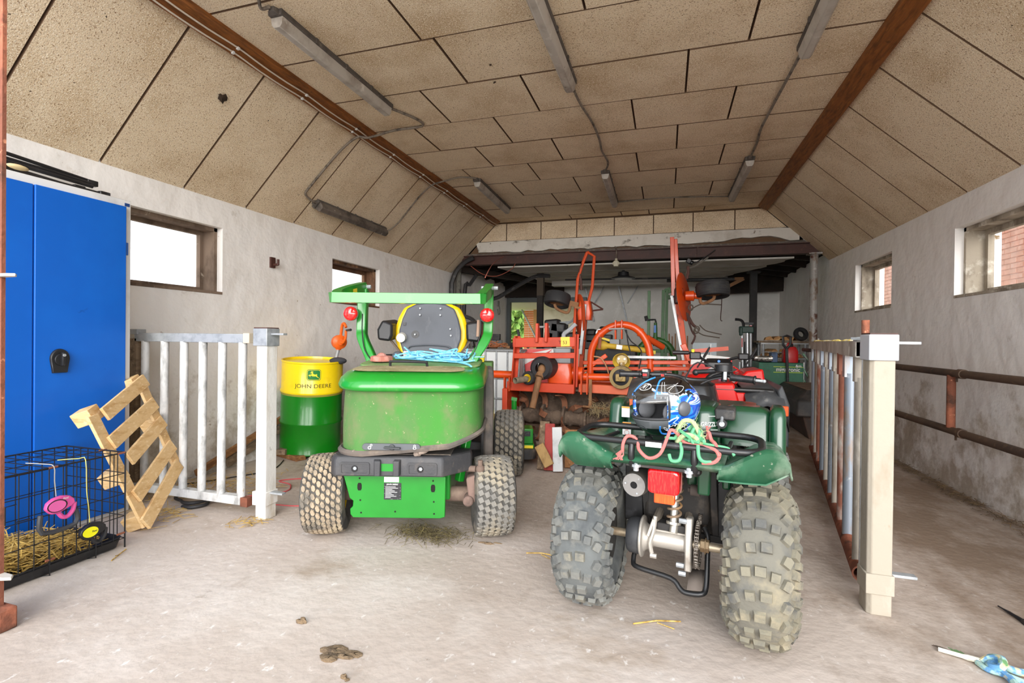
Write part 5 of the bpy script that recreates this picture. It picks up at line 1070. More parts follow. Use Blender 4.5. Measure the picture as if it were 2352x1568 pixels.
# handlebar
mb = MB(); mb.tube([(-.29,.74,.95),(-.20,.76,.955),(-.10,.80,.95),(-.03,.83,.93),(.07,.83,.93),(.12,.80,.955),(.17,.78,.965),(.24,.76,.955),(.34,.74,.945)],.012,n=10,smooth=4); hb_ = part('handlebar', mb, M_rackp, quad)
mb = MB(); mb.lathe([(.0,0),(.018,0),(.021,.006),(.0175,.012),(.0175,.112),(.022,.116),(.022,.122),(0,.122)],(-.395,.71,.953),(.98,.18,0),14); part('grip', mb, M_plblack, hb_)
mb = MB(); mb.lathe([(.0,0),(.022,0),(.024,.006),(.0185,.012),(.0185,.12),(.024,.124),(0,.126)],(.318,.735,.947),(-.98,.14,.06),14); part('grip', mb, M_plblack, hb_)
mb = MB(); mb.cyl((.315,.735,.946),(.355,.728,.944),.008,n=10); mb.ball((.357,.727,.944),.0095); part('bar_end', mb, M_galv, hb_)
mb = MB(); mb.bx(-.272,-.225,.73,.775,.925,.985); sw_ = part('switch_box', mb, M_plblack, hb_, .008)
mb = MB(); mb.bx(-.262,-.240,.722,.73,.945,.958); part('kill_switch', mb, M_redlens, sw_); mb = MB(); mb.bx(-.265,-.235,.722,.728,.968,.982); part('grey_switch', mb, M_galv, sw_)
mb = MB(); mb.cyl((-.22,.75,.953),(-.14,.77,.955),.017,n=10); mb.bx(-.165,-.145,.745,.755,.945,.962); part('brake_clamp', mb, M_plblack, hb_)
mb = MB(); mb.bx(-.164,-.148,.740,.746,.946,.958); part('red_button', mb, M_redlens, sw_)
mb = MB(); mb.cyl((.158,.79,.985),(.158,.79,1.02),.045,n=20); mb.cyl((.162,.78,.93),(.17,.775,1.02),.016,n=10); th2 = part('throttle_box', mb, M_plblack, hb_)
mb = MB(); mb.bx(.16,.178,.752,.762,.94,1.005); part('lever_plate', mb, M_galv, th2, .003)
mb = MB(); mb.cyl((.02,.80,.975),(.12,.79,.985),.013,n=10); mb.ball((.015,.80,.972),.018); part('mirror_stub', mb, M_plblack, hb_)
for pts in ([(-.15,.77,.95),(-.05,.72,.945),(.0,.70,.90),(.02,.72,.85)], [(.15,.77,.95),(.08,.74,.93),(.0,.70,.88)], [(.14,.78,.99),(.03,.74,1.03),(-.03,.76,.95),(-.05,.75,.86)]):
    mb = MB(); mb.tube(pts,.0048,n=6,smooth=4); part('control_cable', mb, M_hose, hb_)
# motorcycle helmet on the carrier
Ma = Matrix.Translation(AT) @ Matrix.Rotation(math.radians(-9.25),4,'Z')
HC = V((-.010,-.045,.884)); 
helm_w = Ma @ HC
fwd_ang = math.radians(-136)   # opening turned to the left and towards the door
Mh = Matrix.Translation(helm_w) @ Matrix.Rotation(fwd_ang,4,'Z') @ Matrix.Rotation(math.radians(4),4,'Y') @ Matrix.Rotation(math.radians(0),4,'X')
helmet = thing('helmet', 'black helmet with blue and white flames on the quad carrier', 'helmet', tuple(helm_w), world=False, rot=Mh.to_euler())
# local frame: +x is the front of the helmet
def shell_pt(a, e, k=1.0):
    """a azimuth from front, e elevation"""
    ce, se = math.cos(e), math.sin(e)
    x = .152*ce*math.cos(a); y = .122*ce*math.sin(a); z = (.118 if se > 0 else .13)*se
    if se < 0:
        ff = math.cos(a)
        x *= 1+.10*(-se)*max(0,ff)+(-.16*(-se) if ff < 0 else 0); 
        x = x*(1-.10*se*se); y *= (1+.06*se)
        z = max(z,-.118)
    return V((x*k, y*k, z*k))
def in_open(a, e): return abs(a) < 1.02 and -.27 < e < .50
NA, NE = 64, 34; mb = MB(); vid = {}
M_helm = mat('helmet_flames', '#0d0d10', .14, coat=.8)
def helmet_mat(m):
    N, L, b = nodes_of(m); tx = N.new('ShaderNodeTexCoord'); sp = N.new('ShaderNodeSeparateXYZ'); L.new(tx.outputs['Object'], sp.inputs[0])
    mp = N.new('ShaderNodeMapping'); mp.inputs['Scale'].default_value = (4.2,4.2,9); mp.inputs['Rotation'].default_value = (.3,.5,.2); L.new(tx.outputs['Object'], mp.inputs[0])
    nz = N.new('ShaderNodeTexNoise'); nz.inputs['Scale'].default_value = 1.5; nz.inputs['Detail'].default_value = 1.2; nz.inputs['Distortion'].default_value = 2.2; L.new(mp.outputs[0], nz.inputs[0])
    rp = N.new('ShaderNodeValToRGB'); e = rp.color_ramp.elements; rp.color_ramp.interpolation = 'CONSTANT'
    e[0].position = 0; e[0].color = lin('#1a4fb8'); e[1].position = .40; e[1].color = lin('#2f86e0')
    for p, c in ((.47,'#eef2f5'),(.53,'#2f86e0'),(.58,'#1b3f9a'),(.63,'#e8eef4'),(.70,'#2a74d0')):
        q = e.new(p); q.color = lin(c)
    L.new(nz.outputs['Fac'], rp.inputs[0])
    # flames on the rear and sides only, fading forward in tongues
    n2 = N.new('ShaderNodeTexNoise'); n2.inputs['Scale'].default_value = 14; n2.inputs['Distortion'].default_value = 1.5; L.new(tx.outputs['Object'], n2.inputs[0])
    m1 = N.new('ShaderNodeMath'); m1.operation = 'MULTIPLY_ADD'; m1.inputs[1].default_value = .12; L.new(n2.outputs['Fac'], m1.inputs[0]); L.new(sp.outputs['X'], m1.inputs[2])
    m2 = N.new('ShaderNodeMath'); m2.operation = 'LESS_THAN'; m2.inputs[1].default_value = .15; L.new(m1.outputs[0], m2.inputs[0])
    ab = N.new('ShaderNodeMath'); ab.operation = 'MULTIPLY_ADD'; ab.inputs[1].default_value = .10; L.new(n2.outputs['Fac'], ab.inputs[0]); L.new(sp.outputs['Z'], ab.inputs[2])
    m3 = N.new('ShaderNodeMath'); m3.operation = 'GREATER_THAN'; m3.inputs[1].default_value = -.025; L.new(ab.outputs[0], m3.inputs[0])
    m4 = N.new('ShaderNodeMath'); m4.operation = 'MULTIPLY'; L.new(m2.outputs[0], m4.inputs[0]); L.new(m3.outputs[0], m4.inputs[1])
    m5 = N.new('ShaderNodeMath'); m5.operation = 'LESS_THAN'; m5.inputs[1].default_value = .115; L.new(ab.outputs[0], m5.inputs[0])
    m6 = N.new('ShaderNodeMath'); m6.operation = 'MULTIPLY'; L.new(m4.outputs[0], m6.inputs[0]); L.new(m5.outputs[0], m6.inputs[1])
    mx = N.new('ShaderNodeMix'); mx.data_type = 'RGBA'; L.new(m6.outputs[0], mx.inputs['Factor']); mx.inputs['A'].default_value = lin('#0d0d10'); L.new(rp.outputs[0], mx.inputs['B']); L.new(mx.outputs['Result'], b.inputs['Base Color'])
helmet_mat(M_helm)
for j in range(NE+1):
    e = -1.02+(PI/2+1.02)*j/NE
    for i in range(NA): vid[i,j] = len(mb.v); mb.v.append(tuple(shell_pt(-PI+2*PI*i/NA, e)))
for j in range(NE):
    for i in range(NA):
        a = -PI+2*PI*(i+.5)/NA; e = -1.02+(PI/2+1.02)*(j+.5)/NE
        if not in_open(a, e): mb.f.append([vid[i,j],vid[(i+1)%NA,j],vid[(i+1)%NA,j+1],vid[i,j+1]]); mb.mi.append(0)
hs_ = part('shell', mb, M_helm, helmet, sharp=60); so = hs_.modifiers.new('t','SOLIDIFY'); so.thickness = .012; so.offset = -1
mb = MB(); vid = {}
for j in range(17):
    e = -1.0+(PI/2+1.0)*j/16
    for i in range(32): vid[i,j] = len(mb.v); mb.v.append(tuple(shell_pt(-PI+2*PI*i/32, e, .90)))
for j in range(16):
    for i in range(32):
        a = -PI+2*PI*(i+.5)/32; e = -1.0+(PI/2+1.0)*(j+.5)/16
        if not (abs(a) < .95 and -.42 < e < .55): mb.f.append([vid[i,j],vid[(i+1)%32,j],vid[(i+1)%32,j+1],vid[i,j+1]]); mb.mi.append(0)
part('lining', mb, mat('grey_lining','#47484b',.95,bump=.4,bscale=400), helmet)
mb = MB(); pts = [shell_pt(a,-.27,.985) for a in [ -1.02+2.04*i/12 for i in range(13)]]+[shell_pt(1.02,e,.985) for e in (-.12,.1,.3)]+[shell_pt(a,.50,.985) for a in [1.02-2.04*i/12 for i in range(13)]]+[shell_pt(-1.02,e,.985) for e in (.3,.1,-.12)]
mb.tube(pts,.006,n=8,closed=True); part('eyeport_seal', mb, mat('rubber_seal','#2c2c2d',.6), helmet)
for s in (-1,1):
    mb = MB(); mb.ball((.035,s*.070,-.018),(.045,.020,.042)); part('cheek_pad', mb, mat('cheek_pad_grey','#5c5d60',.95,bump=.3,bscale=300), helmet)
M_visor = glass('clear_visor', .07, .10)
mb = MB(); vs = []
for j in range(9):
    e = .26+.62*j/8
    vs.append([shell_pt(a, e, 1.06)+V((.028*(1-j/8)*math.cos(a)**2,0,-.0)) for a in [-1.35+2.7*i/28 for i in range(29)]])
mb.loft(vs, cap=False, closed=False); o = part('visor', mb, M_visor, helmet); so = o.modifiers.new('t','SOLIDIFY'); so.thickness = .002
for s in (-1,1):
    c = shell_pt(s*1.45,.02,1.0); nrm = V((.05,s,0)).normalized(); mb = MB(); mb.lathe([(.0,.011),(.020,.010),(.028,.004),(.030,-.006)],c,nrm,20); vp = part('visor_pivot', mb, mat('pivot_grey','#55565a',.4), helmet)
for s in (-1,1):
    mb = MB(); mb.tube([shell_pt(s*.62,e,1.005) for e in (.40,.55,.75,.95,1.15)]+[shell_pt(s*.9,1.3,1.005)],.0035,n=6,smooth=3)
    part('blue_stripe', mb, mat('stripe_blue','#2f86e0',.2,coat=.5), helmet); mb = MB(); mb.tube([shell_pt(s*.75,-.50,1.005),shell_pt(s*.72,-.70,1.005),shell_pt(s*.80,-.86,1.005),shell_pt(s*1.3,-.86,1.005),shell_pt(s*2.1,-.80,1.005)],.0035,n=6,smooth=4); part('blue_stripe', mb, MATS['stripe_blue'], helmet)
mb = MB()
for s in (-1,1):
    for w_ in (0,1):
        mb.tube([shell_pt(s*(.80+.12*w_),e,1.004) for e in (.40,.6,.85,1.05)],.0009,n=5,smooth=3)
    cc = [(1.0,-.55),(1.35,-.44),(1.6,-.52),(1.35,-.66),(1.05,-.62),(.85,-.55),(1.0,-.72),(1.6,-.76),(2.0,-.62)]
    mb.tube([shell_pt(s*a,e,1.004) for a,e in cc],.0011,n=5,smooth=4)
    cc = [(1.0,.75),(1.3,.85),(1.7,.78),(1.5,.62),(1.25,.55),(1.05,.62),(1.2,.78),(1.6,.95)]
    mb.tube([shell_pt(s*a,e,1.004) for a,e in cc],.0011,n=5,smooth=4)
part('white_linework', mb, M_white, helmet, kind='stuff')
mb = MB(); mb.prism([(-.045*math.cos(t),.017*math.sin(t)) for t in [2*PI*i/24 for i in range(24)]], lambda a,b: shell_pt(-a/.13,.82+b/.11,1.0), lambda a,b: shell_pt(-a/.13,.82+b/.11,1.008)); lo = part('logo_oval', mb, M_white, helmet)
mb = MB(); mb.prism([(-.040*math.cos(t),.0135*math.sin(t)) for t in [2*PI*i/24 for i in range(24)]], lambda a,b: shell_pt(-a/.13,.82+b/.11,1.008), lambda a,b: shell_pt(-a/.13,.82+b/.11,1.0095)); part('logo_ground', mb, mat('helmet_black','#101013',.2), lo)
mb = MB(); mb.loft([[shell_pt(a,e,k) for a in [-1.0+2.0*i/20 for i in range(21)]] for e,k in ((-.62,1.0),(-.60,1.012),(-.33,1.014),(-.30,1.0))], cap=False, closed=False); part('chin_panel', mb, mat('chin_grey','#5d5f62',.45), helmet)
tm = text_mesh('MT', .030, .0003, True, fn=lambda a,b,d: shell_pt(a*1.25/.13,.82+b/.11,1.011), shear=.25); part('logo_letters', tm, M_white, lo)
mb = MB(); mb.prism([(-.03,-.01),(.03,-.01),(.024,.008),(-.024,.008)], lambda a,b: shell_pt(a/.13,-.58+b/.11,1.0), lambda a,b: shell_pt(a/.13,-.58+b/.11,1.02)); part('chin_vent', mb, mat('vent_grey','#3d3f42',.5), helmet, .002)
# ropes on the carrier
def A_(p): return tuple(Ma @ V(p))
random.seed(33)
M_pinkr = mat('pink_rope', '#b96a64', .85, layers=[('#b8625e', 60, .5, .62, 3, O3)]); M_greenr = mat('mint_rope', '#5ca377', .85, layers=[('#58a876', 60, .5, .62, 3, O3)]); M_yg = mat('frayed_lime_rope', '#a3b284', .9, layers=[('#869866', 50, .5, .62, 3, O3)])
mb = MB(); mb.M = Ma
mb.tube([(-.118,-.315,.735),(-.115,-.322,.765),(-.105,-.31,.79),(-.085,-.295,.79),(-.065,-.305,.775),(-.055,-.325,.75),(-.02,-.33,.725),(.02,-.33,.745),(.04,-.30,.80),(.05,-.28,.825),(.075,-.28,.81),(.10,-.29,.785),(.16,-.30,.78),(.2,-.31,.775),(.215,-.32,.755)],.0062,n=7,smooth=5)
mb.tube([(.17,-.25,.80),(.175,-.26,.825),(.185,-.27,.80),(.20,-.29,.79),(.215,-.31,.76),(.2,-.325,.735),(.16,-.325,.728)],.0065,n=7,smooth=4)
for k in range(9): mb.tube([(-.115,-.322,.745),(-.122+random.gauss(0,.008),-.325,.725),(-.128+random.gauss(0,.012),-.325,.705)],.0022,n=4)
for k in range(6): mb.tube([(.172,-.25,.815),(.168+random.gauss(0,.005),-.25,.83),(.168+random.gauss(0,.006),-.25,.845)],.002,n=4)
solo('rope', mb, M_pinkr, 'pink rope with frayed ends tied round the quad carrier', 'rope')
mb = MB(); mb.M = Ma
for k in range(7):
    pts = [(.115+random.gauss(0,.028),-.275+random.gauss(0,.018),.785+abs(random.gauss(.015,.02))) for _ in range(7)]; mb.tube(pts,.0058,n=6,smooth=4)
mb.tube([(.05,-.32,.745),(.06,-.33,.725),(.085,-.33,.73),(.092,-.32,.76),(.085,-.30,.785)],.0062,n=6,smooth=4)
mb.tube([(.145,-.31,.785),(.15,-.325,.75),(.165,-.33,.735),(.19,-.325,.735)],.0062,n=6,smooth=4)
mb.tube([(.13,-.28,.79),(.19,-.29,.785),(.24,-.30,.782),(.262,-.31,.762)],.0058,n=6,smooth=4)
solo('rope', mb, M_greenr, 'knotted mint green rope on the quad carrier beside the helmet', 'rope')
mb = MB(); mb.M = Ma
mb.tube([(.07,-.27,.78),(.075,-.275,.83),(.095,-.28,.862),(.125,-.28,.858),(.145,-.275,.82),(.16,-.27,.79),(.145,-.29,.772),(.10,-.295,.772),(.075,-.29,.785),(.10,-.30,.815),(.13,-.295,.81),(.155,-.285,.785)],.0085,n=7,smooth=5)
for k in range(150):
    a = random.uniform(0,2*PI); c = V((.115+.045*math.cos(a),-.282,.81+.045*math.sin(a))); d = V((random.gauss(0,.008),random.gauss(0,.006),random.gauss(0,.008))); mb.tube([c,c+d],.0007,n=3)
solo('rope', mb, M_yg, 'frayed pale lime rope loop over the green knotted rope', 'rope')
# ---------------------------------------------------------------- farm machines in the back half
M_or1 = mat('faded_orange_paint', '#bf3c18', .5, layers=[('#a82f10', 4, .5, .7, 5, O3), ('#d6714e', 3, .62, .76, 6, O3), ('#7a3a22', 18, .68, .76, 5, O3)])
M_or2 = mat('bright_orange_paint', '#d2480c', .4, layers=[('#bd3c08', 5, .5, .7, 5, O3), ('#8a3a18', 22, .70, .77, 4, O3)], coat=.2)
M_or3 = mat('worn_orange_paint', '#c2440f', .55, layers=[('#6b3222', 7, .58, .68, 6, O3), ('#b9b2a8', 14, .70, .76, 5, O3)])
M_soil = mat('soil_crusted_steel', '#6b5a4c', .95, layers=[('#4f4238', 8, .45, .65, 6, O3), ('#857261', 16, .55, .7, 5, O3)], bump=.6, bscale=30, bdist=.02)
M_blade = mat('rusty_blade', '#7d5037', .85, layers=[('#5a3524', 10, .5, .68, 5, O3), ('#9a7052', 14, .6, .72, 4, O3)], bump=.2)
M_pto = mat('black_guard_plastic', '#232124', .6, layers=[('#4a423c', 9, .58, .72, 5, O3)])
M_ptoy = mat('dusty_yellow_plastic', '#b99a2e', .65, layers=[('#8f7a30', 8, .5, .68, 5, O3)])
M_rustw = mat('rusty_spline', '#86603f', .8, layers=[('#5e3f28', 12, .5, .68, 5, (1,1,.3))], bump=.2)
M_silver = mat('zinc_strip', '#a9abac', .45, .5, layers=[('#8a8b8b', 9, .5, .7, 4, O3)])
M_strapgrey = mat('light_grey_paint', '#aeb4b8', .6, layers=[('#8e959a', 5, .5, .7, 4, O3)])
def S(a, b, Y=5.3):
    """image pixel coordinates (a, b) -> world point in metres at an assumed depth Y"""
    k = Y/5.3; return V((-1.647*k+(a-1175)*.00489*k, Y, 1.15+((1.161-1.15)-(b-775)*.00487+(a-1175)*.0002)*k))
# rotary tiller
til = thing('rotary_tiller', 'orange rotary tiller with bladed rotor behind the mower', 'tiller', (-1.0, 5.5, 0))
mb = MB(); mb.bar(S(1180,787),S(1322,789),.08,.105); tb_ = part('top_beam', mb, M_or1, til, .006)
mb = MB(); mb.bar(S(1291,788)+V((0,-.042,0)),S(1311,788)+V((0,-.042,0)),.004,.10); part('yellow_sticker', mb, mat('sticker_yellow','#e3c544',.5), tb_)
tm = text_mesh('T 53', .05, .0003, False, fn=lambda a,b,d: (S(1296,790).x+a, 5.3-.0455, S(1296,790).z+b)); part('lettering', tm, mat('faded_ink','#5d2018',.7), tb_)
mb = MB(); mb.bar(S(1184,817),S(1322,819),.10,.06); part('mid_beam', mb, M_or1, til, .006)
for a, a2, w in ((1186,1178,.075),(1323,1321,.05)):
    mb = MB(); mb.bar(S(a,772),S(a2,890),.012,.10,up=(0,1,0)); mb.bar(S(a,772)+V((.0,.05,0)),S(a2,890)+V((0,.05,0)),w,.012,up=(0,1,0)); part('upright', mb, M_or1, til, .004)
for a in (1238,1259):
    mb = MB(); P_ = [(a-3,746),(a+3,746),(a+5,788),(a-5,788)]; c = S(a,765)
    mb.prism([(-.06,.095),(.0,.095),(.06,-.02),(.07,-.11),(-.07,-.11)], lambda u,w: (c.x-.014,5.28+u,c.z+w), lambda u,w: (c.x+.014,5.28+u,c.z+w)); part('top_link_lug', mb, M_or1, til, .004)
mb = MB(); mb.cyl(S(1233,753),S(1264,754),.012,n=8); part('lug_pin', mb, M_silver, til)
mb = MB(); mb.bar(S(1168,885),S(1322,893),.10,.10); part('main_beam', mb, M_or1, til, .006)
mb = MB(); mb.bar(S(1332,890,5.35),S(1452,897,5.35),.12,.09); part('side_beam', mb, mat('salmon_orange','#cc6440',.6,layers=[('#c9583a',6,.5,.7,5,O3),('#8a4a34',20,.68,.76,4,O3)]), til, .006)
mb = MB(); mb.cyl(S(1120,858,5.5),S(1180,861,5.5),.045,n=16); part('cross_tube', mb, M_or2, til); mb = MB(); mb.cyl(S(1300,866,5.5),S(1452,869,5.5),.042,n=16); part('cross_tube', mb, M_or2, til)
mb = MB(); c = S(1290,858,5.45); mb.loft([rrect(c.x,5.5,.13,.14,.04,c.z-.13,3),rrect(c.x,5.5,.15,.15,.05,c.z,3),rrect(c.x,5.5,.12,.12,.04,c.z+.11,3)]); mb.cyl((c.x+.14,5.45,c.z),(c.x+.25,5.45,c.z),.08,n=18); part('gearbox', mb, M_or2, til)
c = S(1253,845); mb = MB(); mb.lathe([(.118,-.10),(.127,-.10),(.127,.10),(.10,.13),(.06,.13),(.06,.12),(.095,.11),(.118,.09)],c,(-.12,-1,-.02),30,closed=True); pg = part('shaft_guard', mb, M_pto, til)
mb = MB(); mb.lathe([(.0,.0),(.075,.0),(.08,.02),(.05,.04),(.0,.045)],c+V((0,.03,0)),(-.12,-1,-.02),18); 
for k in range(6): a = k*PI/3; mb.cyl(c+V((.062*math.cos(a),-.0,.062*math.sin(a))),c+V((.062*math.cos(a),-.03,.062*math.sin(a))),.012,n=6)
part('clutch', mb, mat('oily_clutch','#4a4038',.7,layers=[('#7a6a58',12,.55,.7,5,O3)]), pg)
mb = MB(); mb.ball(c+V((-.01,-.06,-.02)),(.05,.06,.06)); mb.cyl(c+V((-.02,-.09,-.06)),c+V((-.03,-.12,-.10)),.045,.05,n=14); part('universal_joint', mb, M_rustw, til)
mb = MB(); mb.cyl(c+V((-.03,-.12,-.10)),c+V((-.075,-.22,-.42)),.034,n=10); part('spline_shaft', mb, M_rustw, til)
c2 = S(1217,868,5.2); mb = MB(); mb.lathe(tyre_prof(.075,.07,.042,.9),c2,(-.35,-1,.0),22,closed=True); tw_ = part('depth_wheel', mb, M_rtyre, til); mb = MB(); mb.lathe([(.015,-.02),(.044,-.036),(.044,.036),(.015,.02)],c2,(-.35,-1,0),20,closed=True); part('yellow_rim', mb, M_jy, tw_)
mb = MB(); mb.lathe([(.030,0),(.034,0),(.034,.17),(.030,.17)],c2+V((-.02,-.03,-.01)),(-.55,-1,-.06),16,closed=True); part('bellows_tube', mb, mat('dusty_bellows','#857a66',.85,layers=[('#5f574a',10,.5,.7,4,O3)]), til)
rc = lambda a: S(a,950+(a-1200)*.075,5.45)
mb = MB(); n_ = 40; rings = []
for i in range(n_+1):
    p = rc(1182+(1432-1182)*i/n_); r = .078+.010*math.sin(i*1.3)+.006*math.sin(i*3.1)
    rings.append([p+V((0,r*math.cos(t),r*math.sin(t))) for t in [2*PI*k/14 for k in range(14)]])
mb.loft(rings); rt = part('rotor', mb, M_soil, til)
random.seed(12)
for i, a in enumerate((1203,1252,1300,1348,1400)):
    p = rc(a); mb = MB(); mb.lathe([(.08,-.012),(.135,-.012),(.135,.012),(.08,.012)],p,(1,0,0),14,closed=True); fl_ = part('blade_flange', mb, M_soil, rt)
    for k in range(4):
        t = k*PI/2+i*.55+.4; d = V((0,math.cos(t),math.sin(t))); e = V((0,-math.sin(t),math.cos(t))); s = 1 if k % 2 else -1
        mb = MB(); pts = [p+d*.11, p+d*.17+e*.02, p+d*.22+e*.05+V((s*.01,0,0)), p+d*.245+e*.09+V((s*.04,0,0)), p+d*.25+e*.12+V((s*.095,0,0))]
        pts = [V((q.x,q.y,max(q.z,.03))) for q in pts]; mb.strip(pts,.012,.062,up=V((0,-math.sin(t),math.cos(t))) if k % 2 else (1,0,0),smooth=2); part('tiller_blade', mb, M_blade, rt)
mb = MB(); mb.bx(-1.66,-.35,5.72,5.76,.14,.60); mb.bx(-1.66,-.35,5.4,5.70,.58,.60); part('rotor_hood', mb, M_soil, til, label='soil caked hood behind the rotor')
for a in (1336,1349):
    mb = MB(); mb.bar(S(a,858,5.18),S(a,905,5.18),.014,.05,up=(0,1,0)); part('clevis_plate', mb, M_or3, til, .003)
mb = MB(); mb.bar(S(1356,872,5.2),S(1356,930,5.2),.03,.025,up=(0,1,0)); mb.cyl(S(1340,931,5.2),S(1408,938,5.2),.012,n=8); part('scraper_bar', mb, M_rustw, til)
for a in (1160,1172):
    mb = MB(); mb.bar(S(a,866,5.25),S(a,898,5.25),.014,.06,up=(0,1,0)); part('clevis_plate', mb, M_or3, til, .003)
mb = MB(); mb.bx(-1.72,-1.66,5.2,5.7,.05,.6); part('side_plate', mb, M_or1, til, .01); mb = MB(); mb.bx(-.35,-.31,5.25,5.75,.03,.6); part('side_plate', mb, M_or1, til, .01)
# dry grass caught on the scraper
random.seed(4); b0, b1 = S(1355,930,5.19), S(1410,936,5.19)
mb = straw_heap(170, lambda: random.uniform(b0.x,b1.x), lambda: 5.18+random.gauss(0,.03), lambda x,y: b0.z-.03+random.gauss(0,.03), (.05,.13), .0016, .7); part('caught_straw', mb, mat('dull_straw','#9a8a66',.9), til, kind='stuff')

# harrow with the hoop frame
har = thing('hoop_harrow', 'orange machine with tall tubular hoop frame beside the tiller', 'farm machine', (-.45, 5.9, 0))
H_ = lambda a, b: S(a,b,5.9)
mb = MB(); mb.tube([H_(1355,872),H_(1356,820),H_(1362,796),H_(1376,774),H_(1397,760),H_(1420,755),H_(1443,760),H_(1461,774),H_(1474,796),H_(1480,822),H_(1481,862)],.042,n=14,smooth=5); hp = part('hoop', mb, M_or2, har)
for a, b, d in ((1377,773,(-.6,0,.8)),(1460,773,(.6,0,.8))):
    t = V((d[2],0,-d[0])); mb = MB(); mb.lathe([(.042,-.012),(.052,-.012),(.052,.012),(.042,.012)],H_(a,b),t if d[0] > 0 else V((d[2],0,-d[0])),18,closed=True); part('collar', mb, M_or2, hp)
for a in (1409,1422):
    mb = MB(); c = H_(a,762); mb.prism([(-.07,.09),(.02,.09),(.05,.0),(.03,-.13),(-.05,-.13),(-.09,-.0)], lambda u,w: (c.x-.008,5.9+u,c.z+w), lambda u,w: (c.x+.008,5.9+u,c.z+w)); part('top_lug', mb, M_or2, har, .003)
mb = MB(); mb.cyl(H_(1396,764)+V((0,-.1,0)),H_(1428,764)+V((0,-.1,0)),.011,n=8); part('lug_pin', mb, M_silver, har)
for a in (1353,1483):
    mb = MB(); mb.bar(H_(a,858),H_(a,888),.09,.11,up=(0,1,0)); part('hoop_foot', mb, M_or2, har, .006)
mb = MB(); mb.cyl(S(1318,876,5.83),S(1640,885,5.83),.052,n=18); part('frame_tube', mb, M_or2, har)
mb = MB(); mb.cyl(S(1447,873.5,5.80),S(1497,875,5.80),.055,n=18); part('white_band', mb, mat('band_white','#e8e4dd',.5), har)
mb = MB(); mb.bar(H_(1330,848),H_(1620,852),.05,.04); mb.bar(H_(1340,835),H_(1560,838),.06,.045); mb.bar(H_(1545,800),H_(1590,905),.06,.06); mb.bar(H_(1330,860),H_(1390,820),.05,.05); part('frame', mb, M_or2, har, .006)
mb = MB(); mb.bar(S(1425,824,5.8),S(1532,828,5.8),.03,.028); part('grey_strip', mb, M_silver, har)
mb = MB(); mb.bx(-.95,.25,5.85,6.15,.0,.12); mb.bx(-.9,.2,5.88,6.12,.12,.55); part('tool_carrier', mb, M_or3, har, .01)
c = S(1421,868,5.25); mb = MB(); mb.lathe([(.085,-.02),(.118,-.02),(.122,.0),(.116,.012),(.122,.024),(.116,.036),(.122,.05),(.116,.062),(.10,.10),(.085,.08)],c,(0.05,1,0),28,closed=True); gb = part('pto_guard', mb, mat('ribbed_tan_guard','#8d7749',.7,layers=[('#6b5a3a',9,.5,.7,5,O3)]), har)
mb = MB(); mb.lathe([(.0,.02),(.09,.02),(.098,-.005),(.06,-.02),(.0,-.03)],c,(0.05,1,0),24); part('guard_disc', mb, M_pto, gb)
mb = MB(); mb.box(c+V((0,-.05,0)),(.10,.07,.075)); mb.cyl(c+V((0,-.09,0)),c+V((0,-.05,0)),.028,n=14); part('pto_yoke', mb, mat('dusty_brass_yoke','#9c8452',.7,layers=[('#7a6640',9,.5,.7,4,O3)]), gb, .008)
c = S(1422,832,5.5); mb = MB(); mb.lathe([(.045,.10),(.06,.02),(.088,-.03),(.094,-.03),(.068,.02),(.05,.10)],c,(.08,1,.35),26,closed=True); yb = part('yellow_bell', mb, M_ptoy, har)
mb = MB(); mb.lathe([(0,.0),(.055,.0),(.06,.015),(0,.02)],c+V((0,-.0,0)),(.08,1,.35),18); part('bell_collar', mb, mat('cream_collar','#cbb88a',.6), yb)
for k in range(3): a = k*2.1+.5; mb = MB(); mb.cyl(c+V((.036*math.cos(a),-.02,.036*math.sin(a))),c+V((.036*math.cos(a),.01,.036*math.sin(a))),.012,n=10); part('collar_screw', mb, M_white, yb)
mb = MB(); mb.cyl(c+V((0,.0,-.02)),c+V((.01,.06,-.13)),.03,n=12); part('yoke_stub', mb, MATS['dusty_brass_yoke'], har)
mb = MB(); mb.cyl(S(1375,797,6.0),S(1482,813,5.95),.033,n=14); mb.lathe([(.05,-.06),(.062,-.05),(.06,.03),(.034,.08)],S(1378,798,6.0),(1,0,-.1),18); part('yellow_shaft', mb, M_ptoy, har); 
mb = MB(); a_, b_ = S(1411,802,5.93), S(1423,804,5.93); mb.bar(a_+V((0,-.03,0)),b_+V((0,-.03,0)),.012,.05); part('shaft_label', mb, M_white, har)
mb = MB(); mb.cyl(S(1376,780,5.85),S(1374,805,5.85),.018,n=8); part('stay_plate', mb, M_rust, har)
mb = MB(); mb.cyl(S(1474,785,5.9),S(1505,805,6.1),.036,n=12); part('ram', mb, M_or3, har)
for pts in ([(1428,766),(1440,790),(1462,812),(1458,850)],[(1431,766),(1436,800),(1448,830),(1475,822)],[(1362,822),(1378,826),(1390,845),(1395,862)]):
    mb = MB(); mb.tube([S(a,b,5.82) for a,b in pts],.008,n=6,smooth=5); part('hydraulic_hose', mb, M_hose if pts[0][0] != 1362 else mat('tan_hose','#b98a66',.6), har)

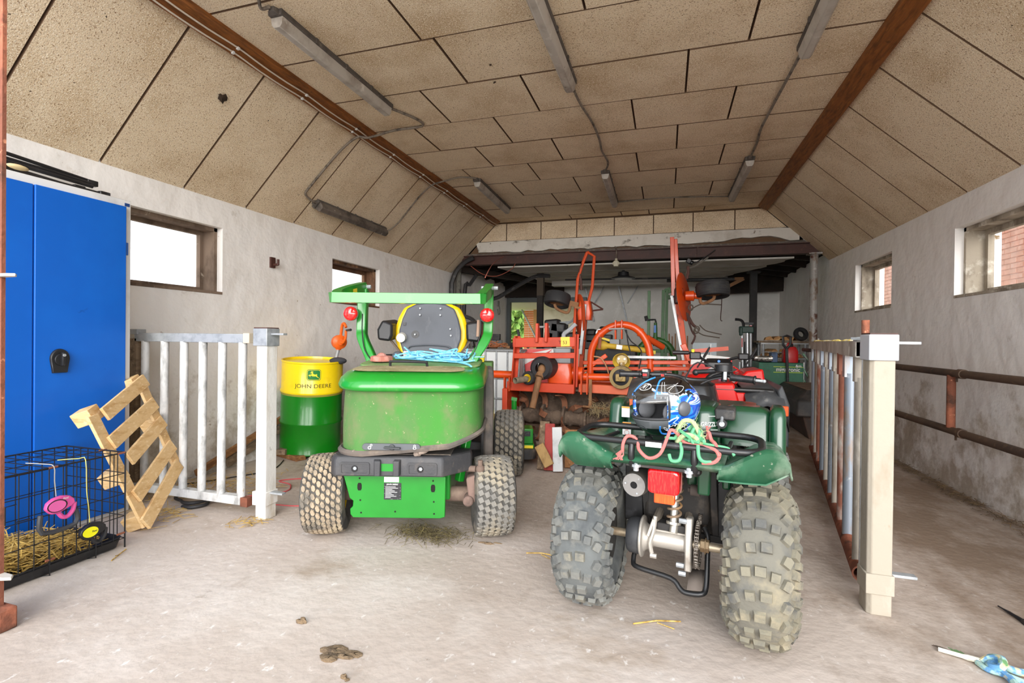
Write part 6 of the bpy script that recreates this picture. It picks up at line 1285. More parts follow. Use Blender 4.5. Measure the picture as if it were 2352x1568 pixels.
# tedder folded upright
def Q6(a, b, Y=6.6): return V((-1.03+(a-1346)*.00557, Y, 2.312-(b-578)*.00579+(a-1346)*.00025))  # a, b are image pixels, turned into a world point at depth Y
ted = thing('hay_tedder', 'orange hay tedder with both arms folded up under the steel beam', 'tedder', (-.45,6.7,0))
mb = MB(); mb.tube([Q6(1349,579),Q6(1340,600),Q6(1327,640),Q6(1323,700),Q6(1318,800)],.020,n=8); mb.tube([Q6(1349,579),Q6(1366,590),Q6(1362,660),Q6(1354,690)],.020,n=8); part('guard_tube', mb, M_or3, ted)
mb = MB(); mb.lathe([(0,-.012),(.27,-.008),(.28,.0),(.27,.008),(0,.018)],Q6(1333,722),(1,.42,.05),32); part('rotor_disc', mb, M_or3, ted)
mb = MB(); mb.loft([rrect(Q6(1347,718).x,6.58,.085,.10,.03,Q6(1347,735).z,3),rrect(Q6(1347,718).x,6.58,.095,.11,.03,Q6(1347,718).z,3),rrect(Q6(1347,718).x,6.58,.07,.09,.03,Q6(1347,692).z,3)]); g_ = part('rotor_gearbox', mb, M_or2, ted); mb = MB(); mb.lathe([(0,-.02),(.045,-.02),(.05,0),(0,.0)],Q6(1339,711)+V((0,-.11,0)),(0,-1,0),16); part('gearbox_cap', mb, M_pto, g_)
mb = MB(); mb.bar(Q6(1345,735),Q6(1336,872),.06,.07,up=(0,1,0)); part('arm', mb, M_or3, ted, .006)
mb = MB(); mb.bar(Q6(1350,700)+V((0,-.14,0)),Q6(1340,812)+V((0,-.14,0)),.04,.03,up=(0,1,0)); part('silver_strut', mb, M_silver, ted, .003)
mb = MB(); mb.bar(Q6(1325,705)+V((0,-.12,0)),Q6(1358,712)+V((0,-.1,0)),.02,.03); part('rusty_link', mb, M_rustw, ted)
c = Q6(1278,684); mb = MB(); mb.lathe(tyre_prof(.178,.165,.10,.9),c,(.12,.30,1),30,closed=True); w_ = part('wheel', mb, M_rtyre, ted); mb = MB(); mb.lathe([(.02,-.02),(.10,-.05),(.10,.05),(.02,.02)],c,(.12,.30,1),24,closed=True); part('rim', mb, M_rustw, w_)
mb = MB(); mb.tube([Q6(1271,694),Q6(1276,704),Q6(1290,712),Q6(1304,715),Q6(1309,703),Q6(1309,694)],.020,n=8,smooth=3); mb.bar(Q6(1309,694),Q6(1330,700),.06,.07); part('wheel_fork', mb, M_rustw, ted)
mb = MB(); mb.tube([Q6(1324,742),Q6(1308,756),Q6(1296,764),Q6(1294,772)],.03,n=8,smooth=3); part('grey_tube', mb, M_strapgrey, ted)
mb = MB(); mb.tube([Q6(1360,694),Q6(1388,712)],.012,n=6); mb.tube([Q6(1388,712),Q6(1360,714)],.012,n=6); mb.tube([Q6(1340,600),Q6(1331,620),Q6(1334,640),Q6(1336,665)],.018,n=8,smooth=3); part('tine_arm', mb, M_steelbrown, ted)
# right arm
mb = MB(); mb.bar(Q6(1541,562),Q6(1546,695),.05,.02,up=(0,1,0)); mb.bar(Q6(1546,690),Q6(1562,772),.055,.02,up=(0,1,0)); mb.bar(Q6(1543,566)+V((.03,.02,0)),Q6(1556,675)+V((0,.02,0)),.045,.02,up=(0,1,0)); part('guard_plate', mb, M_or2, ted, .004)
mb = MB(); mb.bar(Q6(1545,690)+V((-.02,-.03,0)),Q6(1576,872)+V((0,-.03,0)),.035,.03,up=(0,1,0)); mb.bar(Q6(1576,870)+V((0,-.03,0)),Q6(1566,882)+V((0,-.03,0)),.035,.03); part('silver_strut', mb, M_silver, ted, .003)
mb = MB(); mb.bar(Q6(1556,700),Q6(1580,880),.07,.08,up=(0,1,0)); part('arm', mb, M_or3, ted, .006)
mb = MB(); mb.box(Q6(1557,692),(.11,.16,.20)); part('rotor_gearbox', mb, mat('worn_red_black','#3a1c18',.5,layers=[('#a83c20',7,.55,.66,5,O3)]), ted, .02)
mb = MB(); mb.lathe([(0,-.01),(.30,-.006),(.31,.0),(.30,.006),(0,.012)],Q6(1568,694),(1,-.30,.12),32); part('rotor_disc', mb, M_or2, ted)
mb = MB(); mb.lathe([(0,0),(.06,.0),(.065,.10),(.04,.11),(.04,.19),(0,.19)],Q6(1571,692),(1,0,0),18); part('hub', mb, M_or2, ted)
c = Q6(1628,683); mb = MB(); mb.lathe(tyre_prof(.200,.18,.11,.93),c,(-.05,.16,1),34,closed=True); w_ = part('wheel', mb, M_rtyre, ted); mb = MB(); mb.lathe([(.02,-.02),(.11,-.05),(.11,.05),(.02,.02)],c,(-.05,.16,1),24,closed=True); part('rim', mb, M_rustw, w_)
mb = MB()
for o in (-.05,-.017,.017,.05): mb.lathe([(.199,o-.004),(.2015,o-.004),(.2015,o+.004),(.199,o+.004)],c,(-.05,.16,1),34,closed=True)
part('tyre_ribs', mb, mat('rib_rubber','#313134',.8), w_, kind='stuff')
mb = MB(); mb.tube([Q6(1632,695),Q6(1629,703),Q6(1612,710),Q6(1604,708),Q6(1602,698)],.020,n=8,smooth=3); mb.cyl(Q6(1583,692),Q6(1600,690),.025,n=8); part('wheel_fork', mb, M_rustw, ted)
def tine(p, pts):
    mb = MB(); mb.tube([p+V((.022*math.cos(t)*1.2,.01*t/6-.03,.035*math.sin(t))) for t in [2*PI*i/10 for i in range(30)]],.008,n=6); mb.tube([Q6(*q) for q in pts],.008,n=6,smooth=3); part('spring_tine', mb, mat('tine_steel','#5a5148',.6,.4), ted)
tine(Q6(1583,718), [(1583,722),(1600,713),(1615,712),(1646,715)]); tine(Q6(1597,765), [(1602,756),(1614,768),(1632,774),(1648,778)]); tine(Q6(1595,768), [(1597,770),(1610,778),(1628,782),(1644,785)])
mb = MB(); mb.tube([Q6(1574,655),Q6(1577,640),Q6(1576,628)],.018,n=8); mb.tube([Q6(1575,730),Q6(1586,752),Q6(1594,760)],.018,n=8,smooth=3); mb.tube([Q6(1573,728),Q6(1586,768),Q6(1593,780),Q6(1586,797)],.012,n=8,smooth=3); part('tine_arm', mb, M_steelbrown, ted)
mb = MB(); mb.bx(-1.25,.45,6.62,6.75,.55,.66); mb.bx(-.52,-.38,6.25,6.9,.45,.62); mb.bx(-1.15,-1.05,6.6,6.7,.0,.6); mb.bx(.2,.3,6.6,6.7,.0,.75); part('base_frame', mb, M_or2, ted, .008)
mb = MB(); mb.bar(Q6(1590,812),Q6(1662,808),.04,.05); mb.cyl(Q6(1540,842),Q6(1600,850),.045,n=12); part('draw_bar', mb, M_or2, ted)

# green machine with posts and hoop near the back wall
M_dkg = mat('dark_green_paint', '#2b5a24', .5, layers=[('#1f4319', 6, .5, .7, 5, O3), ('#6b4a34', 11, .68, .76, 5, O3)])
G7 = lambda a, b: V((-.253+(a-1490)*.00615, 7.6, 1.861-(b-670)*.0064+(a-1490)*.00025))  # image pixels a, b placed on a plane at one fixed depth
gm = thing('green_frame_machine', 'dark green machine with two tall posts and a hoop by the back wall', 'farm machine', (-.1,7.6,0))
mb = MB(); mb.bar(G7(1491,668),G7(1491,900),.04,.05,up=(0,1,0)); part('post', mb, M_dkg, gm, .004)
mb = MB(); mb.bar(G7(1524,668),G7(1522,900),.045,.05,up=(0,1,0)); part('post', mb, M_dkg, gm, .004)
mb = MB(); mb.bar(G7(1532,668),G7(1530,900),.04,.06,up=(0,1,0)); mb.bar(G7(1528,672),G7(1540,668),.05,.08); mb.cyl(G7(1537,685)+V((0,-.04,0)),G7(1537,685)+V((0,.04,0)),.03,n=12); part('post', mb, M_dkg, gm, .004)
mb = MB(); mb.tube([G7(1458,860),G7(1464,815),G7(1480,790),G7(1506,781),G7(1532,790),G7(1548,815),G7(1553,860)],.045,n=12,smooth=4); part('hoop', mb, M_dkg, gm)
mb = MB(); mb.bar(G7(1480,805),G7(1545,808),.04,.05); mb.bx(-.5,.3,7.4,7.9,.0,.35); part('cross_bar', mb, M_dkg, gm, .006)
mb = MB(); mb.cyl(G7(1507,795)+V((0,-.06,0)),G7(1507,742)+V((0,-.06,0)),.035,.022,n=12); jk = part('jack', mb, M_dkg, gm)
mb = MB(); mb.bar(G7(1506,765)+V((0,-.1,0)),G7(1506,748)+V((0,-.1,0)),.03,.006,up=(0,1,0)); part('jack_label', mb, mat('label_blue','#2f6db4',.5), jk)
mb = MB(); mb.tube([G7(1508,742)+V((0,-.06,0)),G7(1506,735)+V((0,-.06,0)),G7(1500,735)+V((0,-.06,0)),G7(1489,735)+V((0,-.06,0)),G7(1485,729)+V((0,-.06,0))],.013,n=8); mb.cyl(G7(1487,737)+V((0,-.06,0)),G7(1484,726)+V((0,-.06,0)),.025,n=8); part('crank_handle', mb, M_plblack, jk)
mb = MB(); mb.bar(G7(1496,809)+V((0,-.06,0)),G7(1508,810)+V((0,-.06,0)),.004,.05); part('yellow_plate', mb, M_ly, gm)
for i in range(6):
    a = 1538+i*7+(i>2)*6; mb = MB(); mb.cyl(G7(a,768+(i%2)*6),G7(a+1,830),.009,n=5); part('rake_tine', mb, M_rustw, gm)

# motor machine, crates and grey boxes behind the hoop
eng = thing('engine_unit', 'black engine with yellow frame behind the orange hoop', 'engine', (-1.0,7.0,0))
random.seed(17)
def blob(px, py, w, h, Y, m, nm='engine_block', bev=.015): 
    mb = MB(); c = Q6(px,py,Y); mb.box(c,(w,.2,h)); return part(nm, mb, m, eng, bev)
M_eng = mat('black_engine', '#1c1c1d', .5, layers=[('#3a3936', 9, .55, .7, 5, O3)])
blob(1380,757,.10,.10,7.05,M_eng,'air_filter',.03); blob(1370,778,.36,.12,7.05,M_eng); blob(1350,762,.14,.10,7.05,M_eng,'fuel_tank',.03); blob(1340,790,.30,.14,7.05,M_eng)
mb = MB(); c = Q6(1375,765,7.0); mb.cyl(c+V((0,-.11,0)),c+V((0,-.06,0)),.06,n=18); part('recoil_starter', mb, mat('chrome_starter','#8f8f8f',.3,.8), eng)
mb = MB(); mb.bar(Q6(1365,772,6.93),Q6(1420,790,6.93),.03,.03); mb.bar(Q6(1388,797,6.93),Q6(1452,800,6.93),.03,.03); part('yellow_frame', mb, M_ly, eng)
blob(1410,790,.13,.11,7.0,M_strapgrey,'grey_box',.01); blob(1408,830,.6,.42,7.2,M_eng,'lower_body',.03); mb = MB(); c = Q6(1390,860,7.1); mb.bx(-1.15,-.45,6.95,7.35,0,.45); part('engine_base', mb, M_eng, eng)
eng2 = thing('engine_unit', 'black engine hung with hoses beside the left black post', 'engine', (-1.55,7.6,0))
K7 = lambda a, b: S(a,b,7.4)
mb = MB()
for (a,b,w,h) in ((1272,760,.22,.30),(1285,757,.24,.16),(1265,790,.16,.36),(1300,768,.10,.14),(1318,775,.22,.10)): mb.box(K7(a,b),(w,.25,h),ry=random.uniform(-.2,.2))
part('engine_block', mb, M_eng, eng2, .03)
mb = MB(); mb.bx(-1.95,-1.5,7.2,7.6,0,.95); part('stand', mb, M_eng, eng2, .02)
mb = MB(); mb.tube([K7(1256,745),K7(1290,745),K7(1318,744)],.014,n=6); mb.tube([K7(1290,765),K7(1300,750),K7(1315,742),K7(1322,730)],.02,n=6,smooth=3); part('exhaust_tube', mb, M_strapgrey, eng2)
mb = MB(); mb.bx(-1.55,-1.25,6.75,7.05,.0,1.02); solo('metal_crate', mb, M_strapgrey, 'light grey metal box standing behind the tiller frame', 'box', bevel=.01)
# warning boards
M_wbr = mat('warning_red', '#d5201c', .45, layers=[('#b01a18', 6, .5, .7, 4, O3)])
def warn(P0_, ux, uz, w, h, label, ph):
    ux, uz = V(ux).normalized(), V(uz).normalized(); n = ux.cross(uz); T = thing('warning_board', label, 'sign', P0_)
    f = lambda a, b, t=0: V(P0_)+ux*a+uz*b+n*t
    mb = MB(); mb.prism([(0,0),(w,0),(w,h),(0,h)], lambda a,b: f(a,b,-.006), lambda a,b: f(a,b,.006)); part('panel', mb, M_white, T, .003)
    k = 0
    for i in range(-3,8,2):
        s0 = ph+i*.14; poly = [(0,s0),(w,s0+w),(w,s0+w+.14),(0,s0+.14)]; 
        cl = []
        for (a,b) in poly: cl.append((a,min(max(b,.003),h-.003)))
        if max(c[1] for c in cl)-min(c[1] for c in cl) < .01: continue
        mb = MB(); mb.prism(cl, lambda a,b: f(a,b,.0065), lambda a,b: f(a,b,.0075)); part('red_stripe', mb, M_wbr, T)
        mb = MB(); mb.prism(cl, lambda a,b: f(a,b,-.0065), lambda a,b: f(a,b,-.0075)); part('red_stripe', mb, M_wbr, T)
    for (a,b) in ((.03,h-.04),(w-.03,h-.04),(.03,.05)):
        mb = MB(); mb.cyl(f(a,b,-.012),f(a,b,.012),.010,n=8); part('screw', mb, M_galv, T)
    return T
warn((-1.80,6.55,.52), (1,.15,.02), (-.18,.1,1), .42, .50, 'red and white striped warning board seen through the tiller frame', .0)
warn((.24,5.72,.56), (1,.1,-.10), (.06,.15,1), .42, .46, 'red and white striped warning board behind the red quad', .05)
# pale cloth sack / plastic sheet behind the boards
mb = MB(); mb.bx(.38,.72,7.95,8.0,.5,1.12); solo('plastic_sheet', mb, mat('pale_blue_plastic','#b9c6cc',.5), 'pale blue plastic panel standing behind the red quad', 'panel', bevel=.004)
mb = MB(); mb.bx(.62,.645,7.90,7.93,.0,1.1); solo('metal_strip', mb, M_silver, 'upright zinc strip in front of the pale plastic panel', 'strip')
# red quad bike further back
rq = thing('quad_bike', 'red and black quad bike parked behind the green quad', 'quad bike', (.33,4.45,0))
M_rq = mat('quad_red', '#c81410', .3, coat=.5, layers=[('#c81512', 3, .5, .7, 4, O3)]); M_gplas = mat('grey_fender_plastic', '#3d3f42', .5, layers=[('#55585b', 5, .5, .7, 5, O3), ('#6d6b67', 12, .64, .76, 5, O3)])
for x0, x1, s in ((-.30,.0,-1),(.55,.83,1)):
    rg = []
    for y, z in ((3.88,.66),(3.90,.74),(4.05,.80),(4.35,.82),(4.65,.78),(4.80,.66)):
        o = .0; rg.append([V((x0,y,z-(.12 if s < 0 else .0))),V((x0+.03*(s<0),y,z)),V(((x0+x1)/2,y,z+.035)),V((x1-.03*(s>0),y,z)),V((x1,y,z-(.14 if s > 0 else .0)))])
    mb = MB(); mb.loft(rg, cap=False, closed=False); o = part('rear_fender', mb, M_gplas, rq, sharp=60); so = o.modifiers.new('t','SOLIDIFY'); so.thickness = .01
    mb = MB(); mb.bx(x0+.01 if s < 0 else x1-.10, x0+.10 if s < 0 else x1-.01, 3.86,3.90,.63,.70); part('reflector', mb, mat('orange_reflector','#f0622a',.25,coat=.4), rq, .006)
mb = MB(); mb.prism([(.80,.42),(.835,.40),(.84,.70),(.79,.84),(.76,.80),(.79,.66)], lambda a,b: (a,3.92,b), lambda a,b: (a-.02,4.75,b+.02)); part('side_fender', mb, M_gplas, rq, .01)
mb = MB(); mb.prism([(.52,.80),(.76,.80),(.74,.93),(.62,.91)], lambda a,b: (a,4.35,b), lambda a,b: (a,4.75,b+.0)); mb.bx(.0,.56,3.96,4.0,.62,.78); mb.prism([(.05,.70),(.52,.70),(.48,.84),(.10,.82)], lambda a,b: (a,3.95,b), lambda a,b: (a,4.35,b+.02)); part('red_bodywork', mb, M_rq, rq, .015)
mb = MB(); mb.loft([rrect(.28,5.0,.24,.36,.1,.56,4),rrect(.28,5.0,.23,.34,.1,.74,4),rrect(.36,4.98,.17,.24,.09,.84,4),rrect(.38,4.98,.09,.12,.05,.865,4)]); part('front_bodywork', mb, M_rq, rq)
mb = MB(); mb.prism([(-.16,.66),(.12,.66),(.05,.86),(-.05,.83)], lambda a,b: (a,4.6,b), lambda a,b: (a,4.9,b)); part('left_bodywork', mb, M_rq, rq, .015); mb = MB(); mb.bx(-.05,.02,4.585,4.598,.70,.80); part('warning_label', mb, M_white, rq)
mb = MB(); mb.loft([rrect(.43,4.42,.12,.30,.08,.66,4),rrect(.43,4.42,.13,.32,.09,.75,4),rrect(.43,4.45,.11,.28,.08,.80,4),rrect(.43,4.47,.06,.2,.05,.815,4)]); part('seat', mb, mat('black_seat','#18191b',.4), rq)
mb = MB(); mb.tube([(.00,3.97,.80),(.66,3.97,.79),(.73,3.99,.785),(.74,4.12,.79)],.020,n=10,smooth=2); mb.tube([(.0,3.93,.70),(.42,3.93,.70),(.45,3.98,.71)],.014,n=8); mb.cyl((.30,3.97,.79),(.30,4.1,.70),.014,n=8); mb.cyl((.64,3.96,.79),(.64,3.96,.74),.014,n=8); part('rear_rack', mb, M_rackp, rq)
mb = MB(); mb.tube([(.10,3.80,.66),(.22,3.82,.70),(.27,3.84,.80),(.30,3.86,.88),(.36,3.88,.91),(.46,3.90,.905)],.022,n=10,smooth=4); part('grab_bar', mb, M_rackp, rq)
mb = MB(); mb.prism([(.02,.74),(.22,.76),(.24,.84),(.05,.86)], lambda a,b: (a,3.90,b), lambda a,b: (a,4.02,b)); part('tail_cover', mb, mat('grey_cover','#5a5c60',.5), rq, .012)
mb = MB(); mb.tube([(.08,4.88,1.035),(.25,4.92,1.03),(.36,4.98,.96),(.50,4.98,.95),(.62,4.94,1.0),(.88,4.88,1.0)],.013,n=8,smooth=3); hb2 = part('handlebar', mb, M_rackp, rq)
mb = MB(); mb.lathe([(0,0),(.02,0),(.018,.14),(0,.14)],(.06,4.87,1.037),(1,.12,0),12); part('grip', mb, M_plblack, hb2)
mb = MB(); mb.lathe([(0,0),(.024,0)]+[(.022+.003*(k%2),.012*k) for k in range(1,13)]+[(0,.15)],(.90,4.87,1.0),(-1,.12,0),14); part('grip', mb, mat('studded_grip','#4a4743',.35,.6,layers=[('#a09a92',40,.52,.6,2,O3)]), hb2)
mb = MB(); mb.box((.26,4.92,1.01),(.10,.06,.07)); mb.box((.67,4.92,1.01),(.09,.06,.06)); part('switch_box', mb, M_plblack, hb2, .012)
mb = MB(); mb.cyl((.24,4.91,1.04),(.24,4.91,1.07),.015,n=10); part('yellow_switch', mb, M_ly, hb2)
mb = MB(); mb.loft([rrect(.46,4.92,.11,.06,.03,.91,3),rrect(.46,4.94,.12,.07,.04,.95,3),rrect(.46,4.98,.09,.05,.03,.985,3)]); ds = part('dashboard', mb, M_plblack, rq); mb = MB(); mb.cyl((.46,4.86,.965),(.46,4.88,.965),.012,n=10); part('blue_button', mb, mat('button_blue','#2f7fd0',.3), ds)
for x in (.33,.72):
    mb = MB(); mb.tube([(x,4.9,1.0),(x+.05,4.86,1.09),(x+.02,4.88,1.02),(x-.05,4.93,.9)],.007,n=6,smooth=4); part('control_cable', mb, M_hose, rq)
mb = MB(); mb.tube([(.585+.018*math.cos(t),4.72+.018*math.sin(t),.80+.008*t) for t in [2*PI*i/10 for i in range(26)]],.006,n=6); part('red_spring', mb, mat('spring_red','#c8181a',.4), rq)
for x in (-.16,.69):
    for y in (4.25,4.93): wheel(rq, (x,y,.28), .275, .22, .14, .8, [(2*PI*i/20,o,.04,.04,0,4) for i in range(20) for o in (-.07,0,.07)], .012, M_rim, M_rtyre, M_rtyre)
mb = MB(); mb.bx(.05,.55,4.1,5.2,.3,.66); part('chassis', mb, M_eng, rq, .03)
# ---------------------------------------------------------------- fluorescent lamps, cables
M_lbase = mat('grimy_lamp_body', '#57504a', .8, layers=[('#3d3733', 9, .5, .68, 6, O3), ('#7d746a', 14, .6, .72, 5, O3)])
M_lcov = mat('dusty_lamp_cover', '#b3aca2', .6, layers=[('#8d8277', 5, .46, .66, 6, O3), ('#d8d3ca', 7, .60, .74, 5, O3), ('#6c6057', 20, .68, .76, 5, O3)])
def lamp(p0, p1, label, up=(0,0,1), w=.10, cov=None, group='fluorescent lamps'):
    p0, p1 = V(p0), V(p1); d = (p1-p0).normalized(); u = V(up); r = d.cross(u).normalized()
    T = thing('ceiling_lamp', label, 'lamp', (p0+p1)/2)
    f = lambda a, b, t: p0+d*t+r*a+u*b; L_ = (p1-p0).length
    mb = MB(); sec = [(-w*.5,0),(w*.5,0),(w*.5,-.03),(w*.42,-.038),(-w*.42,-.038),(-w*.5,-.03)]
    mb.prism(sec, lambda a,b: f(a,b,0), lambda a,b: f(a,b,L_)); part('housing', mb, M_lbase, T, .003)
    mb = MB(); sec = [(-w*.46,-.038),(w*.46,-.038),(w*.36,-.085),(w*.22,-.10),(-w*.22,-.10),(-w*.36,-.085)]
    mb.prism(sec, lambda a,b: f(a,b,.015), lambda a,b: f(a,b,L_-.015)); part('cover', mb, cov or M_lcov, T, .004)
    for k in (.0, L_):
        mb = MB(); s = -1 if k == 0 else 1; mb.prism([(-w*.3,0),(w*.3,0),(w*.3,-.04),(-w*.3,-.04)], lambda a,b: f(a,b,k), lambda a,b: f(a*.6,b*.7,k+s*.03)); part('end_gland', mb, M_lbase, T, .003)
    for k in (.25,.5,.75):
        for s in (-1,1):
            mb = MB(); a0, b0 = f(s*w*.5,-.02,L_*k-.012), f(s*w*.5,-.02,L_*k+.012); mb.bar(a0,b0,.012,.035,up=u); part('clip', mb, M_lbase, T)
zc = ZC
lamp((-2.275,2.44,zc),(-2.275,3.72,zc),'long grimy strip lamp beside the left purlin, nearest of its row')
lamp((-.735,2.40,zc),(-.72,3.75,zc),'long grimy strip lamp in the middle of the ceiling, cut by the top edge')
lamp((.845,2.45,zc),(.855,3.73,zc),'grimy strip lamp close to the right purlin, cut by the top edge')
lamp((-2.25,5.72,zc),(-2.30,7.12,zc),'far strip lamp beside the left purlin near the end boards')
lamp((-.70,5.83,zc),(-.72,7.17,zc),'far strip lamp in the middle of the ceiling')
lamp((.83,5.80,zc),(.82,7.27,zc),'far strip lamp close to the right purlin')
nL = V((.835,0,-.84)).normalized(); sl = lambda k, y: V((XL+.84*k, y, ZE+.835*k))
lamp(sl(.26,4.20)+nL*.0, sl(.255,5.48), 'dark cobwebbed strip lamp mounted on the left ceiling slope', up=-nL, cov=mat('dark_lamp_cover','#6d635a',.7,layers=[('#3f3833',6,.45,.62,6,O3),('#c9c4ba',7,.64,.72,4,O3)]))
M_cab = mat('dusty_cable', '#7d7266', .85, layers=[('#453d36', 14, .5, .66, 5, O3)]); M_wcab = mat('white_cable', '#cfc4b4', .7)
def cable(name, label, pts, r, m, cat='cable', sm=5, group=None):
    mb = MB(); mb.tube(pts, r, n=6, smooth=sm); return solo(name, mb, m, label, cat, group)
z = zc-.012
cable('ceiling_cable', 'dusty cable between the two middle strip lamps', [(-.72,3.79,z),(-.70,4.1,z-.01),(-.66,4.5,z),(-.64,4.85,z-.02),(-.66,5.2,z),(-.63,5.5,z-.02),(-.69,5.8,z)], .011, M_cab)
cable('ceiling_cable', 'dusty cable between the two right strip lamps', [(.85,3.76,z),(.83,4.1,z-.015),(.82,4.6,z),(.80,5.0,z-.02),(.83,5.4,z),(.83,5.78,z)], .012, M_cab)
cable('ceiling_cable', 'cable from the nearest left lamp over the purlin to the slope lamp', [(-2.27,3.76,z),(-2.16,4.0,z),(-2.18,4.15,z),(-2.45,4.12,z-.02),(-2.70,4.08,zc-.09),(-2.80,4.04,zc-.09),tuple(sl(.75,4.02)+nL*.012),tuple(sl(.4,4.0)+nL*.012),tuple(sl(.30,4.02)+nL*.012),tuple(sl(.27,4.18)+nL*.03)], .011, M_cab, sm=4)
cable('ceiling_cable', 'cable from the slope lamp over the purlin to the far left lamp', [tuple(sl(.26,5.52)+nL*.03),tuple(sl(.4,5.62)+nL*.012),tuple(sl(.75,5.6)+nL*.012),(-2.80,5.58,zc-.09),(-2.68,5.55,zc-.07),(-2.45,5.6,z),(-2.3,5.64,z),(-2.25,5.69,z)], .010, M_cab, sm=4)
cable('ceiling_cable', 'thin sagging cable between the far middle and far right lamps', [(-.72,7.2,z),(-.3,7.15,z),(.2,7.17,z),(.81,7.3,z)], .008, M_cab)
cable('ceiling_cable', 'cable from the top end of the nearest left lamp', [(-2.275,2.40,z),(-2.30,2.36,z-.03),(-2.27,2.30,z),(-2.28,2.2,z)], .010, M_cab)
for i, (dx, dz) in enumerate(((.026,-.055),(-.016,-.076))):
    T = thing('purlin_cable', ('upper' if i == 0 else 'lower')+' white cable clipped along the left purlin', 'cable', (-2.765+dx,4.6,zc+dz))
    pts = []; y = 1.3; k = 0
    while y < 7.9: pts.append((-2.765+dx,y,zc+dz-.002-(.010 if k % 3 else 0))); y += .22; k += 1
    mb = MB(); mb.tube(pts,.0055,n=6,smooth=3); part('cable', mb, M_wcab, T)
    y = 1.3+.66
    while y < 7.9:
        mb = MB(); mb.box((-2.765+dx,y,zc+dz-.006),(.018,.016,.016)); part('clip', mb, M_white, T); y += .66
# sockets and small fittings around the beam
T = thing('hanging_socket', 'grey multi-way plug socket hanging on its cable from the lintel', 'socket', (-.76,7.9,2.30))
mb = MB(); mb.tube([(-.79,7.99,2.62),(-.765,7.93,2.58),(-.755,7.90,2.50),(-.76,7.90,2.42)],.009,n=6,smooth=3); part('cable', mb, M_cab, T)
mb = MB(); mb.cyl((-.76,7.9,2.42),(-.76,7.9,2.38),.022,n=10); mb.box((-.76,7.9,2.335),(.075,.07,.09)); part('socket_body', mb, mat('cream_plastic','#b8b29c',.6), T, .012)
for s in (-1,1):
    mb = MB(); mb.box((-.76+s*.042,7.9,2.34),(.022,.04,.045)); part('outlet', mb, MATS['cream_plastic'], T, .006)
T = thing('flood_lamp', 'black round floodlight hanging under the back ceiling', 'lamp', (-.72,8.8,2.2))
mb = MB(); mb.lathe([(.03,.10),(.09,.085),(.10,.02),(.20,-.01),(.205,-.025),(.17,-.03),(0,-.03)],(-.72,8.8,2.235),(0,0,1),28); part('shade', mb, M_black, T)
mb = MB(); mb.cyl((-.72,8.8,2.32),(-.72,8.8,2.36),.02,n=10); part('hanger', mb, M_black, T); mb = MB(); mb.cyl((-.72,8.8,2.20),(-.72,8.8,2.206),.15,n=28); part('lens', mb, mat('lamp_lens','#8b8b86',.3), T)
T = thing('hanging_plug', 'black plug coupling hanging from the steel beam by its cable', 'plug', (.33,7.9,2.32))
mb = MB(); mb.box((.31,7.88,2.335),(.07,.08,.07),ry=.6); mb.cyl((.33,7.88,2.32),(.37,7.88,2.30),.035,n=10); part('plug', mb, M_plblack, T, .01)
mb = MB(); mb.tube([(.37,7.88,2.31),(.44,7.90,2.33),(.62,7.94,2.45),(.68,7.95,2.50)],.008,n=6,smooth=3); part('cable', mb, M_hose, T)
cable('hanging_wire', 'grey wire with a cobwebbed hook hanging beside the right tedder arm', [(.58,7.94,2.39),(.40,7.8,2.25),(.30,7.7,2.2),(.27,7.6,2.1),(.25,7.4,1.95),(.24,7.2,1.75)], .014, mat('grey_wire','#77746e',.7))
cable('hanging_wire', 'thin red twine from the steel beam to the roll bar hinge', [(-2.62,7.93,2.52),(-2.55,7.4,2.38),(-2.0,5.6,2.02),(-1.17,3.15,1.56)], .004, mat('rust_twine','#8f4a38',.8), sm=2)
cable('hanging_wire', 'slack rust coloured wire loop under the left end of the beam', [(-3.2,7.9,2.38),(-3.0,7.95,2.24),(-2.75,7.95,2.20),(-2.5,7.95,2.30),(-2.42,7.95,2.40)], .006, MATS['rust_twine'])
# black ducts at the left wall end, bent pipe over the doorway
M_duct = mat('black_duct', '#2e2d2e', .5, layers=[('#6c6863', 7, .58, .72, 5, O3)])
cable('drain_hose', 'thick black hose curving down the end of the left wall', [(-3.15,7.9,2.52),(-3.32,7.9,2.44),(-3.46,7.9,2.30),(-3.54,7.9,2.12),(-3.55,7.9,2.0),(-3.55,7.9,1.2),(-3.55,7.9,.4)], .042, M_duct, 'hose', 6)
cable('drain_hose', 'short black hose end leaning beside the thick curved hose', [(-3.27,8.35,2.28),(-3.38,8.3,2.1),(-3.45,8.25,1.95),(-3.47,8.25,.02)], .035, M_duct, 'hose', 4)
mb = MB(); mb.cyl((-3.50,8.08,0),(-3.50,8.08,2.40),.05,n=12); solo('drain_pipe', mb, mat('mossy_pipe','#6d6a62',.9,layers=[('#45433e',20,.5,.66,5,O3)],bump=.4), 'mottled grey pipe standing between the two black hoses', 'pipe')
cable('bent_pipe', 'long bent black pipe from the roof over the doorway head', [(-2.05,8.9,2.30),(-2.3,8.95,2.31),(-2.55,9.0,2.22),(-3.0,9.1,2.0),(-3.15,9.1,1.93),(-3.3,9.1,1.92),(-3.5,9.1,2.02)], .04, M_duct, 'pipe', 5)
mb = MB(); mb.box((XL+.02,10.55,1.93),(.03,.10,.12)); mb.tube([(XL+.04,10.55,1.9),(XL+.05,10.6,1.75),(XL+.05,10.5,1.68),(XL+.05,10.42,1.8)],.012,n=6,smooth=3); solo('wall_socket', mb, mat('socket_grey','#8a8884',.6), 'grey wall socket with looped cord near the back doorway', 'socket')
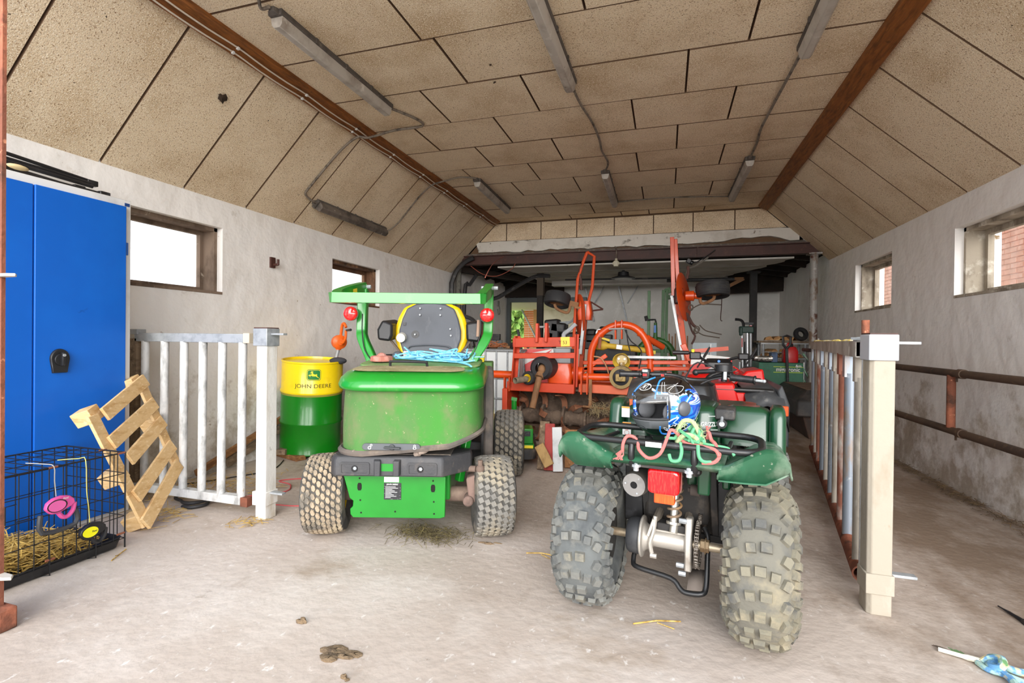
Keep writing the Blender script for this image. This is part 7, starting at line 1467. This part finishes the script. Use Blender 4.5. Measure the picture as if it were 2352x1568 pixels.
# posts carrying the back ceiling
mb = MB(); mb.bx(1.385,1.495,9.45,9.56,0,2.35); mb.bx(1.34,1.54,9.4,9.6,2.335,2.36)
struct('pillar_black_1', mb, mat('peeling_black_post', '#1b1917', .7, layers=[('#6f6048', 3, .57, .63, 7, (1,1,.4)), ('#2c2724', 9, .5, .7, 5, O3), ('#9a958c', 60, .73, .77, 2, O3)]), label='peeling black post right of the hay tedder')
mb = MB(); mb.bx(-2.30,-2.19,8.95,9.05,0,1.95); struct('pillar_black_2', mb, mat('old_black_post', '#211e1b', .8, layers=[('#3c352e', 6, .5, .7, 5, O3)]), label='dark post standing in the back doorway'); mb = MB(); mb.bx(-2.30,-2.18,8.94,9.06,1.95,2.36); part('timber_head', mb, mat('post_head_wood','#4b4136',.9), bpy.data.objects['pillar_black_2'])
# back ceiling rails
mb = MB(); mb.cyl((-1.9,9.6,2.31),(.35,9.6,2.29),.016,n=8); solo('ceiling_pipe', mb, M_duct, 'thin dark pipe under the back ceiling behind the floodlight', 'pipe')
T = thing('spring_rail', 'black spring rail with a folded end bracket under the back ceiling', 'rail', (.8,10.0,2.28))
mb = MB(); mb.cyl((.0,9.9,2.285),(1.18,9.9,2.285),.034,n=10); part('rail', mb, M_duct, T); mb = MB(); mb.bar((1.15,9.9,2.29),(1.34,9.9,2.29),.03,.05); mb.bar((1.34,9.9,2.29),(.98,9.92,2.10),.03,.06); part('bracket', mb, M_rustw, T)
mb = MB(); mb.bar((1.0,10.9,2.14),(2.2,10.9,2.185),.05,.09); solo('dark_rail', mb, M_dark, 'dark rail across the back wall behind the peeling black post', 'rail')
cable('hanging_wire', 'thin bent rod hanging from the folded bracket', [(.98,9.92,2.08),(.97,9.92,1.8),(.96,9.92,1.55),(.99,9.92,1.52)], .008, M_steelbrown)
T = thing('shelf_bracket', 'pair of grey door track brackets hanging on the back wall', 'bracket', (-.85,11.1,1.9))
for x in (-1.55,-.82):
    mb = MB(); mb.bar((x-.2,11.1,2.365),(x,11.2,1.55),.03,.05,up=(0,1,0)); mb.bar((x+.25,11.1,2.365),(x+.0,11.2,1.95),.02,.03,up=(0,1,0)); part('strut', mb, M_galv, T)
# ---------------------------------------------------------------- tyres and tank behind the mower
for i in range(4):
    T = thing('tyre', ['bottom','second','third','topmost'][i]+' black tyre of the stack behind the oil drum', 'tyre', (-2.93,5.05,.115+.235*i), group='stacked tyres')
    mb = MB(); c = (-2.93+.015*math.sin(i*2),5.05,.118+.235*i); mb.lathe(tyre_prof(.325,.225,.20,.9),c,(0,0,1),36,closed=True); part('carcass', mb, M_rtyre, T)
    mb = MB()
    for o in (-.07,-.035,0,.035,.07): mb.lathe([(.318,o-.012),(.329,o-.010),(.329,o+.010),(.318,o+.012)],c,(0,0,1),36,closed=True)
    part('tread_rib', mb, mat('tread_dark','#2b2a29',.85,layers=[('#4a4640',12,.55,.7,5,O3)]), T, kind='stuff')
cable('strap', 'black strap lying on the topmost tyre', [(-3.05,4.95,.945),(-2.95,4.9,.95),(-2.8,4.92,.96),(-2.7,5.0,.95)], .012, M_hose, 'strap')
T = thing('water_tank', 'white caged plastic tank with junk on its lid behind the mower', 'tank', (-2.25,6.7,0))
M_tank = mat('translucent_white_tank', '#d5d8d8', .5, layers=[('#b9bdbc', 3, .5, .7, 4, O3)])
mb = MB(); mb.loft([rrect(-2.32,6.75,.46,.46,.06,.14,3),rrect(-2.32,6.75,.46,.46,.06,.96,3),rrect(-2.32,6.75,.42,.42,.05,1.0,3)]); part('bladder', mb, M_tank, T)
mb = MB(); mb.bx(-2.80,-1.84,6.27,7.23,0,.14); part('pallet_base', mb, M_old, T, .01)
for k in range(7):
    x = -2.78+.155*k; mb = MB(); mb.cyl((x,6.275,.14),(x,6.275,1.0),.011,n=8); part('cage_bar', mb, M_galv, T)
for k in range(5):
    y = 6.28+.23*k; mb = MB(); mb.cyl((-1.845,y,.14),(-1.845,y,1.0),.011,n=8); part('cage_bar', mb, M_galv, T)
for z in (.35,.62,.99):
    mb = MB(); mb.cyl((-2.80,6.265,z),(-1.84,6.265,z),.013,n=8); mb.cyl((-1.835,6.27,z),(-1.835,7.22,z),.013,n=8); part('cage_hoop', mb, M_galv, T)
random.seed(9)
T = thing('scrap_heap', 'tangle of dark metal scrap and wire on the white tank', 'scrap', (-2.2,6.6,1.01))
for k in range(9):
    mb = MB(); c = V((random.uniform(-2.5,-1.95),random.uniform(6.4,6.8),1.03)); mb.cyl(c,c+V((random.uniform(-.2,.2),random.uniform(-.1,.1),random.uniform(.0,.08))),random.uniform(.012,.03),n=8); part('scrap_piece', mb, M_eng if k % 3 else M_rustw, T)
mb = MB()
for k in range(6): mb.tube([(-2.25+random.gauss(0,.1),6.5+random.gauss(0,.06),1.03+abs(random.gauss(0,.04))) for _ in range(6)],.005,n=5,smooth=3)
part('wire_tangle', mb, mat('copper_wire','#9a5a34',.6), T, kind='stuff')
mb = MB(); mb.bar((-1.98,6.85,1.0),(-2.05,6.9,1.28),.03,.03,up=(0,1,0)); mb.bar((-1.78,6.9,1.15),(-1.9,6.85,1.02),.02,.05); solo('scrap_bar', mb, M_eng, 'dark bar standing up out of the scrap on the tank', 'bar')
T = thing('slatted_panel', 'dark grey slatted metal panel standing against the left wall', 'panel', (-3.0,7.6,0))
mb = MB(); mb.bx(-3.35,-2.55,7.55,7.62,1.12,1.22); part('top_rail', mb, M_eng, T, .005)
for k in range(9): mb = MB(); x = -3.32+.093*k; mb.bx(x,x+.06,7.57,7.60,.0,1.12); part('slat', mb, mat('dark_grey_steel','#5e5f60',.6,.3), T)
# ---------------------------------------------------------------- right-hand back corner
T = thing('storage_trunk', 'black plastic trunk with angled lid beside the right gate', 'trunk', (1.9,7.2,0))
M_trk = mat('dusty_black_trunk', '#2b2a2a', .6, layers=[('#4d4540', 4, .5, .7, 6, O3), ('#6e5f50', 9, .62, .76, 5, O3)])
mb = MB(); mb.prism([(1.63,.0),(2.12,.0),(2.14,.27),(1.56,.27)], lambda a,b: (a,6.66,b), lambda a,b: (a,7.9,b)); part('body', mb, mat('rust_brown_trunk','#4a3428',.8,layers=[('#2a2522',5,.5,.68,6,O3)]), T, .01)
mb = MB(); r0 = [(1.47,6.56,.27),(2.16,6.56,.27),(2.16,8.0,.27),(1.47,8.0,.27)]; r1 = [(1.48,6.57,.45),(2.15,6.57,.45),(2.15,8.0,.45),(1.48,8.0,.45)]; r2 = [(1.60,6.72,.575),(2.1,6.72,.575),(2.1,7.95,.575),(1.60,7.95,.575)]
mb.loft([[V(p) for p in r] for r in (r0,r1,r2)]); part('lid', mb, M_trk, T, .02)
mb = MB(); mb.bx(1.61,2.09,6.74,7.94,.575,.579); part('dust_film', mb, mat('brown_dust','#7a6350',.95,layers=[('#5c4b3d',4,.5,.7,5,O3)]), T)
T = thing('welder', 'green welding machine box behind the black trunk', 'welder', (1.6,8.3,.0))
mb = MB(); mb.bx(1.315,1.90,8.1,8.7,.42,.84); part('case', mb, mat('welder_green','#2f6a50',.55,layers=[('#24523e',5,.5,.7,5,O3),('#4a7a64',12,.62,.74,5,O3)]), T, .008)
mb = MB(); mb.bx(1.33,1.89,8.12,8.68,.0,.42); part('undercarriage', mb, M_eng, T)
for z in (.778,.698):
    mb = MB(); mb.bx(1.51,1.895,8.096,8.1,z,z+.008); part('yellow_line', mb, mat('lime_line','#b9d21e',.5), T)
tm = text_mesh('migatronic', .085, .0005, True, fn=lambda a,b,d: (1.70+a,8.0945,.742+b), sx=.86); part('lettering', tm, M_white, T)
tm = text_mesh('&m', .055, .0005, True, fn=lambda a,b,d: (1.835+a,8.0945,.797+b)); part('lettering', tm, M_white, T)
T = thing('fuel_can', 'red plastic fuel can standing on the green welder', 'can', (1.76,8.3,.84))
mb = MB(); mb.loft([rrect(1.765,8.3,.095,.10,.04,.842,4),rrect(1.765,8.3,.10,.105,.045,.90,4),rrect(1.765,8.3,.098,.10,.045,1.01,4),rrect(1.765,8.3,.07,.08,.04,1.07,4),rrect(1.765,8.3,.04,.05,.03,1.085,4)]); part('body', mb, mat('can_red','#c01a1c',.35,coat=.3), T)
mb = MB(); mb.tube([(1.73,8.3,1.06),(1.735,8.3,1.12),(1.79,8.3,1.12),(1.80,8.3,1.05)],.014,n=8,smooth=2); part('handle', mb, MATS['can_red'], T); mb = MB(); mb.cyl((1.77,8.25,1.07),(1.77,8.24,1.12),.025,n=12); part('cap', mb, M_plblack, T)
mb = MB(); mb.bx(1.50,1.585,8.2,8.4,.842,.985); solo('battery_box', mb, mat('dusty_blue_box','#4a5f80',.6,layers=[('#2f3c50',8,.5,.7,5,O3)]), 'dusty blue box standing on the green welder', 'box', bevel=.008)
mb = MB(); mb.bx(1.34,1.49,8.2,8.45,.842,.93); solo('tool_case', mb, M_eng, 'small black case standing on the left end of the welder', 'case', bevel=.01)
T = thing('spade', 'black handled spade leaning upright in front of the green welder', 'spade', (1.67,8.0,.0))
mb = MB(); mb.bar((1.685,8.02,.46),(1.655,7.98,1.05),.035,.035,up=(0,1,0)); part('shaft', mb, M_plblack, T, .006)
mb = MB(); mb.tube([(1.655,7.98,1.05),(1.61,7.98,1.10),(1.605,7.98,1.22),(1.655,7.98,1.235),(1.705,7.98,1.22),(1.70,7.98,1.10),(1.655,7.98,1.05)],.017,n=8); part('d_grip', mb, M_plblack, T)
mb = MB(); mb.bx(1.60,1.78,8.02,8.035,.02,.46); part('blade', mb, M_eng, T, .004)
T = thing('firewood_rack', 'metal rack holding split firewood in the back right corner', 'rack', (1.8,8.9,0))
for x in (1.50,2.10):
    for y in (8.85,9.25): mb = MB(); mb.cyl((x,y,0),(x,y,1.12),.018,n=8); part('leg', mb, M_galv, T)
for z in (.88,1.12):
    mb = MB(); mb.bx(1.46,2.14,8.83,9.27,z-.01,z+.01); part('shelf', mb, M_silver, T)
mb = MB(); mb.bx(1.42,2.14,8.80,9.28,1.13,1.16); part('top_board', mb, M_old, T)
random.seed(14); M_split = mat('split_firewood', '#b98a58', .85, layers=[('#8a5f38', 6, .5, .68, 6, (3,.6,3)), ('#d9b482', 12, .58, .72, 4, O3)])
n_ = 0
for (z0, xs_, lab) in ((1.165,(1.60,1.70,1.80,1.90,2.0),'on the top board'),(.893,(1.60,1.70,1.80,1.90,2.0),'on the lower shelf'),(.985,(1.65,1.80,1.95),'heaped on the lower shelf')):
    for i, x in enumerate(xs_):
        mb = MB(); a = random.uniform(-.5,.5); r = random.uniform(.05,.075); tri = [(r*math.cos(t),abs(r*math.sin(t))*1.1) for t in (.1,1.3,2.4,3.1)]
        if z0 > .95 and z0 < 1.1: tri = [(u*.8,w*.8) for u,w in tri]
        mb.prism(tri, lambda u,w: (x+u-.05*a,8.86,z0+w), lambda u,w: (x+u+.1*a,9.2,z0+w)); solo('firewood_log', mb, M_split, ('leftmost','second','middle','fourth','rightmost')[i if len(xs_) == 5 else (0,2,4)[i]]+' split firewood log '+lab+' of the metal rack', 'log', 'firewood '+lab)
mb = MB(); mb.lathe(tyre_prof(.11,.07,.05,.9),(2.02,8.8,1.27),(.3,-1,.3),20,closed=True); solo('small_wheel', mb, M_rtyre, 'small black wheel lying on the firewood', 'wheel')
mb = MB(); mb.bx(1.32,1.58,9.6,9.63,.0,1.14); solo('grey_board', mb, mat('slate_panel','#4c4f52',.7), 'slate grey panel standing right of the peeling black post', 'panel', bevel=.004)
T = thing('drying_rack', 'folded green and white trellis rack beside the right gate', 'rack', (1.98,7.6,.0))
M_tg = mat('aged_green_plastic','#5f8f70',.6,layers=[('#a9ada4',7,.5,.66,5,O3)])
for a, b in (((1.86,8.15,.84),(2.02,8.12,.55)),((1.90,8.15,.98),(2.08,8.12,.72)),((1.88,8.15,.66),(2.02,8.12,.40)),((1.97,8.15,1.2),(2.1,8.12,1.0))):
    mb = MB(); mb.bar(a,b,.02,.035,up=(0,1,0)); part('slat', mb, M_tg, T)
for a, b in (((1.97,8.17,.70),(2.05,8.17,.96)),((1.96,8.17,.52),(2.03,8.17,.72)),((1.90,8.17,.0),(1.92,8.17,.85)),((2.08,8.17,.0),(2.1,8.17,1.2))):
    mb = MB(); mb.bar(a,b,.02,.03,up=(0,1,0)); part('white_slat', mb, M_limed, T)
T = thing('roller_stand', 'aluminium folding stand with green head beside the peeling black post', 'stand', (1.22,9.0,0))
for a, b, r in (((1.20,9.0,1.28),(1.235,8.95,.0),.022),((1.28,9.0,1.36),(1.30,8.95,.0),.03),((1.34,9.05,1.42),(1.37,9.1,.0),.02)):
    mb = MB(); mb.cyl(a,b,r,n=10); part('tube', mb, mat('brushed_aluminium','#c3c6c8',.35,.7), T)
mb = MB(); mb.box((1.265,9.0,1.34),(.22,.10,.11)); mb.box((1.18,8.97,1.31),(.05,.06,.14)); part('head', mb, mat('bottle_green','#1f3d33',.5), T, .015)
mb = MB(); mb.tube([(1.22,8.98,1.38),(1.21,8.98,1.46),(1.17,8.98,1.50),(1.09,8.98,1.51)],.022,n=8,smooth=3); part('handle', mb, M_plblack, T); mb = MB(); mb.bx(1.24,1.37,8.97,9.05,1.425,1.46); part('plate', mb, M_eng, T)
mb = MB(); mb.bx(1.19,1.21,8.97,9.03,1.05,1.20); mb.bx(1.31,1.35,8.98,9.02,1.36,1.41); part('red_clip', mb, MATS['can_red'], T)
T = thing('hand_drill_press', 'black motor stand on the floor below the peeling black post', 'machine', (1.35,8.4,0))
mb = MB(); mb.bx(1.2,1.32,8.4,8.7,.0,.75); part('motor', mb, M_eng, T, .03); mb = MB(); mb.cyl((1.12,8.6,.0),(1.12,8.6,.82),.03,n=10); part('column', mb, M_silver, T)
# ---------------------------------------------------------------- timber propped in front of the tiller
TP = lambda x0, x1, y, ztop, lean, w, m, lab: plank('plank', lab, (x0,y,.012),(x1,y+lean,ztop),w,.03,m,up=(0,-1,.3))
TP(-1.02,-1.02,4.22,.415,.10,.085,M_old,'weathered grey plank propped up beside the mower deck')
TP(-.955,-.97,4.205,.40,.10,.085,mat('flaking_red_board','#a8433e',.8,layers=[('#8a332f',6,.5,.7,6,O3),('#b98a6c',9,.66,.74,5,O3)],bump=.2),'red painted plank propped beside the weathered grey one')
TP(-.87,-.905,4.19,.375,.10,.085,mat('flaking_white_board','#cfd2d4',.8,layers=[('#b0b3b4',8,.5,.7,6,O3)],bump=.3),'white painted plank with frayed edge propped beside the red one')
TP(-.78,-.80,4.36,.33,.10,.13,M_brownwood,'wide brown plank behind the white painted one')
TP(-.70,-.72,4.40,.34,.10,.045,mat('pale_timber','#b3925f',.8,layers=[('#8d6d42',6,.5,.7,5,(3,3,1))]),'narrow pale timber upright behind the white plank')
plank('plank', 'short pale offcut leaning diagonally on the red and white planks', (-.93,4.115,.075),(-1.035,4.16,.235), .085, .022, MATS['pale_timber'], up=(0,-1,.3))
# ---------------------------------------------------------------- floor debris
T = thing('rope_end', 'knotted blue, green and white rope end on the floor at the lower right', 'rope', (1.12,2.18,0))
M_rw = mat('white_rope','#d8d4c4',.9,layers=[('#b0a890',30,.5,.66,4,O3)]); M_rb = mat('mixed_rope','#9fc0b8',.9,layers=[('#5f93c0',26,.48,.56,2,O3),('#d8c99a',20,.56,.62,2,O3),('#5f8a5a',24,.60,.66,2,O3)])
mb = MB(); mb.tube([(.985,2.24,.010),(1.03,2.22,.012),(1.075,2.205,.012),(1.10,2.19,.016)],[.008,.011],n=7,smooth=3); part('loose_strand', mb, M_rw, T)
mb = MB(); mb.tube([(1.09,2.19,.012),(1.125,2.20,.03),(1.14,2.17,.045),(1.12,2.14,.03),(1.10,2.16,.02),(1.13,2.19,.02),(1.16,2.16,.02),(1.20,2.165,.014),(1.30,2.19,.012),(1.45,2.21,.012)],.0125,n=8,smooth=4); mb.tube([(1.08,2.19,.01),(1.09,2.15,.012),(1.13,2.13,.014),(1.17,2.10,.014),(1.22,2.06,.012)],.010,n=7,smooth=3); mb.tube([(1.12,2.15,.02),(1.13,2.10,.016),(1.12,2.05,.014)],.012,n=7,smooth=3); part('knot', mb, M_rb, T)
mb = MB()
for k in range(10): mb.tube([(1.07+random.gauss(0,.006),2.205,.012),(1.035+random.gauss(0,.01),2.245+random.gauss(0,.006),.012)],.0014,n=4)
part('green_fray', mb, mat('rope_fray_green','#5c8452',.9), T, kind='stuff')
mb = MB()
for k in range(8): mb.tube([(1.06+random.gauss(0,.004),2.215,.011),(.99+random.gauss(0,.012),2.262+random.gauss(0,.004),.010)],.0012,n=4)
part('dark_fray', mb, mat('rope_fray_dark','#4a3d33',.9), T, kind='stuff')
mb = MB(); mb.tube([(1.425,2.57,.007),(1.415,2.62,.009),(1.40,2.70,.007)],[.008,.006,.003],n=6,smooth=3); mb.box((1.425,2.565,.010),(.022,.03,.018)); solo('cable_tie', mb, M_plblack, 'black cable tie lying on the floor at the right picture edge', 'cable tie')
M_mudc = mat('dry_mud','#7a664e',.95,layers=[('#4d4033',20,.5,.66,4,O3)],bump=.6,bscale=60,bdist=.02)
random.seed(31)
def clod(x, y, w, d, h, lab):
    mb = MB(); n = 12
    for k in range(7):
        mb.ball((x+random.gauss(0,w*.35),y+random.gauss(0,d*.35),h*.3),(w*random.uniform(.2,.45),d*random.uniform(.2,.45),h*random.uniform(.4,1)),n=8,m=5)
    mb.v = [(a+random.gauss(0,w*.03),b+random.gauss(0,d*.03),max(c,.0005)) for a,b,c in mb.v]; solo('dirt_clod', mb, M_mudc, lab, 'dirt', kind='stuff')
clod(-1.385,1.65,.045,.02,.018,'small dark clod of dirt on the floor in front of the mower')
clod(-1.12,1.50,.10,.06,.008,'flat greenish brown dirt patch on the floor in front of the mower')
clod(-1.02,1.43,.03,.02,.010,'small dirt crumb beside the flat dirt patch')
clod(1.10,1.98,.05,.03,.02,'brown scrap of dirt at the bottom edge right of the quad')
clod(-.95,2.62,.09,.02,.008,'scatter of dirt beside the right rear mower tyre')
# muck along the foot of the right wall
mb = straw_heap(500, lambda: 2.11+random.gauss(0,.04), lambda: random.uniform(3.3,6.4), lambda x,y: .006+random.random()*.02, (.03,.10), .0016, .15); mb.v = [(max(2.032,min(x,XR-.005)),y,max(z,.001)) for x,y,z in mb.v]; solo('floor_muck', mb, mat('dull_muck','#6b5842',.95,layers=[('#8d7550',20,.5,.66,4,O3)]), 'strip of trodden muck and straw along the foot of the right wall', 'muck', kind='stuff')
# ---------------------------------------------------------------- outside
M_brick = mat('outside_brick', '#eebfa8', .9, layers=[('#e2a88e', 3, .45, .65, 3, O3), ('#f4d0bf', 9, .55, .7, 4, O3)]); M_mort = mat('pale_mortar', '#f2ebe4', .95)
bh = thing('brick_house', 'pink brick wall of the neighbouring house outside the right windows', 'building', (4.2,9,0))
mb = MB(); mb.bx(4.12,4.4,6,15,0,3.6); part('wall', mb, M_mort, bh)
bw, bhh = .228, .055; proto = None
def brick(y, z, par, x=4.115):
    global proto
    if proto is None:
        mb = MB(); mb.bx(-.012,.03,0,bw,0,bhh); proto = mesh_of('brick', mb, M_brick)
    o = bpy.data.objects.new('brick', proto); COL.objects.link(o); o.parent = par; o.location = (x+random.uniform(-.002,.002)-par.location.x, y-par.location.y, z-par.location.z)
for r in range(18):
    z = 1.762+r*.067
    for y0, n in ((7.2,8),(10.8,7)):
        for k in range(n): brick(y0+k*.24+(.12 if r % 2 else 0), z, bh)
mb = MB()
for r in range(52):
    z = .02+r*.067
    for k in range(36):
        y = 6.0+k*.24+(.12 if r % 2 else 0)
        if 1.75 < z < 2.92 and (7.19 < y < 9.06+(.12 if r % 2 else 0) or 10.79 < y < 12.42+(.12 if r % 2 else 0)) or y > 14.7: continue
        mb.bx(4.105,4.14,y,y+bw,z,z+bhh)
part('brickwork', mb, M_brick, bh, kind='stuff')
bp_ = thing('brick_pier', 'orange brick pier beyond the back doorway', 'pier', (-4.08,15.1,0))
mb = MB(); mb.bx(-4.25,-3.93,15.0,15.3,0,2.05); part('core', mb, M_mort, bp_)
M_brick2 = mat('orange_brick', '#d98a52', .9, layers=[('#c4723c', 4, .45, .65, 3, O3)])
mb = MB(); 
for r in range(30):
    for k in range(2):
        y = 14.985; x = -4.255+(k*.16)+(0 if r % 2 else -.0); mb = MB(); mb.bx(x,x+.15,y,y+.03,.02+r*.067,.075+r*.067); part('brick', mb, M_brick2, bp_)
mb = MB(); mb.bx(-3.93,-3.80,14.9,15.0,0,2.05); solo('tan_board', mb, mat('tan_panel','#b48a58',.8), 'tan upright board beside the orange brick pier', 'board')
mb = MB(); mb.cyl((-4.1,14.2,2.0),(-3.2,13.0,.9),.025,n=8); solo('diagonal_strut', mb, M_galv, 'grey diagonal strut seen through the back doorway', 'strut')
mb = MB(); mb.bx(-4.85,-4.78,14.9,15.0,0,2.05); solo('white_post', mb, M_white, 'white post at the far opening beyond the back doorway', 'post')
M_leaf = mat('tree_leaves', '#7d9a4a', .9, layers=[('#5c7d36', 2, .45, .6, 4, O3), ('#b3b860', 4, .55, .7, 4, O3)])
random.seed(6)
def tree(x, y, h, r, lab):
    T = thing('tree', lab, 'tree', (x,y,0)); mb = MB(); mb.tube([(x,y,0),(x+.1,y,h*.4),(x,y+.1,h*.8)],[.14,.11,.06],n=8); part('trunk', mb, M_dark, T)
    mb = MB()
    for k in range(2600):
        d = V((random.gauss(0,1),random.gauss(0,1),random.gauss(0,1))).normalized()*r*random.uniform(.5,1); c = V((x,y,h*.55))+V((d.x,d.y,d.z*h*.45/r)); a = V((random.gauss(0,1),random.gauss(0,1),random.gauss(0,1))).normalized()*.17; b = a.orthogonal().normalized()*.11
        mb.add([c-a,c+b,c+a,c-b],[(0,1,2,3)])
    part('crown', mb, M_leaf, T)
tree(-7.2,21,4.2,1.7,'leafy tree seen through the back doorway, left one'); tree(-4.4,25.5,4.6,1.7,'leafy tree seen through the back doorway beside the brick pier'); tree(-11,25,4.8,2.0,'leafy tree far behind the back doorway')

# dead leaves and cobwebbed scraps stuck under the boards
random.seed(41)
for i, (p, sz, lab) in enumerate((((-3.05,2.772,2.847),.045,'torn dark scrap hanging from the left ceiling slope'),((-1.226,3.365,3.115),.014,'small dark leaf stuck to the flat ceiling, nearer one'),((-1.279,3.601,3.115),.014,'small dark leaf stuck to the flat ceiling, further one'))):
    x, y, z = p
    nrm = nL if i == 0 else V((0,0,-1)); a = nrm.orthogonal().normalized(); b = nrm.cross(a); mb = MB(); c = V((x,y,z))+nrm*.004
    out = [c+(a*math.cos(t)*random.uniform(.3,1)+b*math.sin(t)*random.uniform(.5,1.3))*sz for t in [2*PI*k/11 for k in range(11)]]
    mb.add([c+nrm*sz*.25]+[q+nrm*random.uniform(0,sz*.4) for q in out],[(0,1+k,1+(k+1)%11) for k in range(11)]); o = solo('dead_leaf', mb, mat('dead_leaf','#3d2f22',.95), lab, 'leaf'); so = o.modifiers.new('t','SOLIDIFY'); so.thickness = .002
